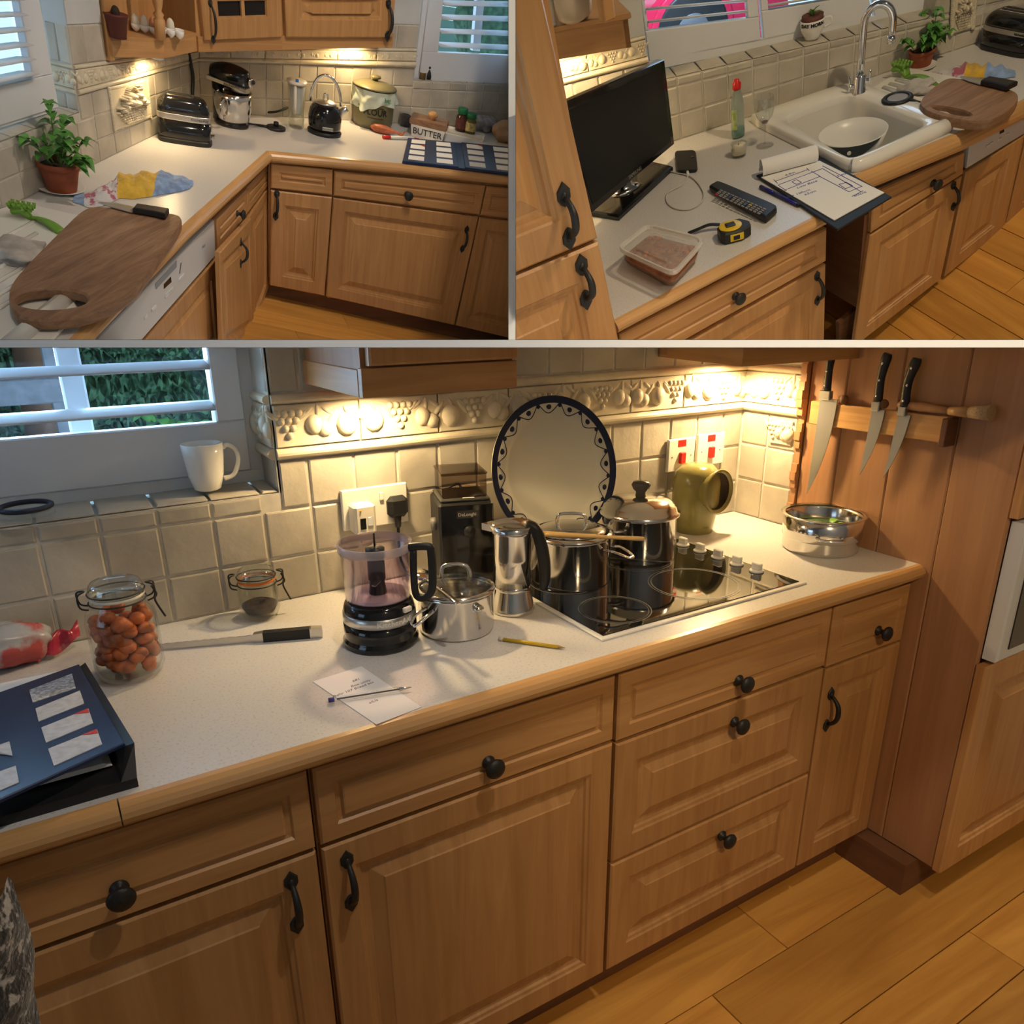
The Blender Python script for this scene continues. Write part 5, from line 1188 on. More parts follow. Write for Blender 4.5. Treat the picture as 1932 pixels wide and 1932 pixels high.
for px in (((311,563),(326,545),(325,541),(310,559)),((337,530),(346,519),(346,515),(337,526)),((286,587),(294,580),(293,575),(285,583)),((272,603),(277,597),(276,592),(271,598)),((312,557),(324,546),(323,544),(311,555))): patch('button',plq(TL,q,px,.0162),.004,MT['white'],pn)
for i in range(7): patch('symbol',plq(TL,q,((338+i*.4,503-i*3+14),(340+i*.4,501-i*3+14),(340+i*.4,499-i*3+14),(338+i*.4,501-i*3+14)),.0162),.0006,MT['dkink'],pn)
lq=plq(TL,q,((375,478),(393,460),(393,452),(375,470)),.0163); scribble(pn,lq,.5,.5,'Miele',lq.H*1.1,MT['dkink'],h=.0)
q=Wg.pq((300,800),(411,650),(401,486),(216,697)); 
dd_=part('door',M().rings([q.loop(0,-.2),q.loop(0,.014),q.loop(.004,.018),q.loop(.075,.018),q.loop(.080,.008)],cap=False),MT['oak'],dw,bay=True,fix=False); part('panel',M().rings([q.loop(.080,.008),q.loop(.115,.015),q.loop(.118,.017)],base=False),MT['oak'],dd_,bay=True,fix=False)
# plinth and floor
p1=Wf.pt(*Wf.az(499,562)); p2=Wf.pt(*Wf.az(834,638)); nf=np.array([Wf.n[0],Wf.n[1],0]); p1,p2=p1-nf*.06,p2-nf*.06
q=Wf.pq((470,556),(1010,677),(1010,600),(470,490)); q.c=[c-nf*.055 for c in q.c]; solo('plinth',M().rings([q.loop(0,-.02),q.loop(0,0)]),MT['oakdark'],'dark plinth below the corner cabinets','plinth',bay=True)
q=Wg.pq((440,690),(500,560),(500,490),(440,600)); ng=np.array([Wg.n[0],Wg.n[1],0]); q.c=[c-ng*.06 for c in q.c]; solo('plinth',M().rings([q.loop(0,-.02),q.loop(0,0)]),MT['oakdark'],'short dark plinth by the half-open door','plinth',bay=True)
U=_n(p2-p1); Nn=_n(np.cross(U,nf*-1)); Nn=Nn if Nn[2]>0 else -Nn; Vv=np.cross(Nn,U)
FM=Matrix(((U[0],Vv[0],Nn[0],p1[0]),(U[1],Vv[1],Nn[1],p1[1]),(U[2],Vv[2],Nn[2],p1[2]),(0,0,0,1)))
fl=solo('floor',M().box(-.6,2.2,-1.5,.3,-.05,-.017),MT['oakdark'],'oak plank floor below the corner cabinets','floor',kind='structure',m4=FM)
for j,y in enumerate((.2,-.07,-.24,-.41,-.58,-.75,-.92,-1.09,-1.26)):
    xs_=[-.6,.1+.37*(j%3),1.1+.2*(j%2),2.2]; y1=(.2,-.07,-.24,-.41,-.58,-.75,-.92,-1.09,-1.26,-1.43)[j+1]
    for a,b in zip(xs_[:-1],xs_[1:]):
        o=bpy.data.objects.new('plank',mesh(M().box(a+.001,b-.001,y1+.001,y-.001,-.016,0,.0012),'plank')); col.objects.link(o); o.parent=fl; o.data.materials.append(MT['floor'])
# wall units
def zz_(px,z): return TL.at(px[0],px[1],z)
A_=zz_((200,107),1.27); B_=zz_((311,110),1.272); C_=zz_((372,97),1.275); D_=zz_((530,93),1.292); E_=zz_((738,88),1.345)
def wp(p,w): # foot of p on wall w, at p's height
    a=(p[:2]-w.a)@w.t; r=w.pt(a,p[2]); return r
H_=.50
es=thing('open_end_shelf','open oak end shelf over the fruit basket tile','shelf',A_)
cA=wp(A_,W1)+n3*.002; cC=wp(C_,W1)+n3*.002
def ringz(pts,dz): return [p+np.array([0,0,dz]) for p in pts]
base=[cA,B_,C_,cC]
part('shelf_board',M().rings([ringz(base,.058),ringz(base,.072)]),MT['oakh'],es,bay=True)
sh_c=[cA+(B_-cA)*-.02,B_+(B_-cA)*.03,C_,cC]; 
for a,b in ((A_,B_),(B_,C_)):
    d=_n(b-a); nn=np.array([d[1],-d[0],0]); part('pelmet',M().rings([[a,b,b-nn*.015,a-nn*.015],[p+np.array([0,0,.058]) for p in (a,b,b-nn*.015,a-nn*.015)]]),MT['oakh'],es,bay=True)
part('back_panel',M().rings([[cA,cC,cC+n3*.012,cA+n3*.012],ringz([cA,cC,cC+n3*.012,cA+n3*.012],H_)]),MT['oak'],es,bay=True)
dC=_n(cC-C_); part('side_panel',M().rings([[C_,cC,cC+np.array([.012,.012,0]),C_+np.array([.012,.012,0])],ringz([C_,cC,cC+np.array([.012,.012,0]),C_+np.array([.012,.012,0])],H_)]),MT['oak'],es,bay=True)
part('edge_post',M().rings([ringz([cA,cA+n3*.02,cA+n3*.02+np.array([.02,.03,0]),cA+np.array([.02,.03,0])],-.012),ringz([cA,cA+n3*.02,cA+n3*.02+np.array([.02,.03,0]),cA+np.array([.02,.03,0])],H_)]),MT['oak'],es,bay=True)
sp_=TL.at(303,74,1.343); k=.022
part('spindle',M().lathe([(k,0),(k,.07),(k*.7,.075),(k*1.0,.09),(k*.55,.10),(k*.9,.125),(k*1.05,.15),(k*.6,.17),(k*.9,.18),(k*.5,.19),(k*.8,.25),(k*.9,.35),(k,.42),(k,.46)],12).xf(Matrix.Translation(V3(sp_))),MT['oak'],es,bay=True)
def wallunit(label,a,b,ia,ib,fronts,zp=.06):
    t=thing('wall_cabinet',label,'cabinet',a)
    lo=[a,b,ib,ia]; lo2=[a+np.array([0,0,.03]),b+np.array([0,0,.03]),ib+np.array([0,0,.03]),ia+np.array([0,0,.03])]
    part('carcass',M().rings([lo2,ringz(lo2,H_)]),MT['oak'],t,bay=True)
    d=_n(b-a); nn=np.array([d[1],-d[0],0]); nn=nn if nn[:2]@(TL.eye[:2]-a[:2])>0 else -nn
    part('pelmet',M().rings([[a+nn*.012,b+nn*.012,b-nn*.01,a-nn*.01],ringz([a+nn*.012,b+nn*.012,b-nn*.01,a-nn*.01],zp)]),MT['oakh'],t,bay=True)
    w=WM(TL,a+nn*.003,b+nn*.003)
    return t,w
cD=W2.pt(max(.02,(D_[:2]-W2.a)@W2.t),D_[2])+np.array([W2.n[0],W2.n[1],0])*.002; cE=W2.pt((E_[:2]-W2.a)@W2.t,E_[2])+np.array([W2.n[0],W2.n[1],0])*.002
cor_=cor+np.array([0,0,D_[2]-cor[2]])
t,w=wallunit('oak corner wall cabinet with dark glass door above the mixer',C_,D_,cC,cD,None)
q=w.pq((381,74),(526,68),(524,-45),(368,-45)); gl=q
d_=part('door',M().rings([q.loop(0,0),q.loop(0,.02),q.loop(.004,.024),q.loop(.085,.024),q.loop(.09,.012)],cap=False),MT['oak'],t,bay=True,fix=False)
for u0,u1_ in ((.0,.48),(.52,1.)):
    k=q.sub(.09/q.L+(1-.18/q.L)*u0,.09/q.L+(1-.18/q.L)*u1_,.09/q.H,1-.09/q.H); patch('pane',k,.004,mat('dark_cabinet_glass',(.012,.010,.010),.08) if u0==0 else bpy.data.materials['dark_cabinet_glass'],d_,h=.008)
part('glazing_bar',M().rings([q.sub(.48,.52,.08/q.H,1-.08/q.H).loop(0,.008),q.sub(.48,.52,.08/q.H,1-.08/q.H).loop(0,.022)]),MT['oak'],d_,bay=True)
handle(d_,q.frame(.10,.31,.023),.17,1.0)
t,w=wallunit('oak wall cabinet with panelled door above the kettle',D_,E_,cD,cE,None)
front(t,w.pq((536,68),(736,69),(741,-45),(530,-45)),'door',None,(.935,.31),1.45,hl=.12)
# lamps below the units, then window daylight and an added garden fill
lp=TL.at(283,100,1.262)+n3*.03
solo('under_cabinet_lamp',M().lathe([(0,0),(.028,0),(.03,.012),(0,.012)],20),MT['white'],'round lamp below the open end shelf','lamp',lp+np.array([0,0,-.014]))
lamp('SPOT',TL,lp+np.array([0,0,-.018]),8,WARM,.02,lp+np.array([0,0,-1]),spot=2.9,blend=.5)
l2=wp(TL.at(690,84,1.33),W2)+np.array([W2.n[0],W2.n[1],0])*.09; l2[2]=1.318
solo('under_cabinet_lamp',M().lathe([(0,0),(.028,0),(.03,.012),(0,.012)],20),MT['white'],'round lamp below the cabinet above the flour bin','lamp',l2)
lamp('SPOT',TL,l2+np.array([0,0,-.005]),11,WARM,.02,l2+np.array([0,0,-1]),spot=2.9,blend=.5)
lamp('AREA',TL,deep(W1.pt(.0,1.5),.7),4,DAY,.6,W1.pt(.35,1.0)+n3*.4)
lamp('AREA',TL,W2.pt(2.3,1.5)-np.array([W2.n[0],W2.n[1],0])*.7,4,DAY,.6,W2.pt(1.6,.9)+np.array([W2.n[0],W2.n[1],0])*.3)
lamp('AREA',TL,W2.pt(.7,1.5)-np.array([W2.n[0],W2.n[1],0])*.6,30,DAY,.8,W2.pt(3.0,.9)-np.array([W2.n[0],W2.n[1],0])*2.4)  # added lamp hidden behind the back wall, brightening the shed outside
# ---------------------------------------------------------------- things in the corner set
def at3(bay,px,py,z): return V3(bay.at(px,py,z))
pa,pb=TL.at(301,267),TL.at(397,281); Lt=float(np.linalg.norm(pb-pa)); rz=math.atan2(pb[1]-pa[1],pb[0]-pa[0]); nrm=np.array([-math.sin(rz),math.cos(rz),0]); Dt=Lt*.50
ctr=(pa+pb)/2+nrm*Dt/2; toaster(TL,ctr,Lt*1.04,Dt,TL.zat(ctr,180),rz,'black two-slot toaster beside the stand mixer')
# mixer
pb=TL.at(437,236); t=thing('stand_mixer','black stand mixer with steel bowl in the corner','mixer',pb); R,A=side(TL,pb); k=1/TL.ppm(pb)
ax=(R*.93-A*.37).normalized(); ay=Vector((-ax.y,ax.x,0)); FMx=Matrix(((ax.x,ay.x,0,0),(ax.y,ay.y,0,0),(0,0,1,0),(0,0,0,1)))
zz=lambda y:TL.zat(pb,y)
part('base',M().lathe([(0,0),(31*k,0),(33*k,3*k),(31*k,8*k),(24*k,11*k),(0,11*k)],32,ex=(1.05,.8)).xf(FMx),MT['black'],t)
part('column',M().lathe([(14*k,8*k),(12*k,40*k),(13*k,zz(160)),(0,zz(158))],20,ex=(.9,1.2)).xf(FMx@Matrix.Translation((-24*k,0,0))),MT['black'],t)
bw=TL.prof(pb,[(20,229),(31,222),(36,200),(38,182),(38,170)])
bz=bw[-1][1]; part('bowl_foot',M().lathe([(22*k,10*k),(22*k,bw[0][1]),(20*k,bw[0][1]+3*k)],28).xf(Matrix.Translation(ax*4*k)),MT['brush'],t)
bo=part('bowl',M().lathe(shell([(r,z) for r,z in bw],1.2*k),36).xf(Matrix.Translation(ax*4*k)),MT['steel'],t)
part('bowl_handle',M().tube([-A*36*k*1.0-R*14*k+Vector((0,0,bz*.86)),-A*52*k-R*18*k+Vector((0,0,bz*.80)),-A*52*k-R*18*k+Vector((0,0,bz*.42)),-A*35*k-R*13*k+Vector((0,0,bz*.36))],3.4*k,8),MT['steel'],bo)
hz=zz(143); vs=[]; n=20; rings_=[]
for i in range(11):
    f=i/10; x=(-37+73*f)*k; rad=(6+15*math.sin(math.pi*(.10+.80*f))**.6)*k; rings_.append([FMx@Vector((x,rad*.82*math.cos(a),hz+2*k*(f-.4)+rad*1.05*math.sin(a))) for a in [2*math.pi*j/n for j in range(n)]])
hd_=part('head',M().rings(rings_,sm=True),MT['black'],t)
part('trim_band',M().rings([[FMx@Vector((x*k,y*k,hz-8*k*(x/82+.1)+zz_2*k)) for x,y in ((-40,-18),(38,-20),(38,20),(-40,18))] for zz_2 in (-14,-8)]),MT['brush'],t)
part('hub',M().lathe([(0,0),(9*k,0),(9*k,4*k),(6*k,6*k),(0,6*k)],18).xf(FMx@Matrix.Translation((38*k,0,hz-3*k))@Matrix.Rotation(math.pi/2,4,'Y')),MT['steel'],hd_)
part('planetary',M().lathe([(0,-26*k),(14*k,-24*k),(17*k,-16*k),(17*k,-6*k),(12*k,0)],24).xf(FMx@Matrix.Translation((20*k,0,hz-8*k))),MT['black'],t); part('planetary_ring',M().lathe([(17.3*k,-14*k),(17.8*k,-12*k),(17.3*k,-9*k)],24,cap=False).xf(FMx@Matrix.Translation((20*k,0,hz-8*k))),MT['brush'],t)
part('lock_knob',M().ell(FMx@Vector((46*k,0,hz-1*k)),(4*k,4*k,4*k),10,6),MT['blackm'],hd_)
text('KitchenAid',7*k,MT['blackm'],t,FMx@Matrix.Translation((10*k,-19.6*k,hz-12*k))@Matrix.Rotation(math.pi/2,4,'X'),bay=False)
part('cord',M().tube([R*22*k+Vector((0,0,3*k)),R*42*k+A*6*k+Vector((0,0,6*k)),R*70*k+A*20*k+Vector((0,0,3*k)),R*100*k+A*8*k+Vector((0,0,2*k))],1.5*k,6),MT['blackm'],t)
# cord hanging on the left wall
pts=[W1.b.on(x,y,W1.W)+n3*.012 for x,y in ((352,98),(356,120),(360,145),(359,178))]; solo('hanging_cord',M().tube([V3(p) for p in pts],.008,6),MT['blackm'],'black cable hanging down the tiles above the toaster','cable',bay=True)
# loose appliance leads on the worktop
t=solo('appliance_lead',M().tube([at3(TL,465,216,.906),at3(TL,490,212,.91),at3(TL,520,211,.93),at3(TL,543,203,.95)],.006,6),MT['blackm'],'black appliance lead looping behind the small black base','cable',bay=True)
# small black base disc
pb=TL.at(521,244); t=thing('kettle_stand','small round black kettle stand with centre stud','stand',pb); k=1/TL.ppm(pb)
part('disc',M().lathe([(0,0),(18*k,0),(18.5*k,2*k),(18*k,5*k),(15*k,6*k),(0,6*k)],32),MT['blackm'],t); part('stud',M().lathe([(5*k,6*k),(5*k,13*k),(3*k,14*k),(0,14*k)],16),MT['blackm'],t); part('lead',M().tube([(-18*k,0,2*k),(-40*k,8*k,2*k),(-62*k,18*k,2*k)],1.5*k,6),MT['blackm'],t)
# water filter jug
pb=TL.at(559,240); t=thing('water_filter_jug','tall clear water filter jug with blue lid marker','jug',pb); k=1/TL.ppm(pb); R,A=side(TL,pb); JM=Matrix(((R.x,A.x,0,0),(R.y,A.y,0,0),(0,0,1,0),(0,0,0,1))); zt=TL.zat(pb,152)
part('jug_wall',M().lathe(shell([(13.5*k,0),(15*k,4*k),(16*k,zt*.5),(18*k,zt*.97)],.8*k),28,ex=(1,1.25)).xf(JM),MT['glass'],t); part('water',M().lathe([(0,1*k),(14*k,1.5*k),(14.6*k,zt*.26),(0,zt*.26)],28,ex=(1,1.25)).xf(JM),MT['glass'],t)
part('funnel',M().lathe([(8*k,zt*.30),(10*k,zt*.34),(12*k,zt*.62),(16*k,zt*.9),(14*k,zt*.9),(0,zt*.55)],24,ex=(1,1.2)).xf(JM),mat('frosted_plastic',(.72,.74,.74),.4,alpha=.75),t)
li=part('lid',M().lathe([(18.5*k,zt*.95),(19*k,zt),(12*k,zt*1.03),(0,zt*1.03)],28,ex=(1,1.3)).xf(JM),MT['cream'],t); part('marker',M().box(-3*k,3*k,-20*k,-14*k,zt*1.0,zt*1.07,k*.5).xf(JM),mat('blue_marker',(.02,.13,.42),.4),li)
part('handle',M().tube([JM@Vector((-3*k,-22*k,zt*.9)),JM@Vector((-3*k,-30*k,zt*.85)),JM@Vector((-3*k,-30*k,zt*.5)),JM@Vector((-3*k,-20*k,zt*.36))],3.2*k,8),MT['cream'],t)
# kettle
pb=TL.at(612,251); t=thing('kettle','black dome kettle with steel hoop handle','kettle',pb); k=1/TL.ppm(pb); R,A=side(TL,pb)
f=TL.prof(pb,[(32,251),(33,246),(30,243),(31.5,236),(32,220),(30,207),(25,198),(20,195)])
part('foot',M().lathe([(0,0),f[0],f[1],f[2],(0,f[2][1])],36),MT['blackm'],t); part('kettle_body',M().lathe([f[2],f[3],f[4],f[5],f[6],f[7]],40),MT['black'],t)
zt=f[7][1]; part('lid',M().lathe([(21*k,zt),(19*k,zt+3*k),(10*k,zt+6*k),(0,zt+7*k)],32),MT['brush'],t); part('lid_loop',M().tube([-R*4*k+Vector((0,0,zt+5*k)),-R*3*k+Vector((0,0,zt+15*k)),R*3*k+Vector((0,0,zt+15*k)),R*4*k+Vector((0,0,zt+5*k))],1.8*k,8),MT['steel'],t)
hp=[Vector((0,0,zt*.9))+R*(29*k*math.cos(a))+Vector((0,0,zt*.10+46*k*math.sin(a)*1.02)) for a in [math.pi*i/16 for i in range(17)]]; part('hoop_handle',M().tube(hp,2.6*k,8),MT['steel'],t)
part('spout',M().lathe([(8*k,0),(6*k,14*k),(5*k,20*k)],16).xf(Matrix.Translation(R*26*k+Vector((0,0,zt*.72)))@(R*.75+Vector((0,0,.66))).to_track_quat('Z','Y').to_matrix().to_4x4()),MT['brush'],t)
bd=part('badge',M().box(-10*k,10*k,-.5*k,.5*k,-3*k,3*k,.3*k).xf(Matrix.Translation(-A*32.3*k+R*6*k+Vector((0,0,zt*.30)))@Matrix.Rotation(math.atan2(R.y,R.x)+.15,4,'Z')),MT['brush'],t)
text('KitchenAid',4.2*k,MT['blackm'],bd,Matrix.Translation(-A*33*k+R*6*k+Vector((0,0,zt*.30)))@Matrix.Rotation(math.atan2(R.y,R.x)+.15,4,'Z')@Matrix.Rotation(math.pi/2,4,'X'),bay=False)
# flour bin
pb=TL.at(702,236); t=thing('flour_bin','olive enamel flour bin lined with a crumpled bag','bin',pb); k=1/TL.ppm(pb); R,A=side(TL,pb); ol=mat('olive_enamel',(.17,.15,.075),.35,coat=.2)
f=TL.prof(pb,[(36,236),(38,225),(39,195),(38,165)]); zt=f[-1][1]
part('bin_body',M().lathe([(0,0)]+f+[(0,zt)],36),ol,t)
hd=math.atan2((-A).y,(-A).x); text('FLOUR',15*k,MT['blackm'],t,wrap=(39.2*k,hd+.12,zt*.47),ext=.4*k,bold=.0008)
for i in (0,1): text('~~~~~~',9*k,MT['blackm'],t,wrap=(39.2*k,hd+.12,zt*(.60-.27*i)),ext=.3*k)
def bagf(u,v):
    a=u*2*math.pi; w=bump3((math.cos(a)*2,math.sin(a)*2,v*2),4.); drop=(.20+.32*max(0,math.cos(a-hd+.9))**2+.14*max(0,math.cos(a-hd-.9)))*zt
    r=(40+3*v+3*w+4*math.sin(a*9+v*4)*v)*k; return (r*math.cos(a),r*math.sin(a),zt*1.0-drop*v*(1+.15*w))
o=part('bag_liner',M().grid(bagf,72,8),mat('bag_film',(.70,.78,.66),.3,c2=(.62,.70,.60),nscale=30,alpha=.78),t,fix=False)
text('bag',10*k,mat('green_print',(.05,.28,.14),.5),t,wrap=(44*k,hd+.62,zt*.84),ext=.3*k)
ld=part('lid',M().lathe([(40*k,zt*1.02),(42*k,zt*1.03),(40*k,zt*1.07),(28*k,zt*1.13),(12*k,zt*1.17),(0,zt*1.18)],36),ol,t); part('lid_knob',M().lathe([(4*k,zt*1.16),(4*k,zt*1.21),(9*k,zt*1.25),(8*k,zt*1.30),(0,zt*1.32)],18,ex=(1.2,1)),ol,ld)
# shallot and marker pen
pb=TL.at(724,253); k=1/TL.ppm(pb); R,A=side(TL,pb); t=thing('shallot','long brown-red shallot beside the flour bin','vegetable',pb); rt_=Matrix.Rotation(math.atan2(R.y,R.x)-.1,4,'Z')@Matrix.Rotation(math.pi/2,4,'Y')
part('bulb',M().lathe([(0,-27*k),(3*k,-25*k),(7*k,-18*k),(8*k,-8*k),(7*k,5*k),(4*k,15*k),(2*k,24*k),(1.5*k,32*k),(0,33*k)],18).xf(Matrix.Translation((0,0,8*k))@rt_),mat('shallot_skin',(.42,.12,.055),.4,noise=.3,nscale=20,stretch=(1,1,1)),t); part('stalk',M().tube([rt_@Vector((0,0,26*k))+Vector((0,0,8*k)),rt_@Vector((2*k,0,34*k))+Vector((0,0,7*k)),rt_@Vector((-4*k,0,40*k))+Vector((0,0,10*k))],[2*k,2*k,1*k],6),bpy.data.materials['shallot_skin'],t)
stick('marker_pen','slim white marker with red end lying before the butter dish','pen',(722,262),(790,265),[('cap',0,.2,.010,.010,MT['red']),('barrel',.2,.85,.009,.009,MT['paper']),('nib',.85,1,.006,.002,MT['red'])],TL)
# dark filled glass
pb=TL.at(764,238); k=1/TL.ppm(pb); t=thing('herb_glass','small glass filled with dark herbs behind the marker','glass',pb); zt=TL.zat(pb,214)
part('glass_wall',M().lathe(shell([(11*k,0),(13*k,zt)],.7*k),24),MT['glass'],t); part('contents',M().lathe([(0,k),(10*k,1.2*k),(11.5*k,zt*.8),(8*k,zt*.92),(0,zt*.86)],20),mat('dark_herbs',(.035,.02,.022),.9,noise=.5,nscale=60),t)
# butter dish
pb=TL.at(806,262); k=1/TL.ppm(pb); R,A=side(TL,pb); BM=Matrix(((R.x,A.x,0,0),(R.y,A.y,0,0),(0,0,1,0),(0,0,0,1)))@Matrix.Rotation(-.08,4,'Z'); t=thing('butter_dish','white butter dish with wooden lid','dish',pb); zt=TL.zat(pb,241)
dq=lambda s,z:[BM@Vector((x*s*k,y*s*k,z)) for x,y in ((-33,-2),(31,-2),(31,44),(-33,44))]
part('dish',M().rings([dq(.92,0),dq(1.0,zt*.9),dq(1.0,zt)]),MT['ceramic'],t); text('BUTTER',15*k,MT['blackm'],t,BM@Matrix.Translation((-1*k,-2.4*k,zt*.48))@Matrix.Rotation(math.pi/2,4,'X'),bay=False,ext=.4*k,sx=1.05)
ld=part('wooden_lid',M().rings([dq(1.08,zt),dq(1.12,zt+2*k),dq(1.12,zt+8*k),dq(1.06,zt+10*k)]),MT['board'],t); part('lid_knob',M().lathe([(4*k,0),(4*k,4*k),(9*k,8*k),(9*k,12*k),(5*k,15*k),(0,15.5*k)],18).xf(Matrix.Translation(BM@Vector((4*k,20*k,zt+9*k)))),MT['edge'],ld)
pb=TL.at(821,231); k=1/TL.ppm(pb); zt=TL.zat(pb,208); t=thing('plastic_tub','round white lidded tub behind the butter dish','tub',pb)
part('tub_body',M().lathe([(0,0),(13*k,0),(16*k,zt),(0,zt)],28),mat('tub_plastic',(.78,.78,.75),.35),t); part('tub_lid',M().lathe([(17.5*k,zt-3*k),(18*k,zt),(16*k,zt+3*k),(0,zt+2*k)],28),bpy.data.materials['tub_plastic'],t)
# tray with spice bottles
pb=TL.at(878,258); k=1/TL.ppm(pb); R,A=side(TL,pb); BM=Matrix(((R.x,A.x,0,pb[0]),(R.y,A.y,0,pb[1]),(0,0,1,pb[2]),(0,0,0,1))); tq=lambda s,z,y1=14:[BM@Vector((x*s*k,y*k,z*k)) for x,y in ((-40,-10),(36,-10),(38,y1+16),(-38,y1+16))]
solo('spoon_tray',M().rings([tq(.92,.3),tq(1.,5),tq(.96,5),tq(.88,2)]),MT['ceramic'],'shallow white tray under the two spice bottles','tray',bay=True)
gm=mat('green_cap',(.01,.16,.06),.4)
for px,py,hw,ty,c,lb in ((868,249,10.5,203,(.10,.025,.02),'tall dark spice bottle with green cap'),(884,252,12,213,(.45,.36,.14),'shorter spice jar with yellow label and green cap')):
    pb=TL.at(px,py); pb[2]+=.008; k=1/TL.ppm(pb); zt=TL.zat(pb,ty); t=thing('spice_bottle',lb,'bottle',pb,group='spice bottles on the tray')
    part('bottle_body',M().lathe([(0,0),(hw*k,0),(hw*k,zt*.62),(hw*.62*k,zt*.74),(hw*.6*k,zt*.8),(0,zt*.8)],24),mat('bottle_brown',(.05,.02,.012),.15) if 'tall' in lb else mat('bottle_amber',(.12,.10,.03),.15),t)
    part('label',M().lathe([(hw*1.02*k,zt*.12),(hw*1.02*k,zt*.55)],24,cap=False),mat('spice_label_'+lb[:3],c,.6,noise=.4,nscale=60),t); part('cap',M().lathe([(hw*.85*k,zt*.74),(hw*.9*k,zt*.76),(hw*.9*k,zt*.97),(hw*.8*k,zt),(0,zt)],24),gm,t)
# bags
lump('crumpled_bag','crumpled clear plastic bag behind the spice jar','bag',TL.at(912,247),(.085,.06,.045),mat('clear_bag',(.50,.50,.54),.18,c2=(.22,.20,.22),nscale=22,alpha=.85),amp=.35,k=14,creases=.12,seed=4.)
lump('paper_bag','crumpled brown paper bag at the right edge','bag',TL.at(950,268),(.085,.075,.06),mat('kraft_paper',(.33,.21,.12),.7,bump=.4,bscale=25),amp=.2,k=10,creases=.05,seed=8.)
# open sample folder
t=thing('sample_folder','navy sample folder spread open on the worktop below the window','folder',TL.at(865,295))
for i,px in enumerate((((759,308),(865,320),(857,273),(769,265)),((877,321),(1000,336),(990,285),(870,273)))):
    q=qz(TL,px,.903); b=part('leaf',M().rings([q.loop(0,0),q.loop(0,.012),q.loop(.003,.015)]),MT['navy'],t,bay=True)
    for cx_ in (((.09,.37),(.60,.90)) if i==0 else ((.07,.31),(.48,.74))):
        for r_ in range(4):
            k=q.sub(cx_[0],cx_[1],.06+.235*r_,.22+.235*r_); s_=patch('swatch',k,.002,MT['paper'],b,h=.0152)
            if (r_==2 and cx_[0]==.09) or (r_==3 and cx_[0]==.07): part('red_tab',M().rings([[k.p(.7,.99,.0175),k.p(.99,.6,.0175),k.p(.99,.99,.0175)],[k.p(.7,.99,.0185),k.p(.99,.6,.0185),k.p(.99,.99,.0185)]]),redm,s_,bay=True)
q=qz(TL,((865,320),(877,321.5),(870,273),(857,272)),.903); patch('spine',q,.010,MT['navy'],t)
# little figures on the right sill
p=W2.pt(W2.az(812,150)[0],zs2(W2.az(812,150)[0])+.006)-np.array([W2.n[0],W2.n[1],0])*.03; k=1/TL.ppm(p); t=thing('cat_figurine','tiny dark cat figurine on the window sill','figurine',p)
part('cat_body',M().lathe([(0,0),(6*k,0),(6.5*k,4*k),(5*k,11*k),(3.2*k,16*k),(0,17*k)],14),MT['blackm'],t); part('cat_head',M().ell((0,0,19*k),(4.6*k,4*k,4*k),10,7),MT['blackm'],t)
for s_ in (-1,1): part('ear',M().lathe([(1.6*k,0),(0,4.5*k)],6).xf(Matrix.Translation((s_*2.8*k,0,21.5*k))),MT['blackm'],t)
p=W2.pt(W2.az(800,152)[0],zs2(W2.az(800,152)[0])+.006)-np.array([W2.n[0],W2.n[1],0])*.03; k=1/TL.ppm(p); solo('small_tin',M().lathe([(0,0),(8*k,0),(8*k,9*k),(8.6*k,9.5*k),(8.6*k,11*k),(7.5*k,11*k),(7*k,8*k),(0,8*k)],20),mat('brass_tin',(.30,.20,.09),.35,.7),'small brass tin beside the cat figurine','tin',p)
# basil, towel, board, knife, brush, cloth, drainer
basil(TL,(118,361,28),(105,303,43),(116,359,48),197,'potted basil on a saucer left of the toaster','cream saucer under the basil left of the toaster',seed=3)
bl=mat('blue_cloth',(.22,.33,.55),.9,noise=.25,nscale=30,sheen=.3); yl=mat('yellow_cloth',(.62,.38,.04),.9,noise=.15,nscale=30,sheen=.3); fw=mat('floral_cloth',(.58,.55,.56),.9,c2=(.40,.10,.16),nscale=26,lo=.52,hi=.58,sheen=.3)
cloth(TL,[((137,382),(140,366)),((165,392),(165,368)),((195,390),(205,352)),((225,375),(232,335)),((255,376),(262,333)),((285,372),(300,335)),((322,365),(332,335)),((350,360),(352,338)),((365,352),(364,341))],'crumpled blue and yellow tea towel beyond the chopping board',mats=(('blue_end',bl,0,.1),('floral_part',fw,.1,.36),('yellow_part',yl,.36,.64),('blue_part',bl,.64,1.)),hts=[.008,.03,.045,.055,.055,.06,.045,.04,.01],amp=.022,k=24)
bz=.955; pboard(TL,[(160,391),(190,389),(250,394),(325,402),(344,408),(340,425),(300,480),(262,540),(222,570),(165,594),(100,603),(45,600),(22,585),(14,560),(20,535),(60,490),(110,440)],[(28,562),(50,548),(100,544),(150,550),(162,563),(146,577),(90,583),(45,577)],bz,.036,'large dark wooden chopping board with hand hole on the drainer',.95)
t=thing('kitchen_knife','long knife with black handle on the chopping board edge','knife',TL.at(255,398,bz)); flatknife(t,[(186,383),(215,388),(254,398)],[.012,.05,.055],bz+.004,.004,MT['brush'],'blade',TL); flatknife(t,[(252,397.5),(256,398.4)],[.05,.05],bz+.004,.014,MT['brush'],'bolster',TL); flatknife(t,[(256,398.5),(290,404),(316,409)],[.048,.052,.062],bz+.004,.022,MT['blackm'],'grip',TL)
gr=mat('lime_plastic',(.16,.33,.04),.4)
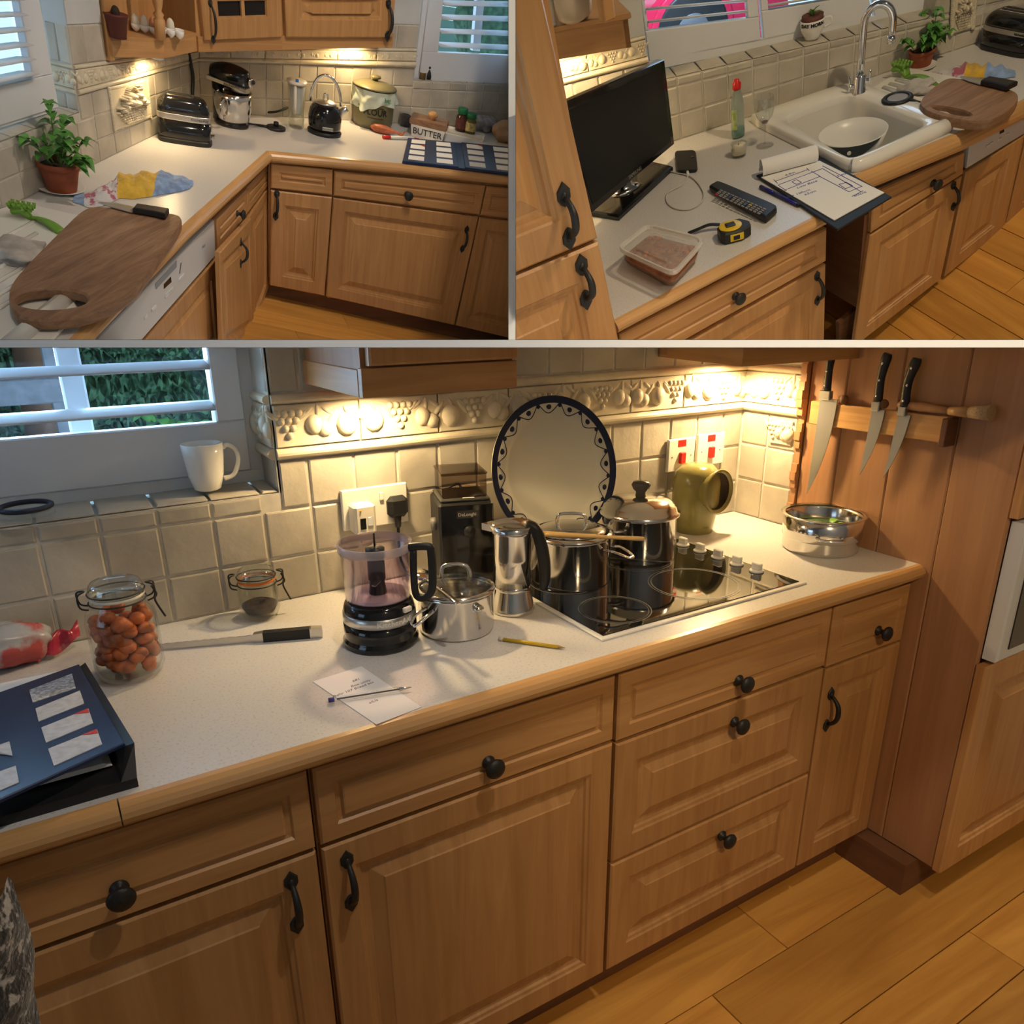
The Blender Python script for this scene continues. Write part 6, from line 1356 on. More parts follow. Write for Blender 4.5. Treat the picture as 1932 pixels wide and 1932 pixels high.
def dishbrush(bay,head,mid,end,label,w=.05,dz=.012):
    a,b,c=[at3(bay,*p,.9+dz) for p in (head,mid,end)]; t=thing('dish_brush',label,'brush',a)
    part('handle',M().tube([b,b.lerp(c,.3)+Vector((0,0,.014)),b.lerp(c,.65)+Vector((0,0,.014)),c],[w*.28,w*.2,w*.34,w*.38],10,flat=.5),gr,t,bay=True); part('head',M().tube([a+Vector((0,0,.02)),a.lerp(b,.5)+Vector((0,0,.026)),b+Vector((0,0,.004))],[w*.5,w*.48,w*.28],12,flat=.5),gr,t,bay=True)
    d=(b-a).normalized(); sd=Vector((-d.y,d.x,0))
    for i in range(5):
        for j in range(3): p=a+d*(w*.30*i-.1*w)+sd*(w*.28*(j-1))+Vector((0,0,.03)); part('bristle_tuft',M().tube([p,p+Vector((0,0,w*.32))+sd*(w*.12*(j-1))],[w*.06,w*.11],6),gr,t,bay=True)
    return t
dishbrush(TL,(28,407),(58,412),(118,440),'lime green dish brush lying on the ribbed drainer',.058)
cm=mat('grey_dishcloth',(.46,.42,.38),.95,noise=.3,nscale=14,bump=.3,bscale=30)
lump('dishcloth','crumpled grey dishcloth at the left edge by the board','cloth',TL.at(38,490),(.085,.09,.03),cm,amp=.35,k=12,creases=.1,seed=3.)
# ceramic drainer
def drainer(bay,pts,ridges,label,roll,z=.9):
    c=np.mean([bay.at(*p,z) for p in pts],0); t=thing('ceramic_drainer',label,'sink drainer',c); cer=MT['ceramic']
    part('drainer_top',M().prism([bay.at(*p,z)[:2] for p in pts],z+.0005,z+.012,.004),cer,t,bay=True)
    for a,b in ridges: part('ridge',M().tube([at3(bay,*a,z+.013),at3(bay,*b,z+.013)],.008,8,flat=.7),cer,t,bay=True)
    for a,b,r in roll: part('rolled_edge',M().tube([at3(bay,*a,z+.006),at3(bay,*b,z+.006)],r,14),cer,t,bay=True)
    return t
drainer(TL,[(-60,470),(-20,408),(25,391),(45,388),(150,412),(110,520),(150,590),(90,660),(20,720),(-60,700)],[((-30,470+i*26),(75-i*6,412+i*28)) for i in range(6)],'white ceramic ribbed drainer partly under the chopping board',[((-20,690),(125,566),.030)])
# things on the open shelf
zs_=1.3445; p=TL.at(223,71,zs_); k=1/TL.ppm(p); t=thing('shelf_pot','dark red clay pot on the open end shelf','pot',p); zt=TL.zat(p,25)
part('pot_body',M().lathe([(0,0),(17*k,0),(17*k,6*k),(18*k,8*k),(23*k,zt*.9),(24*k,zt*.92),(24*k,zt),(20*k,zt),(0,zt*.95)],28),mat('dark_red_clay',(.10,.018,.012),.6),t); part('plant_stub',M().ell((0,0,zt),(9*k,9*k,14*k),12,8),MT['soil'],t)
p=TL.at(300,66,zs_); k=1.3/TL.ppm(p); R,A=side(TL,p); t=thing('egg_tray','white scalloped egg tray on the open shelf','tray',p)
eggs=[]
for i in range(6):
    for j in range(2):
        c=R*(-33+12.8*i)*k+A*(j*13-4)*k
        part('egg_cup',M().lathe([(2*k,0),(6.5*k,5*k),(7.2*k,11*k),(6.6*k,11*k),(5*k,4*k),(0,3*k)],14).xf(Matrix.Translation(c)),MT['ceramic'],t); eggs.append((i,j,c))
wh=mat('egg_white',(.72,.66,.55),.5); bn=mat('egg_brown',(.50,.22,.10),.5)
for n_,(i,j,lb,m) in enumerate(((0,0,'white egg at the left end of the egg tray',wh),(1,0,'white egg second from the left in the tray',wh),(2,0,'brown egg third in the front of the tray',bn),(3,1,'brown egg behind the turned post',bn),(4,1,'pale egg at the back right of the tray',wh))):
    c=[e for e in eggs if e[0]==i and e[1]==j][0][2]; q=p+np.array([c.x,c.y,4*k]); solo('egg',M().lathe([(0,0),(4.5*k,2*k),(6.4*k,8*k),(5.4*k,15*k),(3*k,19*k),(0,20.5*k)],16),m,lb,'egg',q,group='eggs in the tray')
# ================================================================ upper right set: sink run
CUR[0]=TR
L0=TR.at(960,367.5); R0=TR.at(1990,34)
V1=WM(TR,TR.at(1000,354.5),TR.at(1704,127)); vL=V1.az(960,367)[0]; vR=V1.az(1985,36)[0]
nv3=np.array([V1.n[0],V1.n[1],0])
aw0=V1.az(1222,117)[0]
zsl=V1.zl((1252,150),(1750,35)); q1_=V1.zl((1285,213),(1689,96)); q2_=V1.zl((1279,162),(1596,85))
k0=V1.zl((1100,149),(1215,119)); k1=V1.zl((1100,137),(1215,107)); k2=V1.zl((1100,104),(1214,74)); k3=V1.zl((1100,97),(1213,67))
qa=V1.band(vL,vR,0,lambda a:zsl(a)-.002); mb=M().rings([qa.loop(0,-.16),qa.loop(0,0)]); qb=V1.band(vL,aw0,lambda a:zsl(a)-.002,1.8); mb.rings([qb.loop(0,-.16),qb.loop(0,0)]); qb=V1.band(vR+.002,vR+2.6,-1.5,1.9); mb.rings([qb.loop(0,-.16),qb.loop(0,0)])
wv=solo('wall_back',mb,MT['grout'],'cream tiled wall behind the sink and television','wall',kind='structure')
aj=V1.az(1278,170)[0]; st=V1.az(1325,155)[0]-aj
js=[aj+st*k for k in range(-8,40)]; js=[vL]+[a for a in js if vL+.02<a<vR-.02]+[vR]
abk=V1.az(1790,40)[0]
for a,b in zip(js[:-1],js[1:]):
    tiles(wv,V1.band(a,b,.9,q1_),1,1); tiles(wv,V1.band(a,b,q1_,q2_),1,1)
    if b<aw0+.05: tiles(wv,V1.band(a,min(b,aw0),q2_,k0),1,1)
    elif a<abk: tiles(wv,V1.band(max(a,aw0),b,q2_,lambda x:zsl(x)-.001),1,1)
    if b<aw0+.05: tiles(wv,V1.band(a,min(b,aw0),k3,1.7),1,1,mat_=MT['plaster'],t=.002,gap=.0)
ds=[vL]+[aw0-.205*i for i in (2,1,0)]; ds=sorted(ds)
for i,(a,b) in enumerate(zip(ds[:-1],ds[1:])):
    mould(wv,V1.band(a,b,k0,k1)); fruit(wv,V1.band(a,b,k1,k2),1.2,60+i); mould(wv,V1.band(a,b,k2,k3))
# far right wall piece with the basket panel
aE=V1.az(1763,30)[0]
qc=V1.band(aE,vR,lambda a:zsl(a)-.004,1.75); part('pier',M().rings([qc.loop(0,-.16),qc.loop(0,0)]),MT['grout'],wv,bay=True)
for a,b in zip(js[:-1],js[1:]):
    if a>aE-.02: tiles(wv,V1.band(a,b,lambda x:zsl(x),lambda x:zsl(x)+.10),1,1); 
basket(wv,(lambda q:(setattr(q,'c',[c+nv3*.004 for c in q.c]),q)[1])(V1.pq((1792,64),(1834,52),(1840,-30),(1796,-22))),1.0)
# sill
pS=TR.at(1252,121,zsl(V1.az(1252,150)[0])+.004); dS=abs((pS[:2]-V1.a)@V1.n)
for a,b in zip(js[:-1],js[1:]):
    if a<aw0-.01 or a>aE: continue
    q=Q(V1.pt(a,zsl(a)),V1.pt(b,zsl(b)),V1.pt(b,zsl(b)+.006)-nv3*dS,V1.pt(a,zsl(a)+.006)-nv3*dS)
    if q.n[2]<0: q.n=-q.n
    tiles(wv,q,1,1)
qv=Q(V1.pt(aw0,zsl(aw0)),V1.pt(aw0,1.75),V1.pt(aw0,1.75)-nv3*dS,V1.pt(aw0,zsl(aw0))-nv3*dS); part('reveal_board',M().rings([qv.loop(0,0),qv.loop(0,.004)]),MT['plaster'],wv,bay=True)
# shutters
Vs=WM(TR,V1.pt(0,0)-nv3*(dS-.03),V1.pt(1,0)-nv3*(dS-.03))
wn=thing('window_4','wide white shuttered window behind the sink','window',V1.pt(aw0+.3,1.2),kind='structure')
def shut(px,op,nl,vof=.5): q=Vs.pq(*px); shutter(wn,q,op,nl,tilt=.25,lw=.055,lt=.008,t=.024,vof=vof); return q
shut(((1222,113),(1432,75),(1420,-70),(1196,-70)),(.035,.90,.33,1.),5,.62)
shut(((1437,74),(1640,30),(1625,-90),(1424,-70)),(.07,.90,.40,1.),5,.4)
shut(((1645,29),(1760,5),(1745,-90),(1630,-90)),(.07,.90,.50,1.),4,.4)
patch('window_frame',Vs.pq((1222,130),(1765,19),(1765,3),(1222,112)),.012,MT['white'],wn,h=.012)
# outside: sky, red car
def back(d,a0,a1,z0,z1,label):
    q=V1.mk(*[p-nv3*d for p in (V1.pt(a0,z0),V1.pt(a1,z0),V1.pt(a1,z1),V1.pt(a0,z1))]); return solo('sky_backdrop',M().rings([q.loop(0,-.02),q.loop(0,0)]),MT['sky'],label,'sky',kind='structure',bay=True)
back(3.2,-1.5,5.5,-3.5,1.75,'pale sky outside the sink window')
q=V1.mk(*[p for p in (V1.pt(-1.0,-.6)-nv3*.6,V1.pt(4.5,-.6)-nv3*.6,V1.pt(4.5,-.6)-nv3*3.1,V1.pt(-1.,-.6)-nv3*3.1)])
cq=Vs  # car plane
Vc=WM(TR,V1.pt(0,0)-nv3*1.3,V1.pt(1,0)-nv3*1.3)
def cpt(px,py): return TR.on(px,py,Vc.W)
car=thing('red_car','red car parked outside the sink window','car',cpt(1300,75)-np.array([0,0,.3]))
rdp=mat('car_paint',(.55,.015,.06),.25,coat=.5)
prof_=[(1100,90),(1130,40),(1190,22),(1215,30),(1235,5),(1270,-35),(1330,-60),(1420,-70),(1480,-60),(1500,120),(1100,140)]
P3=[cpt(*p) for p in prof_]; mb=M().rings([P3,[p-nv3*.5 for p in P3]]); part('car_body',mb,rdp,car,bay=True)
wc=cpt(1305,62); wr_=.20; U3=V3(np.array([V1.t[0],V1.t[1],0])); 
for r_,h,m,nme in ((.205,.012,rdp,'wheel_arch'),(.175,.02,MT['blackm'],'tyre'),(.085,.022,mat('dark_hub',(.10,.10,.11),.4),'wheel_hub')):
    mm=Matrix(((U3.x,0,V1.n[0],wc[0]),(U3.y,0,V1.n[1],wc[1]),(0,1,0,wc[2]),(0,0,0,1))); part(nme,M().lathe([(0,0),(r_,0),(r_,h*.8),(r_*.95,h),(0,h)],36).xf(mm),m,car,bay=True)
# worktop
fp=[(1110,628),(1156,604),(1345,505),(1530,411),(1552,399),(1596,337),(1611,329.5),(1813,246),(1990,157)]
Pf=[TR.at(*p)[:2] for p in fp]; bpnts=[V1.pt(a,0)[:2] for a in (vR,vL)]
wt=thing('worktop','speckled cream worktop with oak edging around the sink','worktop',TR.at(1350,330))
sk_in=[(1462,222),(1600,171),(1748,233),(1606,292)]
part('laminate_top',M().prism([Pf[0]]+Pf[1:]+bpnts,.866,.9),MT['lam'],wt,bay=True)
ed=[(0,.9)]+[(.026*math.sin(a),.881+.0195*math.cos(a)) for a in [math.pi*k/8 for k in range(1,8)]]+[(0,.862)]
mb=M(); sweep(mb,ed,Pf[1:5]); part('edging',mb,MT['edge'],wt,bay=True); mb=M(); sweep(mb,[(o*1.1,.9-(.9-z)*1.6) for o,z in ed],Pf[6:]); part('edging',mb,MT['edge'],wt,bay=True)
# fronts
Vf=WM(TR,TR.at(1156,604),TR.at(1545,403.5),-.016); Vg=WM(TR,TR.at(1611,329.5),TR.at(1990,157),-.02)
zA=lambda w,p:w.az(*p)[0]
t=unit(Vf,'oak cabinet below the food container at the left of the sink run',[('drawer',((1168,703),(1551,489),(1552,427),(1163,628)),(.545,.46),None),('door',((1180,1030),(1546,760),(1550.5,495),(1170,712)),None,(.955,.885))],zA(Vf,(1160,620)),zA(Vf,(1552,450)),.0,s=1.0,dep=.5,zt_=.862)
t=unit(Vg,'oak cabinet right of the dark gap below the sink',[('drawer',((1637,436),(1810,325),(1813,284),(1641,362)),(.66,.40),None),('door',((1605,652),(1769,523),(1809,329),(1635.5,441)),None,(.93,.86))],zA(Vg,(1630,430)),zA(Vg,(1809,330)),Vg.az(1690,590)[1]+.03,s=.9,dep=.38,m=MT['oakdark'],zt_=.735)
u2=t
dw=thing('dishwasher','dishwasher with white control strip at the right of the sink run','dishwasher',Vg.pt(zA(Vg,(1850,350)),.4))
q=Vg.pq((1819,316),(1990,213),(1992,168),(1826,259)); pn=part('control_panel',M().rings([q.loop(0,-.3),q.loop(0,.010),q.loop(.003,.013)]),bpy.data.materials['appliance_white'],dw,bay=True)
patch('grip_recess',plq(TR,q,((1881,247),(1905,234),(1905,226),(1881,240)),.0132),.001,bpy.data.materials['grey_recess'],pn); patch('display',plq(TR,q,((1886,253),(1894,249),(1894,242),(1886,247)),.0132),.0012,bpy.data.materials['display_glass'],pn)
for x,y in ((1863,276),(1870,271),(1886,263),(1900,254)): patch('button',plq(TR,q,((x-3,y+2),(x+3,y-1),(x+3,y-4),(x-3,y-1)),.0132),.003,MT['white'],pn)
front(dw,Vg.pq((1776,519),(1888,428),(1926,252),(1816,322)),'door',None,None,.9)
unit(Vg,'oak cabinet at the far right beyond the dishwasher',[('door',((1890,425),(1975,360),(1990,220),(1929,258)),None,None)],zA(Vg,(1927,300)),zA(Vg,(1985,280)),Vg.az(1930,395)[1]+.02,s=.9,dep=.3,zt_=.862)
# dark appliance gap
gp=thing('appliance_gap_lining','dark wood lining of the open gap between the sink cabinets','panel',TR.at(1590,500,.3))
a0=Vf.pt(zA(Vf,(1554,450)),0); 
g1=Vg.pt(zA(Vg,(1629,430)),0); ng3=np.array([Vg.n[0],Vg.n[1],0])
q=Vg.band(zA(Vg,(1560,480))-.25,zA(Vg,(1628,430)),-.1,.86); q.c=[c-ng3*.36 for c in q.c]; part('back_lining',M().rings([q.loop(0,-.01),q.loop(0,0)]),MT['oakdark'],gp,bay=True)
# plinths and floor
ngv=ng3; q=Vg.pq((1600,690),(1985,365),(1985,330),(1600,620)); q.c=[c-ngv*.05 for c in q.c]; solo('plinth',M().rings([q.loop(0,-.02),q.loop(0,0)]),MT['oakdark'],'dark plinth below the sink cabinets','plinth',bay=True)
f1=Vg.pt(*Vg.az(1743,556))-ngv*.05; f2=Vg.pt(*Vg.az(1854,453))-ngv*.05; U=_n(f2-f1); Nn=_n(np.cross(U,-ngv)); Nn=Nn if Nn[2]>0 else -Nn; Vv=np.cross(Nn,U)
FM=Matrix(((U[0],Vv[0],Nn[0],f1[0]),(U[1],Vv[1],Nn[1],f1[1]),(U[2],Vv[2],Nn[2],f1[2]),(0,0,0,1)))
fl=solo('floor',M().box(-1.6,1.9,-1.6,.3,-.05,-.017),MT['oakdark'],'oak plank floor in front of the sink cabinets','floor',kind='structure',m4=FM)
def onfl(px,py):
    v=TR.ray(px,py); k=((f1-TR.eye)@Nn)/(v@Nn); p=TR.eye+v*k-f1; return np.array([p@U,p@Vv])
e0,e1_=onfl(1766,544),onfl(1915,631); dr=_n(e1_-e0); an=math.atan2(dr[1],dr[0]); w0=onfl(1722,578); w1=onfl(1850,454); nr=np.array([-dr[1],dr[0]])
wd_=abs((w0-e0)@nr); wd_=wd_ if wd_>.05 else .14
for j in range(-9,12):
    o0=e0+nr*(wd_*j)-dr*.5
    for (a,b) in ((-.3,.42+.3*(j%3)),(.42+.3*(j%3),2.2)):
        o=bpy.data.objects.new('plank',mesh(M().box(a+.001,b-.001,.001,wd_-.001,-.016,0,.0012),'plank')); col.objects.link(o); o.parent=fl; o.matrix_local=Matrix.Translation((o0[0],o0[1],0))@Matrix.Rotation(an,4,'Z'); o.data.materials.append(MT['floor'])
# tall cupboard on the left
tc=thing('tall_cupboard','tall oak cupboard with two doors at the left of the sink run','cupboard',TR.at(1100,560,.4))
Vt=WM(TR,TR.at(1156,604)+np.array([-.3,0,0]),TR.at(1156,604),.012)
q=Vt.pq((985,1000),(1235,900),(1000,-60),(800,-60)); pr0=Vt.pt(zA(Vt,(1118,448)),0); a1_=zA(Vt,(1118,448)); n_t=np.array([Vt.n[0],Vt.n[1],0])
qq=Vt.band(a1_-1.2,a1_-.003,-.1,1.9); part('carcass',M().rings([qq.loop(0,-.62),qq.loop(0,-.001)]),MT['oak'],tc,bay=True)
front(tc,Vt.pq((700,618),(1117,443.5),(1003,-45),(560,60)),'door',None,(.882,.150),1.6,hl=.078)
front(tc,Vt.pq((770,905),(1172,705),(1118.5,450),(701,625)),'door',None,(.895,.80),1.6,hl=.070)
# end shelf with crockery
zsh=1.335; s0,s1=TR.at(1044,114,zsh),TR.at(1191,89,zsh)
sh=thing('open_end_shelf','open oak end shelf above the television','shelf',s0)
b0,b1=wp(s0,V1)+nv3*.003,wp(s1,V1)+nv3*.003
ext=s0-(s1-s0)*1.2; extb=b0-(b1-b0)*1.2
part('shelf_board',M().rings([ringz([ext,s1,b1,extb],.072),ringz([ext+nv3*.015,s1+nv3*.015+(s1-s0)*.03,b1+(s1-s0)*.03,extb],.078),ringz([ext+nv3*.015,s1+nv3*.015+(s1-s0)*.03,b1+(s1-s0)*.03,extb],.09)]),MT['oakh'],sh,bay=True)
part('pelmet',M().rings([[ext,s1,s1-nv3*.016,ext-nv3*.016],ringz([ext,s1,s1-nv3*.016,ext-nv3*.016],.072)]),MT['oakh'],sh,bay=True); part('pelmet',M().rings([[s1,b1,b1-(s1-s0)*.06,s1-(s1-s0)*.06],ringz([s1,b1,b1-(s1-s0)*.06,s1-(s1-s0)*.06],.072)]),MT['oakh'],sh,bay=True)
zt_=zsh+.091; p=TR.at(1146,37,zt_); part('post',M().box(-.018,.018,-.018,.018,0,.4,.003).xf(Matrix.Translation(V3(p))),MT['oak'],sh,bay=True)
p=TR.at(1035,50,zt_); k=1/TR.ppm(p); solo('utensil_jar',M().lathe(shell([(17*k,0),(18*k,4*k),(17*k,70*k)],2*k),28),MT['cream'],'tall cream utensil jar on the shelf above the television','jar',p)
p=TR.at(1087,38,zt_); k=1/TR.ppm(p); t=thing('mixing_bowl','beige mixing bowl on the shelf above the television','bowl',p); part('bowl_body',M().lathe(shell([(22*k,0),(33*k,8*k),(35*k,24*k),(37*k,60*k)],2*k),32),mat('beige_glaze',(.55,.44,.30),.3),t)
lm=(s0*.5+s1*.5+b0*.5+b1*.5)/2; lm[2]=zsh-.006; lm=lm-(s1-s0)*.35
solo('under_cabinet_lamp',M().lathe([(0,0),(.028,0),(.03,.012),(0,.012)],20),MT['white'],'round lamp below the shelf behind the television','lamp',lm)
lamp('SPOT',TR,lm+np.array([0,0,-.006]),9,WARM,.02,lm+np.array([0,0,-1]),spot=2.9,blend=.5)
lamp('AREA',TR,V1.pt(aw0+.9,1.5)-nv3*.6,5,DAY,.6,V1.pt(aw0+.5,.9)+nv3*.3)
lamp('AREA',TR,V1.pt(aw0+.35,1.75)-nv3*.75,12,DAY,.5,V1.pt(aw0+.4,.9)-nv3*1.5,spread=1.7)  # added lamp out of view above the car, brightening its near side
# ---------------------------------------------------------------- sink with bowl and tap
sk=thing('ceramic_sink','white ceramic sink with rolled front edge','sink',TR.at(1600,240)); cer=MT['ceramic']
out=[(1412,232),(1440,222),(1590,171),(1640,178),(1800,232),(1793,243),(1640,316),(1610,325),(1585,318)]
inn=[(1478,226),(1512,208),(1588,181),(1612,181),(1742,229),(1742,240),(1620,297),(1598,298)]
def rnd(pts,n=2,f=.16):
    p=[np.array(x,float) for x in pts]; q=[]
    for i in range(len(p)):
        a,b,c=p[i-1],p[i],p[(i+1)%len(p)]; s_,e_=b+(a-b)*f,b+(c-b)*f
        for k in range(5): t_=k/4; q.append(s_*(1-t_)**2+b*2*t_*(1-t_)+e_*t_*t_)
    return q
N_=64
def resamp(pts,c):
    """loop sampled at even bearings round c"""
    o=[]
    for k in range(N_):
        a=2*math.pi*k/N_; d=np.array([math.cos(a),math.sin(a)]); best=None
        for i in range(len(pts)):
            p,q=pts[i]-c,pts[(i+1)%len(pts)]-c; e=q-p; den=d[0]*e[1]-d[1]*e[0]
            if abs(den)<1e-12: continue
            t_=(p[0]*e[1]-p[1]*e[0])/den; s_=(p[0]*d[1]-p[1]*d[0])/den
            if t_>0 and -1e-6<=s_<=1+1e-6 and (best is None or t_>best): best=t_
        o.append(c+d*best)
    return o
OP=[TR.at(*p)[:2] for p in rnd(out,2)]; IP=[TR.at(*p,.925)[:2] for p in rnd(inn,2)]; cc=np.mean(IP,0)
OP,IP=resamp(OP,cc),resamp(IP,cc)
L3=lambda ps,z,s=1.:[(cc[0]+(p[0]-cc[0])*s,cc[1]+(p[1]-cc[1])*s,z) for p in ps]
part('sink_rim',M().rings([L3(OP,.9005),L3(OP,.916),L3(OP,.927,.985),L3(OP,.930,.96),L3(IP,.929,1.03),L3(IP,.922,1.0),L3(IP,.905,.985)],cap=False,base=False,sm=True),cer,sk,bay=True)
part('basin',M().rings([L3(IP,.905,.985),L3(IP,.80,.95),L3(IP,.765,.90),L3(IP,.755,.80)],base=False,sm=True),cer,sk,bay=True)
part('rolled_edge',M().tube([at3(TR,1608,312,.915),at3(TR,1640,303,.915),at3(TR,1788,237,.915)],[.022,.024,.024],14),cer,sk,bay=True)
pd=TR.at(1660,225,.87); v_=(V3(cc.tolist()+[.87])-V3(pd)); part('overflow_grille',M().lathe([(0,0),(.016,0),(.017,.004),(.012,.006),(0,.003)],20).xf(Matrix.Translation(V3(pd)+v_*.03)@Vector((v_.x,v_.y,.15)).to_track_quat('Z','Y').to_matrix().to_4x4()),MT['iron'],sk,bay=True)
# hole in the worktop for the basin
lam=[c for c in wt.children if c.name.startswith('laminate_top')][0]
bm=bmesh.new(); bm.from_mesh(lam.data); inv=LOC[wt.name].inverted()
cut_m=bpy.data.meshes.new('cutter'); mbc=M().rings([L3(IP,.5,1.02),L3(IP,1.1,1.02)]); mbc.xf(inv); cut_m.from_pydata(mbc.v,[],mbc.f); recalc(cut_m); co_=bpy.data.objects.new('cutter',cut_m); col.objects.link(co_)
co_.matrix_world=wt.matrix_world; bm.free(); bpy.context.view_layer.update()
bo=lam.modifiers.new('b','BOOLEAN'); bo.object=co_; bo.solver='EXACT'; bpy.context.view_layer.update(); dg=bpy.context.evaluated_depsgraph_get(); nm_=bpy.data.meshes.new_from_object(lam.evaluated_get(dg)); lam.modifiers.clear(); lam.data=nm_; bpy.data.objects.remove(co_)
pb=TR.at(1609,247,.905); pb[2]=.765; t=thing('washing_up_bowl','white oval washing-up bowl with grey band in the sink','bowl',pb); R,A=side(TR,pb); k=1/TR.ppm(TR.at(1609,246,.90)); zt=.138; BM_=Matrix(((R.x,A.x,0,0),(R.y,A.y,0,0),(0,0,1,0),(0,0,0,1)))
wb=mat('bowl_white',(.80,.79,.76),.3)
part('bowl_wall',M().lathe(shell([(40*k,0),(43*k,5*k),(58*k,zt*.70),(67*k,zt)],1.6*k),44).xf(BM_),wb,t)
gp_=M(); vs=[];n=24
for i in range(n+1):
    a=-math.pi/2-.95+1.9*i/n; f=math.sin(math.pi*i/n); r1_=67.6*k; r0_=(67.6-6*f)*k
    vs+= [BM_@Vector((r1_*math.cos(a),r1_*math.sin(a),zt*.985)),BM_@Vector((r0_*math.cos(a)*1.0,r0_*math.sin(a)*1.0,zt*(.985-.30*f)))]
gp_.add(vs,[(2*i,2*i+1,2*i+3,2*i+2) for i in range(n)],True); o=part('grey_band',gp_,mat('slate_rubber',(.05,.06,.065),.5),t,fix=False)
part('hang_eye',M().lathe([(0,0),(4*k,0),(4*k,1.2*k),(2.2*k,1.2*k),(0,.6*k)],14).xf(BM_@Matrix.Translation((-4*k,-66*k,zt*.84))@Matrix.Rotation(math.pi/2,4,'X')),MT['ceramic'],t)
# tap
pb=TR.at(1620,176,.925); t=thing('mixer_tap','tall chrome swan-neck tap with two lever handles','tap',pb); R,A=side(TR,pb); k=1/TR.ppm(pb); z=lambda y:TR.zat(pb,y)
part('tap_body',M().lathe([(0,0),(14*k,0),(14*k,2*k),(12*k,4*k),(12*k,z(143)),(9*k,z(140)),(0,z(140))],24),MT['chrome'],t)
top=z(48); aR=26*k; hp=[Vector((0,0,z(143))),Vector((0,0,z(110))),Vector((0,0,z(80))),Vector((0,0,top))]+[Vector((0,0,top))+R*(aR-aR*math.cos(a))+Vector((0,0,aR*1.25*math.sin(a)))-A*(.15*aR*(1-math.cos(a))) for a in [math.pi*i/12 for i in range(1,13)]]; e=hp[-1]; hp+=[e+Vector((0,0,-14*k)),e+Vector((0,0,-26*k))]
part('swan_neck',M().tube(hp,7.2*k,14),MT['chrome'],t); part('aerator',M().lathe([(7.6*k,-36*k),(7.8*k,-24*k)],16).xf(Matrix.Translation(e)),MT['chrome'],t)
for s_,y in ((-1,160),(1,153)):
    d=(R*s_-A*.1); hb=Vector((0,0,z(y)))+d*10*k; ar=part('valve_arm',M().tube([Vector((0,0,z(y))),hb+d*8*k],5*k,12),MT['chrome'],t); part('lever',M().tube([hb+d*9*k-Vector((0,0,9*k)),hb+d*9*k+Vector((0,0,19*k))],[2.2*k,2.2*k],8),MT['chrome'],ar)
# drainer beside the sink
drainer(TR,[(1640,176),(1704,134),(1730,137),(1900,172),(1842,232),(1800,240)],[((1655+12*i,172-7*i),(1735+22*i,205-9*i)) for i in range(5)],'white ceramic ribbed drainer right of the sink',[])
# ---------------------------------------------------------------- television
Tv=[(1062,192),(1252,112),(1271,272),(1113,404)]
bl=TR.at(1122,396,.955); br_=TR.at(1268,273,.955); Vt2=WM(TR,bl,br_)
q=Vt2.pq((1113,404),(1271,272),(1252,112),(1048,200))
t=thing('television','black flat television on a glossy stand','television',(bl+br_)/2-np.array([0,0,.055]))
part('casing',M().rings([q.loop(.012,-.05),q.loop(0,-.025),q.loop(0,.0),q.loop(.003,.004)]),MT['black'],t,bay=True); part('screen',M().rings([q.loop(.022,.004),q.loop(.022,.0052)]),mat('screen_dark',(.006,.006,.007),.28),t,bay=True)
lf=q.frame(.52,.045,.0045); text('SAMSUNG',.016,MT['brush'],t,lf,.0003); part('power_light',M().ell(q.p(.965,.05,.0045),(.0025,.0025,.0025),8,4),MT['red'],t,bay=True)
stq=qz(TR,((1112,407),(1168,417),(1270,322),(1216,309)),.9); part('stand_base',M().rings([stq.loop(0,.001),stq.loop(0,.012),stq.loop(.006,.018)]),MT['black'],t,bay=True)
c_=TR.at(1180,358,.918); part('stand_neck',M().lathe([(.05,0),(.035,.008),(.022,.014),(.020,.06)],20,ex=(1.3,.8)).xf(Matrix.Translation(V3(c_))),MT['steel'],t,bay=True)
# phone with cable
q=qz(TR,((1278,327),(1317,325),(1313,290),(1274,292)),.9005); t=thing('phone','black phone lying beside the television stand','phone',TR.at(1295,310)); part('phone_body',M().prism([tuple(p[:2]) for p in [TR.at(*x)[:2] for x in rnd([(1278,328),(1317,326),(1313,288),(1273,290)],2)]],.9005,.911,.003),MT['blackm'],t,bay=True); part('camera_bump',M().lathe([(0,0),(.006,0),(.006,.001),(0,.0012)],14).xf(Matrix.Translation(V3(TR.at(1307,296,.911)))),MT['black'],t,bay=True)
cb=mat('white_cable',(.55,.52,.47),.5); cp=[(1298,326),(1298,332),(1285,350),(1262,362),(1257,378),(1270,392),(1297,396),(1320,385),(1328,368),(1318,347),(1300,332),(1270,325),(1240,315),(1225,310)]
ca=thing('charging_cable','thin pale charging cable coiled in front of the television','cable',TR.at(1295,370)); part('wire',M().tube([at3(TR,*p,.903) for p in cp],.0024,6),cb,ca,bay=True); part('connector',M().tube([at3(TR,1297,322,.905),at3(TR,1298,331,.904)],.005,8),MT['white'],ca,bay=True)
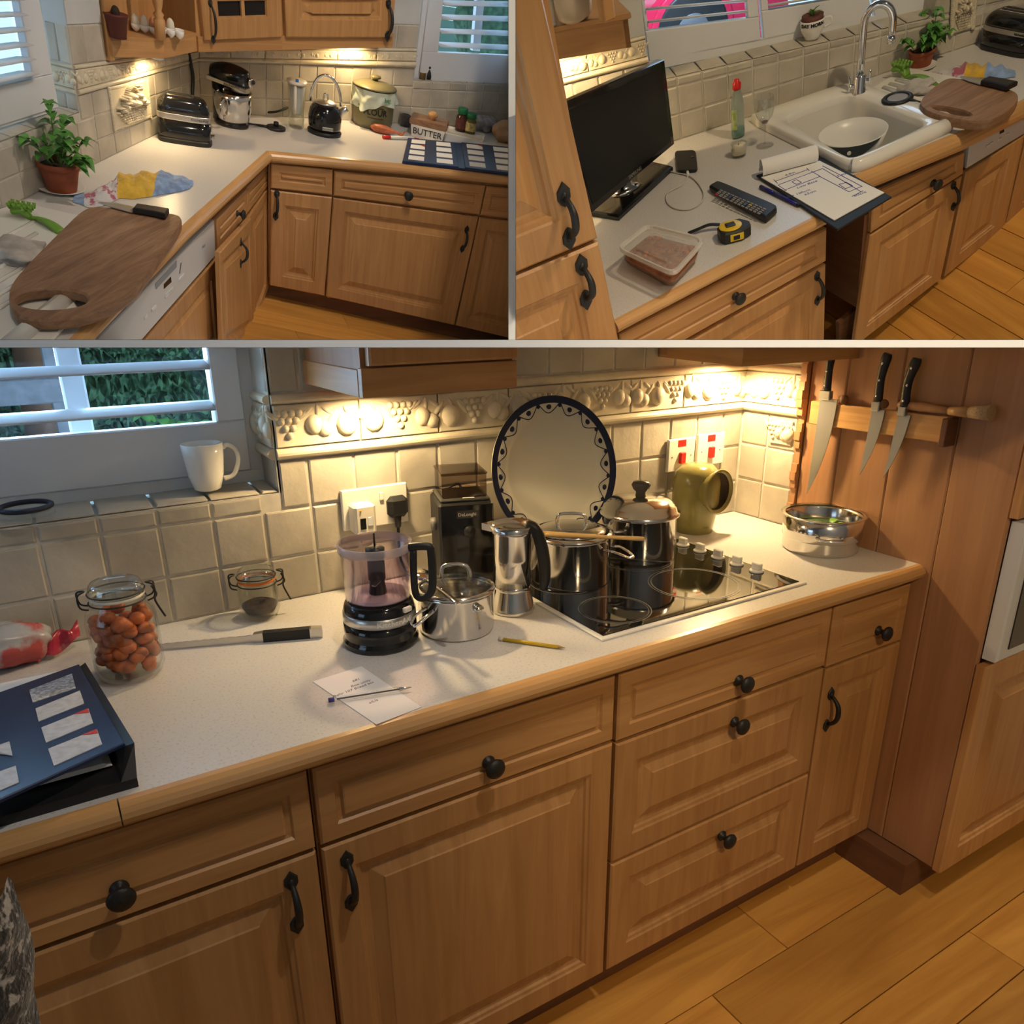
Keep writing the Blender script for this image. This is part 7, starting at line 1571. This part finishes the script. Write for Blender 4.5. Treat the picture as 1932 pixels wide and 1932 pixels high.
# soap bottle, candle, wine glass
pb=TR.at(1393,258); t=thing('washing_up_liquid','clear green washing-up liquid bottle with red cap','bottle',pb); k=1/TR.ppm(pb); f=TR.prof(pb,[(13,258),(14,250),(14,215),(13,190),(8,172),(6,166)])
part('bottle_body',M().lathe([(0,0)]+f+[(0,f[-1][1])],28,ex=(1,.75)),mat('clear_green',(.45,.56,.50),.12,trans=.6,alpha=.7),t); part('liquid',M().lathe([(0,.002),(f[0][0]*.9,.003),(f[1][0]*.9,.01),(f[1][0]*.9,f[1][1]*2.2),(0,f[1][1]*2.2)],24,ex=(1,.75)),mat('teal_soap',(.10,.32,.28),.2),t)
zt=f[-1][1]; part('cap',M().lathe([(7.5*k,zt-2*k),(8*k,zt),(8*k,zt+9*k),(5*k,zt+11*k),(5*k,zt+15*k),(0,zt+16*k)],20),MT['red'],t)
R,A=side(TR,pb); hd=math.atan2((-A).y,(-A).x); part('label',M().grid(lambda u,v:((f[1][0]*1.03)*math.cos(hd-.9+.9*u),(f[1][0]*1.03)*.78*math.sin(hd-.9+.9*u),zt*(.2+.42*v)),8,4),mat('soap_label',(.60,.62,.45),.5,c2=(.30,.42,.08),nscale=40),t,fix=False)
pb=TR.at(1394,294); k=1/TR.ppm(pb); zt=TR.zat(pb,270); t=thing('candle_glass','white candle in a small clear glass','candle',pb); part('glass_wall',M().lathe(shell([(14*k,0),(14.6*k,4*k),(15.5*k,zt)],1*k),26),MT['glass'],t); part('wax',M().lathe([(0,zt*.22),(13.4*k,zt*.22),(14.2*k,zt*.86),(0,zt*.84)],26),mat('candle_wax',(.78,.71,.55),.5),t); part('wick',M().tube([(0,0,zt*.84),(.5*k,0,zt*.98)],.6*k,5),MT['blackm'],t)
pb=TR.at(1443,275); k=1/TR.ppm(pb); t=thing('wine_glass','empty wine glass with red dregs before the sink','glass',pb); f=TR.prof(pb,[(17,275),(2,270),(2,236),(5,233),(16,218),(19.5,203),(17.5,182)])
part('foot',M().lathe([(0,0),(17*k,0),(17*k,.8*k),(4*k,2.5*k),(2*k,6*k)],30),MT['glass'],t); part('glass_stem',M().lathe([(1.8*k,5*k),(1.6*k,f[2][1]),(3*k,f[3][1])],12,cap=False),MT['glass'],t); part('bowl_wall',M().lathe([(0,f[3][1]),f[3],f[4],f[5],f[6]],30,cap=False),MT['thick'],t); part('dregs',M().lathe([(0,f[3][1]+.3*k),(5*k,f[3][1]+1.5*k),(6*k,f[3][1]+4*k),(0,f[3][1]+4*k)],18),mat('wine_dregs',(.10,.005,.012),.2),t)
# clipboard
q=qz(TR,((1427,333),(1580,436),(1682,374),(1545,296)),.904); t=thing('clipboard','black clipboard with a hand-drawn kitchen plan','clipboard',TR.at(1550,365)); part('board',M().rings([q.loop(0,0),q.loop(0,.004),q.loop(.002,.005)]),mat('ink_board',(.011,.013,.017),.6),t,bay=True)
q=qz(TR,((1436,335),(1574,416),(1668,364),(1546,304)),.9105); pp_=part('paper_pad',M().rings([q.loop(0,-.001),q.loop(0,.0015)]),MT['paper'],t,bay=True)
h=.0017
def ln(par,a,b,w=.0015):
    x,y=[V3(plq(TR,q,(p,p,p,p),h).c[0]) if False else None for p in (a,b)]
def plp(px,py,h_=h):
    v=TR.ray(px,py); kk=((q.c[0]+q.n*h_-TR.eye)@q.n)/(v@q.n); return V3(TR.eye+v*kk)
LN=[((1468,349),(1552,318)),((1552,318),(1625,362)),((1480,359),(1547,333)),((1547,333),(1602,362)),((1468,349),(1484,360)),((1602,362),(1625,352)),((1531,323),(1548,333)),((1494,343),(1503,348)),((1503,348),(1512,344)),((1512,344),(1503,339)),((1503,339),(1494,343)),((1583,348),(1595,356)),((1595,356),(1609,351)),((1609,351),(1597,344)),((1597,344),(1583,348)),((1463,342),(1524,320)),((1552,313),(1627,352)),((1607,371),(1628,360)),((1460,339),(1467,346)),((1522,317),(1527,322))]
for a,b in LN: part('drawn_line',M().tube([plp(*a),plp(*b)],.0011,4),MT['ink'],pp_,bay=True)
for x,y,s_ in ((1490,328,'4.5m'),(1522,348,'Low Base'),(1505,366,'D = 100cm'),(1528,364,'65cm'),(1588,330,'3.4m'),(1622,366,'60cm')):
    o=plp(x,y); ud=(plp(x+10,y-3.6)-o).normalized(); nn=V3(q.n); vd=nn.cross(ud); text(s_,.017,MT['ink'],pp_,Matrix(((ud.x,vd.x,nn.x,o.x),(ud.y,vd.y,nn.y,o.y),(ud.z,vd.z,nn.z,o.z),(0,0,0,1))),.0002,shear=.2)
a,b=at3(TR,1436,318,.93),at3(TR,1540,290,.93); d=(b-a).normalized(); sd=Vector((d.y,-d.x,0)); up=Vector((0,0,1))
def roll(u,v):
    th=-.6+v*4.6; r=.026; c=a.lerp(b,u); return c+sd*(r*math.cos(th))+up*(r*math.sin(th))-sd*(.01 if v>.9 else 0)
o=part('rolled_pages',M().grid(roll,10,26),MT['paper'],t,bay=True,fix=False)
stick('blue_pen','blue ballpoint pen between remote and clipboard','pen',(1435,356),(1508,392),[('cap',0,.35,.006,.006,mat('pen_blue',(.02,.02,.22),.3)),('barrel',.35,.95,.0055,.005,bpy.data.materials['pen_blue']),('end',.95,1,.005,.004,MT['blackm'])],TR)
# remote control
RQ=rnd([(1336,362),(1356,351),(1464,397),(1466,406),(1446,423),(1437,420)],2)
t=thing('remote_control','black remote control with many buttons','remote',TR.at(1400,388)); part('case',M().prism([TR.at(*p)[:2] for p in RQ],.9005,.922,.006),MT['blackm'],t,bay=True)
q=qz(TR,((1345,367),(1441,411),(1458,398),(1358,356)),.9222)
for i in range(12):
    for j in range(4):
        if i in (3,7) and j in (1,2): continue
        k=q.sub(.03+.075*i,.03+.075*i+.05,.08+.22*j,.08+.22*j+.14); part('button',M().rings([k.loop(0,0),k.loop(0,.002),k.loop(.0008,.0028)],base=False),(MT['red'] if (i==0 and j==0) else bpy.data.materials['pencil_yellow'] if (i,j)==(8,2) else bpy.data.materials['grey_button'] if 'grey_button' in bpy.data.materials else mat('grey_button',(.24,.24,.25),.5)),t,bay=True,fix=False)
for i in (3,7): k=q.sub(.03+.075*i,.08+.075*i,.32,.68); part('button',M().rings([k.loop(0,0),k.loop(0,.0025)],base=False),mat('navy_button',(.03,.05,.11),.4) if i==3 else bpy.data.materials['navy_button'],t,bay=True,fix=False)
# tape measure
pb=TR.at(1384,447); k=1/TR.ppm(pb); R,A=side(TR,pb); t=thing('tape_measure','yellow and black tape measure with wrist strap','tape measure',pb); zt=TR.zat(pb,426); TM=Matrix(((R.x,A.x,0,0),(R.y,A.y,0,0),(0,0,1,0),(0,0,0,1)))@Matrix.Rotation(.25,4,'Z')
part('case',M().prism([(-29*k,-14*k),(-22*k,-24*k),(10*k,-26*k),(30*k,-16*k),(33*k,4*k),(20*k,24*k),(-10*k,28*k),(-28*k,14*k)],0,zt,3*k).xf(TM),MT['blackm'],t); yw=mat('tape_yellow',(.72,.50,.02),.35)
part('yellow_disc',M().lathe([(0,zt),(22*k,zt),(22*k,zt+1.2*k),(20*k,zt+2*k),(0,zt+2*k)],32).xf(TM@Matrix.Translation((-5*k,2*k,0))),yw,t); part('belt_clip',M().box(-14*k,4*k,-6*k,9*k,zt+2*k,zt+5*k,1*k).xf(TM),MT['iron'],t); part('side_label',M().box(-12*k,14*k,-26.6*k,-24*k,zt*.2,zt*.8,.4*k).xf(TM@Matrix.Rotation(-.02,4,'Z')),yw,t); part('side_window',M().box(-6*k,6*k,-27.4*k,-26*k,zt*.32,zt*.68,.3*k).xf(TM@Matrix.Rotation(-.02,4,'Z')),MT['blackm'],t)
part('hook',M().box(31*k,35*k,-3*k,6*k,zt*.2,zt*.7,.6*k).xf(TM),MT['steel'],t); part('strap',M().tube([at3(TR,1358,424,.914),at3(TR,1338,424,.918),at3(TR,1318,432,.912),at3(TR,1298,440,.905)],.008,8,flat=.4),MT['blackm'],t,bay=True)
# food container
cx=[(1172,484),(1224,450),(1318,480),(1264,540)]
def ring_px(pts,z,n=2,ins=0): return [V3(TR.at(*p,z)) for p in rnd(pts,n)]
bot=rnd([(1172,492),(1222,462),(1320,492),(1268,546)],2); top_=rnd([(1163,470),(1222,424),(1333,452),(1272,520)],2); zr=.972
Bp=[TR.at(*p,.901) for p in bot]; Tp=[TR.at(*p,zr) for p in top_]
t=thing('food_container','clear plastic tub of chilli with a clear lid','container',np.mean(Bp,0)); cen=np.mean(Bp,0)[:2]; cT=np.mean(Tp,0)[:2]
sc_=lambda P_,s,z,c:[(c[0]+(p[0]-c[0])*s,c[1]+(p[1]-c[1])*s,z) for p in P_]
tubm=mat('tub_clear',(.70,.62,.52),.15,alpha=.22); lidm=mat('lid_plastic',(.72,.69,.64),.18,alpha=.30); rimm=mat('lid_rim_plastic',(.74,.72,.68),.2,alpha=.62)
part('tub',M().rings([sc_(Bp,.97,.9012,cen),sc_(Bp,1.,.908,cen),sc_(Tp,.93,zr-.004,cT)],cap=False,sm=True),tubm,t,bay=True)
cm_=mat('chilli',(.17,.04,.014),.4,c2=(.36,.13,.045),nscale=38,bump=.8,bscale=40); ch=part('chilli',M().rings([sc_(Bp,.95,.903,cen),sc_(Bp,.97,.912,cen),sc_(Tp,.885,zr-.024,cT),sc_(Tp,.6,zr-.018,cT)],sm=True),cm_,t,bay=True)
rn=random.Random(12); bm_=[mat('kidney_bean',(.20,.03,.015),.3),mat('mince',(.30,.12,.05),.6),mat('tomato_piece',(.42,.10,.03),.35)]
for i in range(70):
    u=rn.uniform(.05,.95)**.6; p=Tp[rn.randrange(len(Tp))]; x,y=cT[0]+(p[0]-cT[0])*.82*u,cT[1]+(p[1]-cT[1])*.82*u
    part('chilli_piece',M().ell((x,y,zr-.020),(.010*rn.uniform(.6,1.2),.007*rn.uniform(.7,1.2),.006),8,5,Matrix.Rotation(rn.uniform(0,3),3,'Z')),bm_[i%3],ch,bay=True)
part('lid_rim',M().rings([sc_(Tp,.94,zr-.010,cT),sc_(Tp,1.0,zr-.006,cT),sc_(Tp,1.01,zr,cT),sc_(Tp,.99,zr+.006,cT),sc_(Tp,.92,zr+.005,cT),sc_(Tp,.89,zr-.001,cT)],base=False,cap=False),rimm,t,bay=True)
part('lid',M().rings([sc_(Tp,.89,zr-.001,cT),sc_(Tp,.64,zr-.002,cT),sc_(Tp,.60,zr+.003,cT)],base=False,sm=False),lidm,t,bay=True)
# plant mug on the sill
zi_=zsl(V1.az(1540,85)[0])+.008; pb=TR.at(1532,72,zi_); t=thing('plant_mug','white lettered mug holding a small succulent','mug',pb); k=1/TR.ppm(pb); R,A=side(TR,pb); f=TR.prof(pb,[(14,72),(15,68),(22,55),(24,42),(24,35)])
part('mug_body',M().lathe(shell(f,1.5*k),32),MT['ceramic'],t); part('handle',M().tube([R*23*k+Vector((0,0,f[4][1]*.9)),R*34*k+Vector((0,0,f[4][1]*.92)),R*36*k+Vector((0,0,f[4][1]*.62)),R*22*k+Vector((0,0,f[4][1]*.45))],2.2*k,8),MT['ceramic'],t)
hd=math.atan2((-A).y,(-A).x); text('DAY MORN',8.5*k,MT['blackm'],t,wrap=(24.3*k,hd,f[4][1]*.82),ext=.3*k,sx=1.1,bold=.0006); part('inner_pot',M().lathe([(19*k,f[4][1]*.8),(21*k,f[4][1]*1.2),(19*k,f[4][1]*1.2),(0,f[4][1]*1.12)],26),mat('dark_clay_pot',(.13,.045,.03),.7),t)
rn=random.Random(4)
for i in range(9):
    a=rn.uniform(0,6.28); mb=M(); leafmesh(mb,(0,0,f[4][1]*1.15),(math.cos(a),math.sin(a),rn.uniform(.4,1.6)),rn.uniform(16,26)*k,6*k,.2); part('leaf',mb,MT['leaf'],t,fix=False)
# basil, toaster, towel, board and friends at the far end
basil(TR,(1737,124,19),(1740,92,26),(1738,128,30),14,'potted basil on a saucer right of the tap','cream saucer under the basil right of the tap',seed=6)
pa,pb=TR.at(1840,92),TR.at(1935,114); Lt=float(np.linalg.norm(pb-pa)); rz=math.atan2(pb[1]-pa[1],pb[0]-pa[0]); nrm=np.array([-math.sin(rz),math.cos(rz),0]); ctr=(pa+pb)/2+nrm*Lt*.2; toaster(TR,ctr,Lt,Lt*.4,TR.zat(ctr,20),rz,'black toaster cut off by the right edge of the sink scene')
cloth(TR,[((1750,146),(1752,138)),((1775,150),(1778,136)),((1805,150),(1812,130)),((1830,148),(1835,128)),((1858,148),(1862,130)),((1890,150),(1893,134)),((1915,146),(1914,134))],'blue and yellow tea towel behind the chopping board near the basil',mats=(('floral_part',fw,0,.42),('yellow_part',yl,.42,.66),('blue_part',bpy.data.materials['blue_cloth'],.66,1.)),hts=[.006,.02,.028,.035,.035,.03,.008],amp=.012,k=36)
pboard(TR,[(1732,190),(1775,152),(1800,145),(1900,166),(1925,178),(1915,200),(1880,225),(1840,230),(1780,220),(1745,208)],[(1756,201),(1770,199),(1815,206),(1833,216),(1820,219),(1780,212)],.945,.026,'wooden chopping board overhanging the edge near the dishwasher strip')
t=thing('kitchen_knife','knife with black handle lying behind the far chopping board','knife',TR.at(1870,162,.95)); flatknife(t,[(1812,146),(1835,151),(1858,157)],[.008,.03,.034],.948,.003,MT['brush'],'blade',TR); flatknife(t,[(1857,157),(1885,162.5),(1909,168)],[.032,.036,.04],.948,.016,MT['blackm'],'grip',TR)
dishbrush(TR,(1690,141),(1712,146),(1764,164),'green dish brush on the drainer beside the basil',.045)
lump('dishcloth','crumpled beige dishcloth between the strainer and the board','cloth',TR.at(1728,178),(.055,.05,.02),cm,amp=.35,k=12,creases=.1,seed=1.)
pb=TR.at(1692,197,.914); k=1/TR.ppm(pb); R,A=side(TR,pb); t=thing('blender_lid','round black appliance lid with clear top on the drainer','lid',pb)
part('clear_skirt',M().lathe([(26*k,0),(28*k,2*k),(28*k,9*k),(26*k,9*k)],30,cap=False),MT['glass'],t); part('rim',M().lathe([(30*k,8*k),(31*k,12*k),(28*k,15*k),(22*k,15*k),(21*k,12*k)],32,cap=False),MT['blackm'],t); part('clear_top',M().lathe([(21.5*k,13*k),(18*k,14*k),(8*k,12*k),(0,13*k)],28),mat('cloudy_plastic',(.32,.31,.32),.25),t); part('handle',M().tube([R*24*k-A*14*k+Vector((0,0,11*k)),R*33*k-A*20*k+Vector((0,0,9*k)),R*42*k-A*26*k+Vector((0,0,7*k))],[5*k,4.5*k,5*k],8,flat=.6),MT['blackm'],t)
# ================================================================ partitions between the sets
bpy.context.view_layer.update()
def campt(px,py,d):
    return CAM@Vector(((px-PX)/F*d,-(py-PY)/F*d,-d))
def wedge(name,x0,x1,y0,y1,d0,d1,label):
    mb=M().rings([[campt(x0,y0,d0),campt(x1,y0,d0),campt(x1,y1,d0),campt(x0,y1,d0)],[campt(x0,y0,d1),campt(x1,y0,d1),campt(x1,y1,d1),campt(x0,y1,d1)]])
    CUR[0]=B; o=solo(name,mb,MT['div'],label,'partition',kind='structure'); B.objs.pop(); return o
wedge('trim_1',-260,2190,641.5,655.5,1.17,6.,'white partition board between the lower and the two upper kitchen scenes')  # front edge carried forward so the board also shades the hob wall
wedge('trim_2',959.5,972.5,-160,641,2.02,6.5,'white upright partition board between the two upper kitchen scenes')
def plane(p0,p1):
    """plane through the eye and two picture points, as (point,normal)"""
    e=CAM.translation; a=campt(*p0,1)-e; b=campt(*p1,1)-e; return e.copy(),a.cross(b).normalized()
def cut(objs,pl,keep):
    co,no=pl
    if (campt(*keep,2)-co).dot(no)<0: no=-no
    for r in list(objs):
        for o in [r]+list(r.children_recursive):
            if o.type!='MESH': continue
            mw=o.matrix_world; d=[(mw@v.co-co).dot(no) for v in o.data.vertices]
            if not d or min(d)>=-1e-6: continue
            if max(d)<=1e-6: DEAD.append(o); continue
            if o.data.users>1: o.data=o.data.copy()
            iv=mw.inverted(); lc=iv@co; ln=(mw.to_3x3().transposed()@no).normalized()
            bm=bmesh.new(); bm.from_mesh(o.data)
            g=bmesh.ops.bisect_plane(bm,geom=list(bm.verts)+list(bm.edges)+list(bm.faces),plane_co=lc,plane_no=ln,clear_inner=True)
            ed=[e for e in g['geom_cut'] if isinstance(e,bmesh.types.BMEdge) and e.is_boundary]
            try: bmesh.ops.holes_fill(bm,edges=ed,sides=0)
            except Exception: pass
            bm.to_mesh(o.data); bm.free()
DEAD=[]
cut(B.objs,plane((0,656.5),(1932,656.5)),(966,1300))
for b_,k in ((TL,(400,300)),(TR,(1400,300))):
    cut(b_.objs,plane((0,640.5),(1932,640.5)),k); cut(b_.objs,plane((958.5,0),(958.5,600)) if b_ is TL else plane((973.5,0),(973.5,600)),k)
for o in set(DEAD):
    ch=[c for c in o.children]
    for c in ch:
        if c not in DEAD: c.parent=o.parent if o.parent else None
    bpy.data.objects.remove(o)
for b_ in (B,TL,TR):
    for o in b_.objs:
        try:
            if o.type=='EMPTY' and not o.children: bpy.data.objects.remove(o)
        except ReferenceError: pass
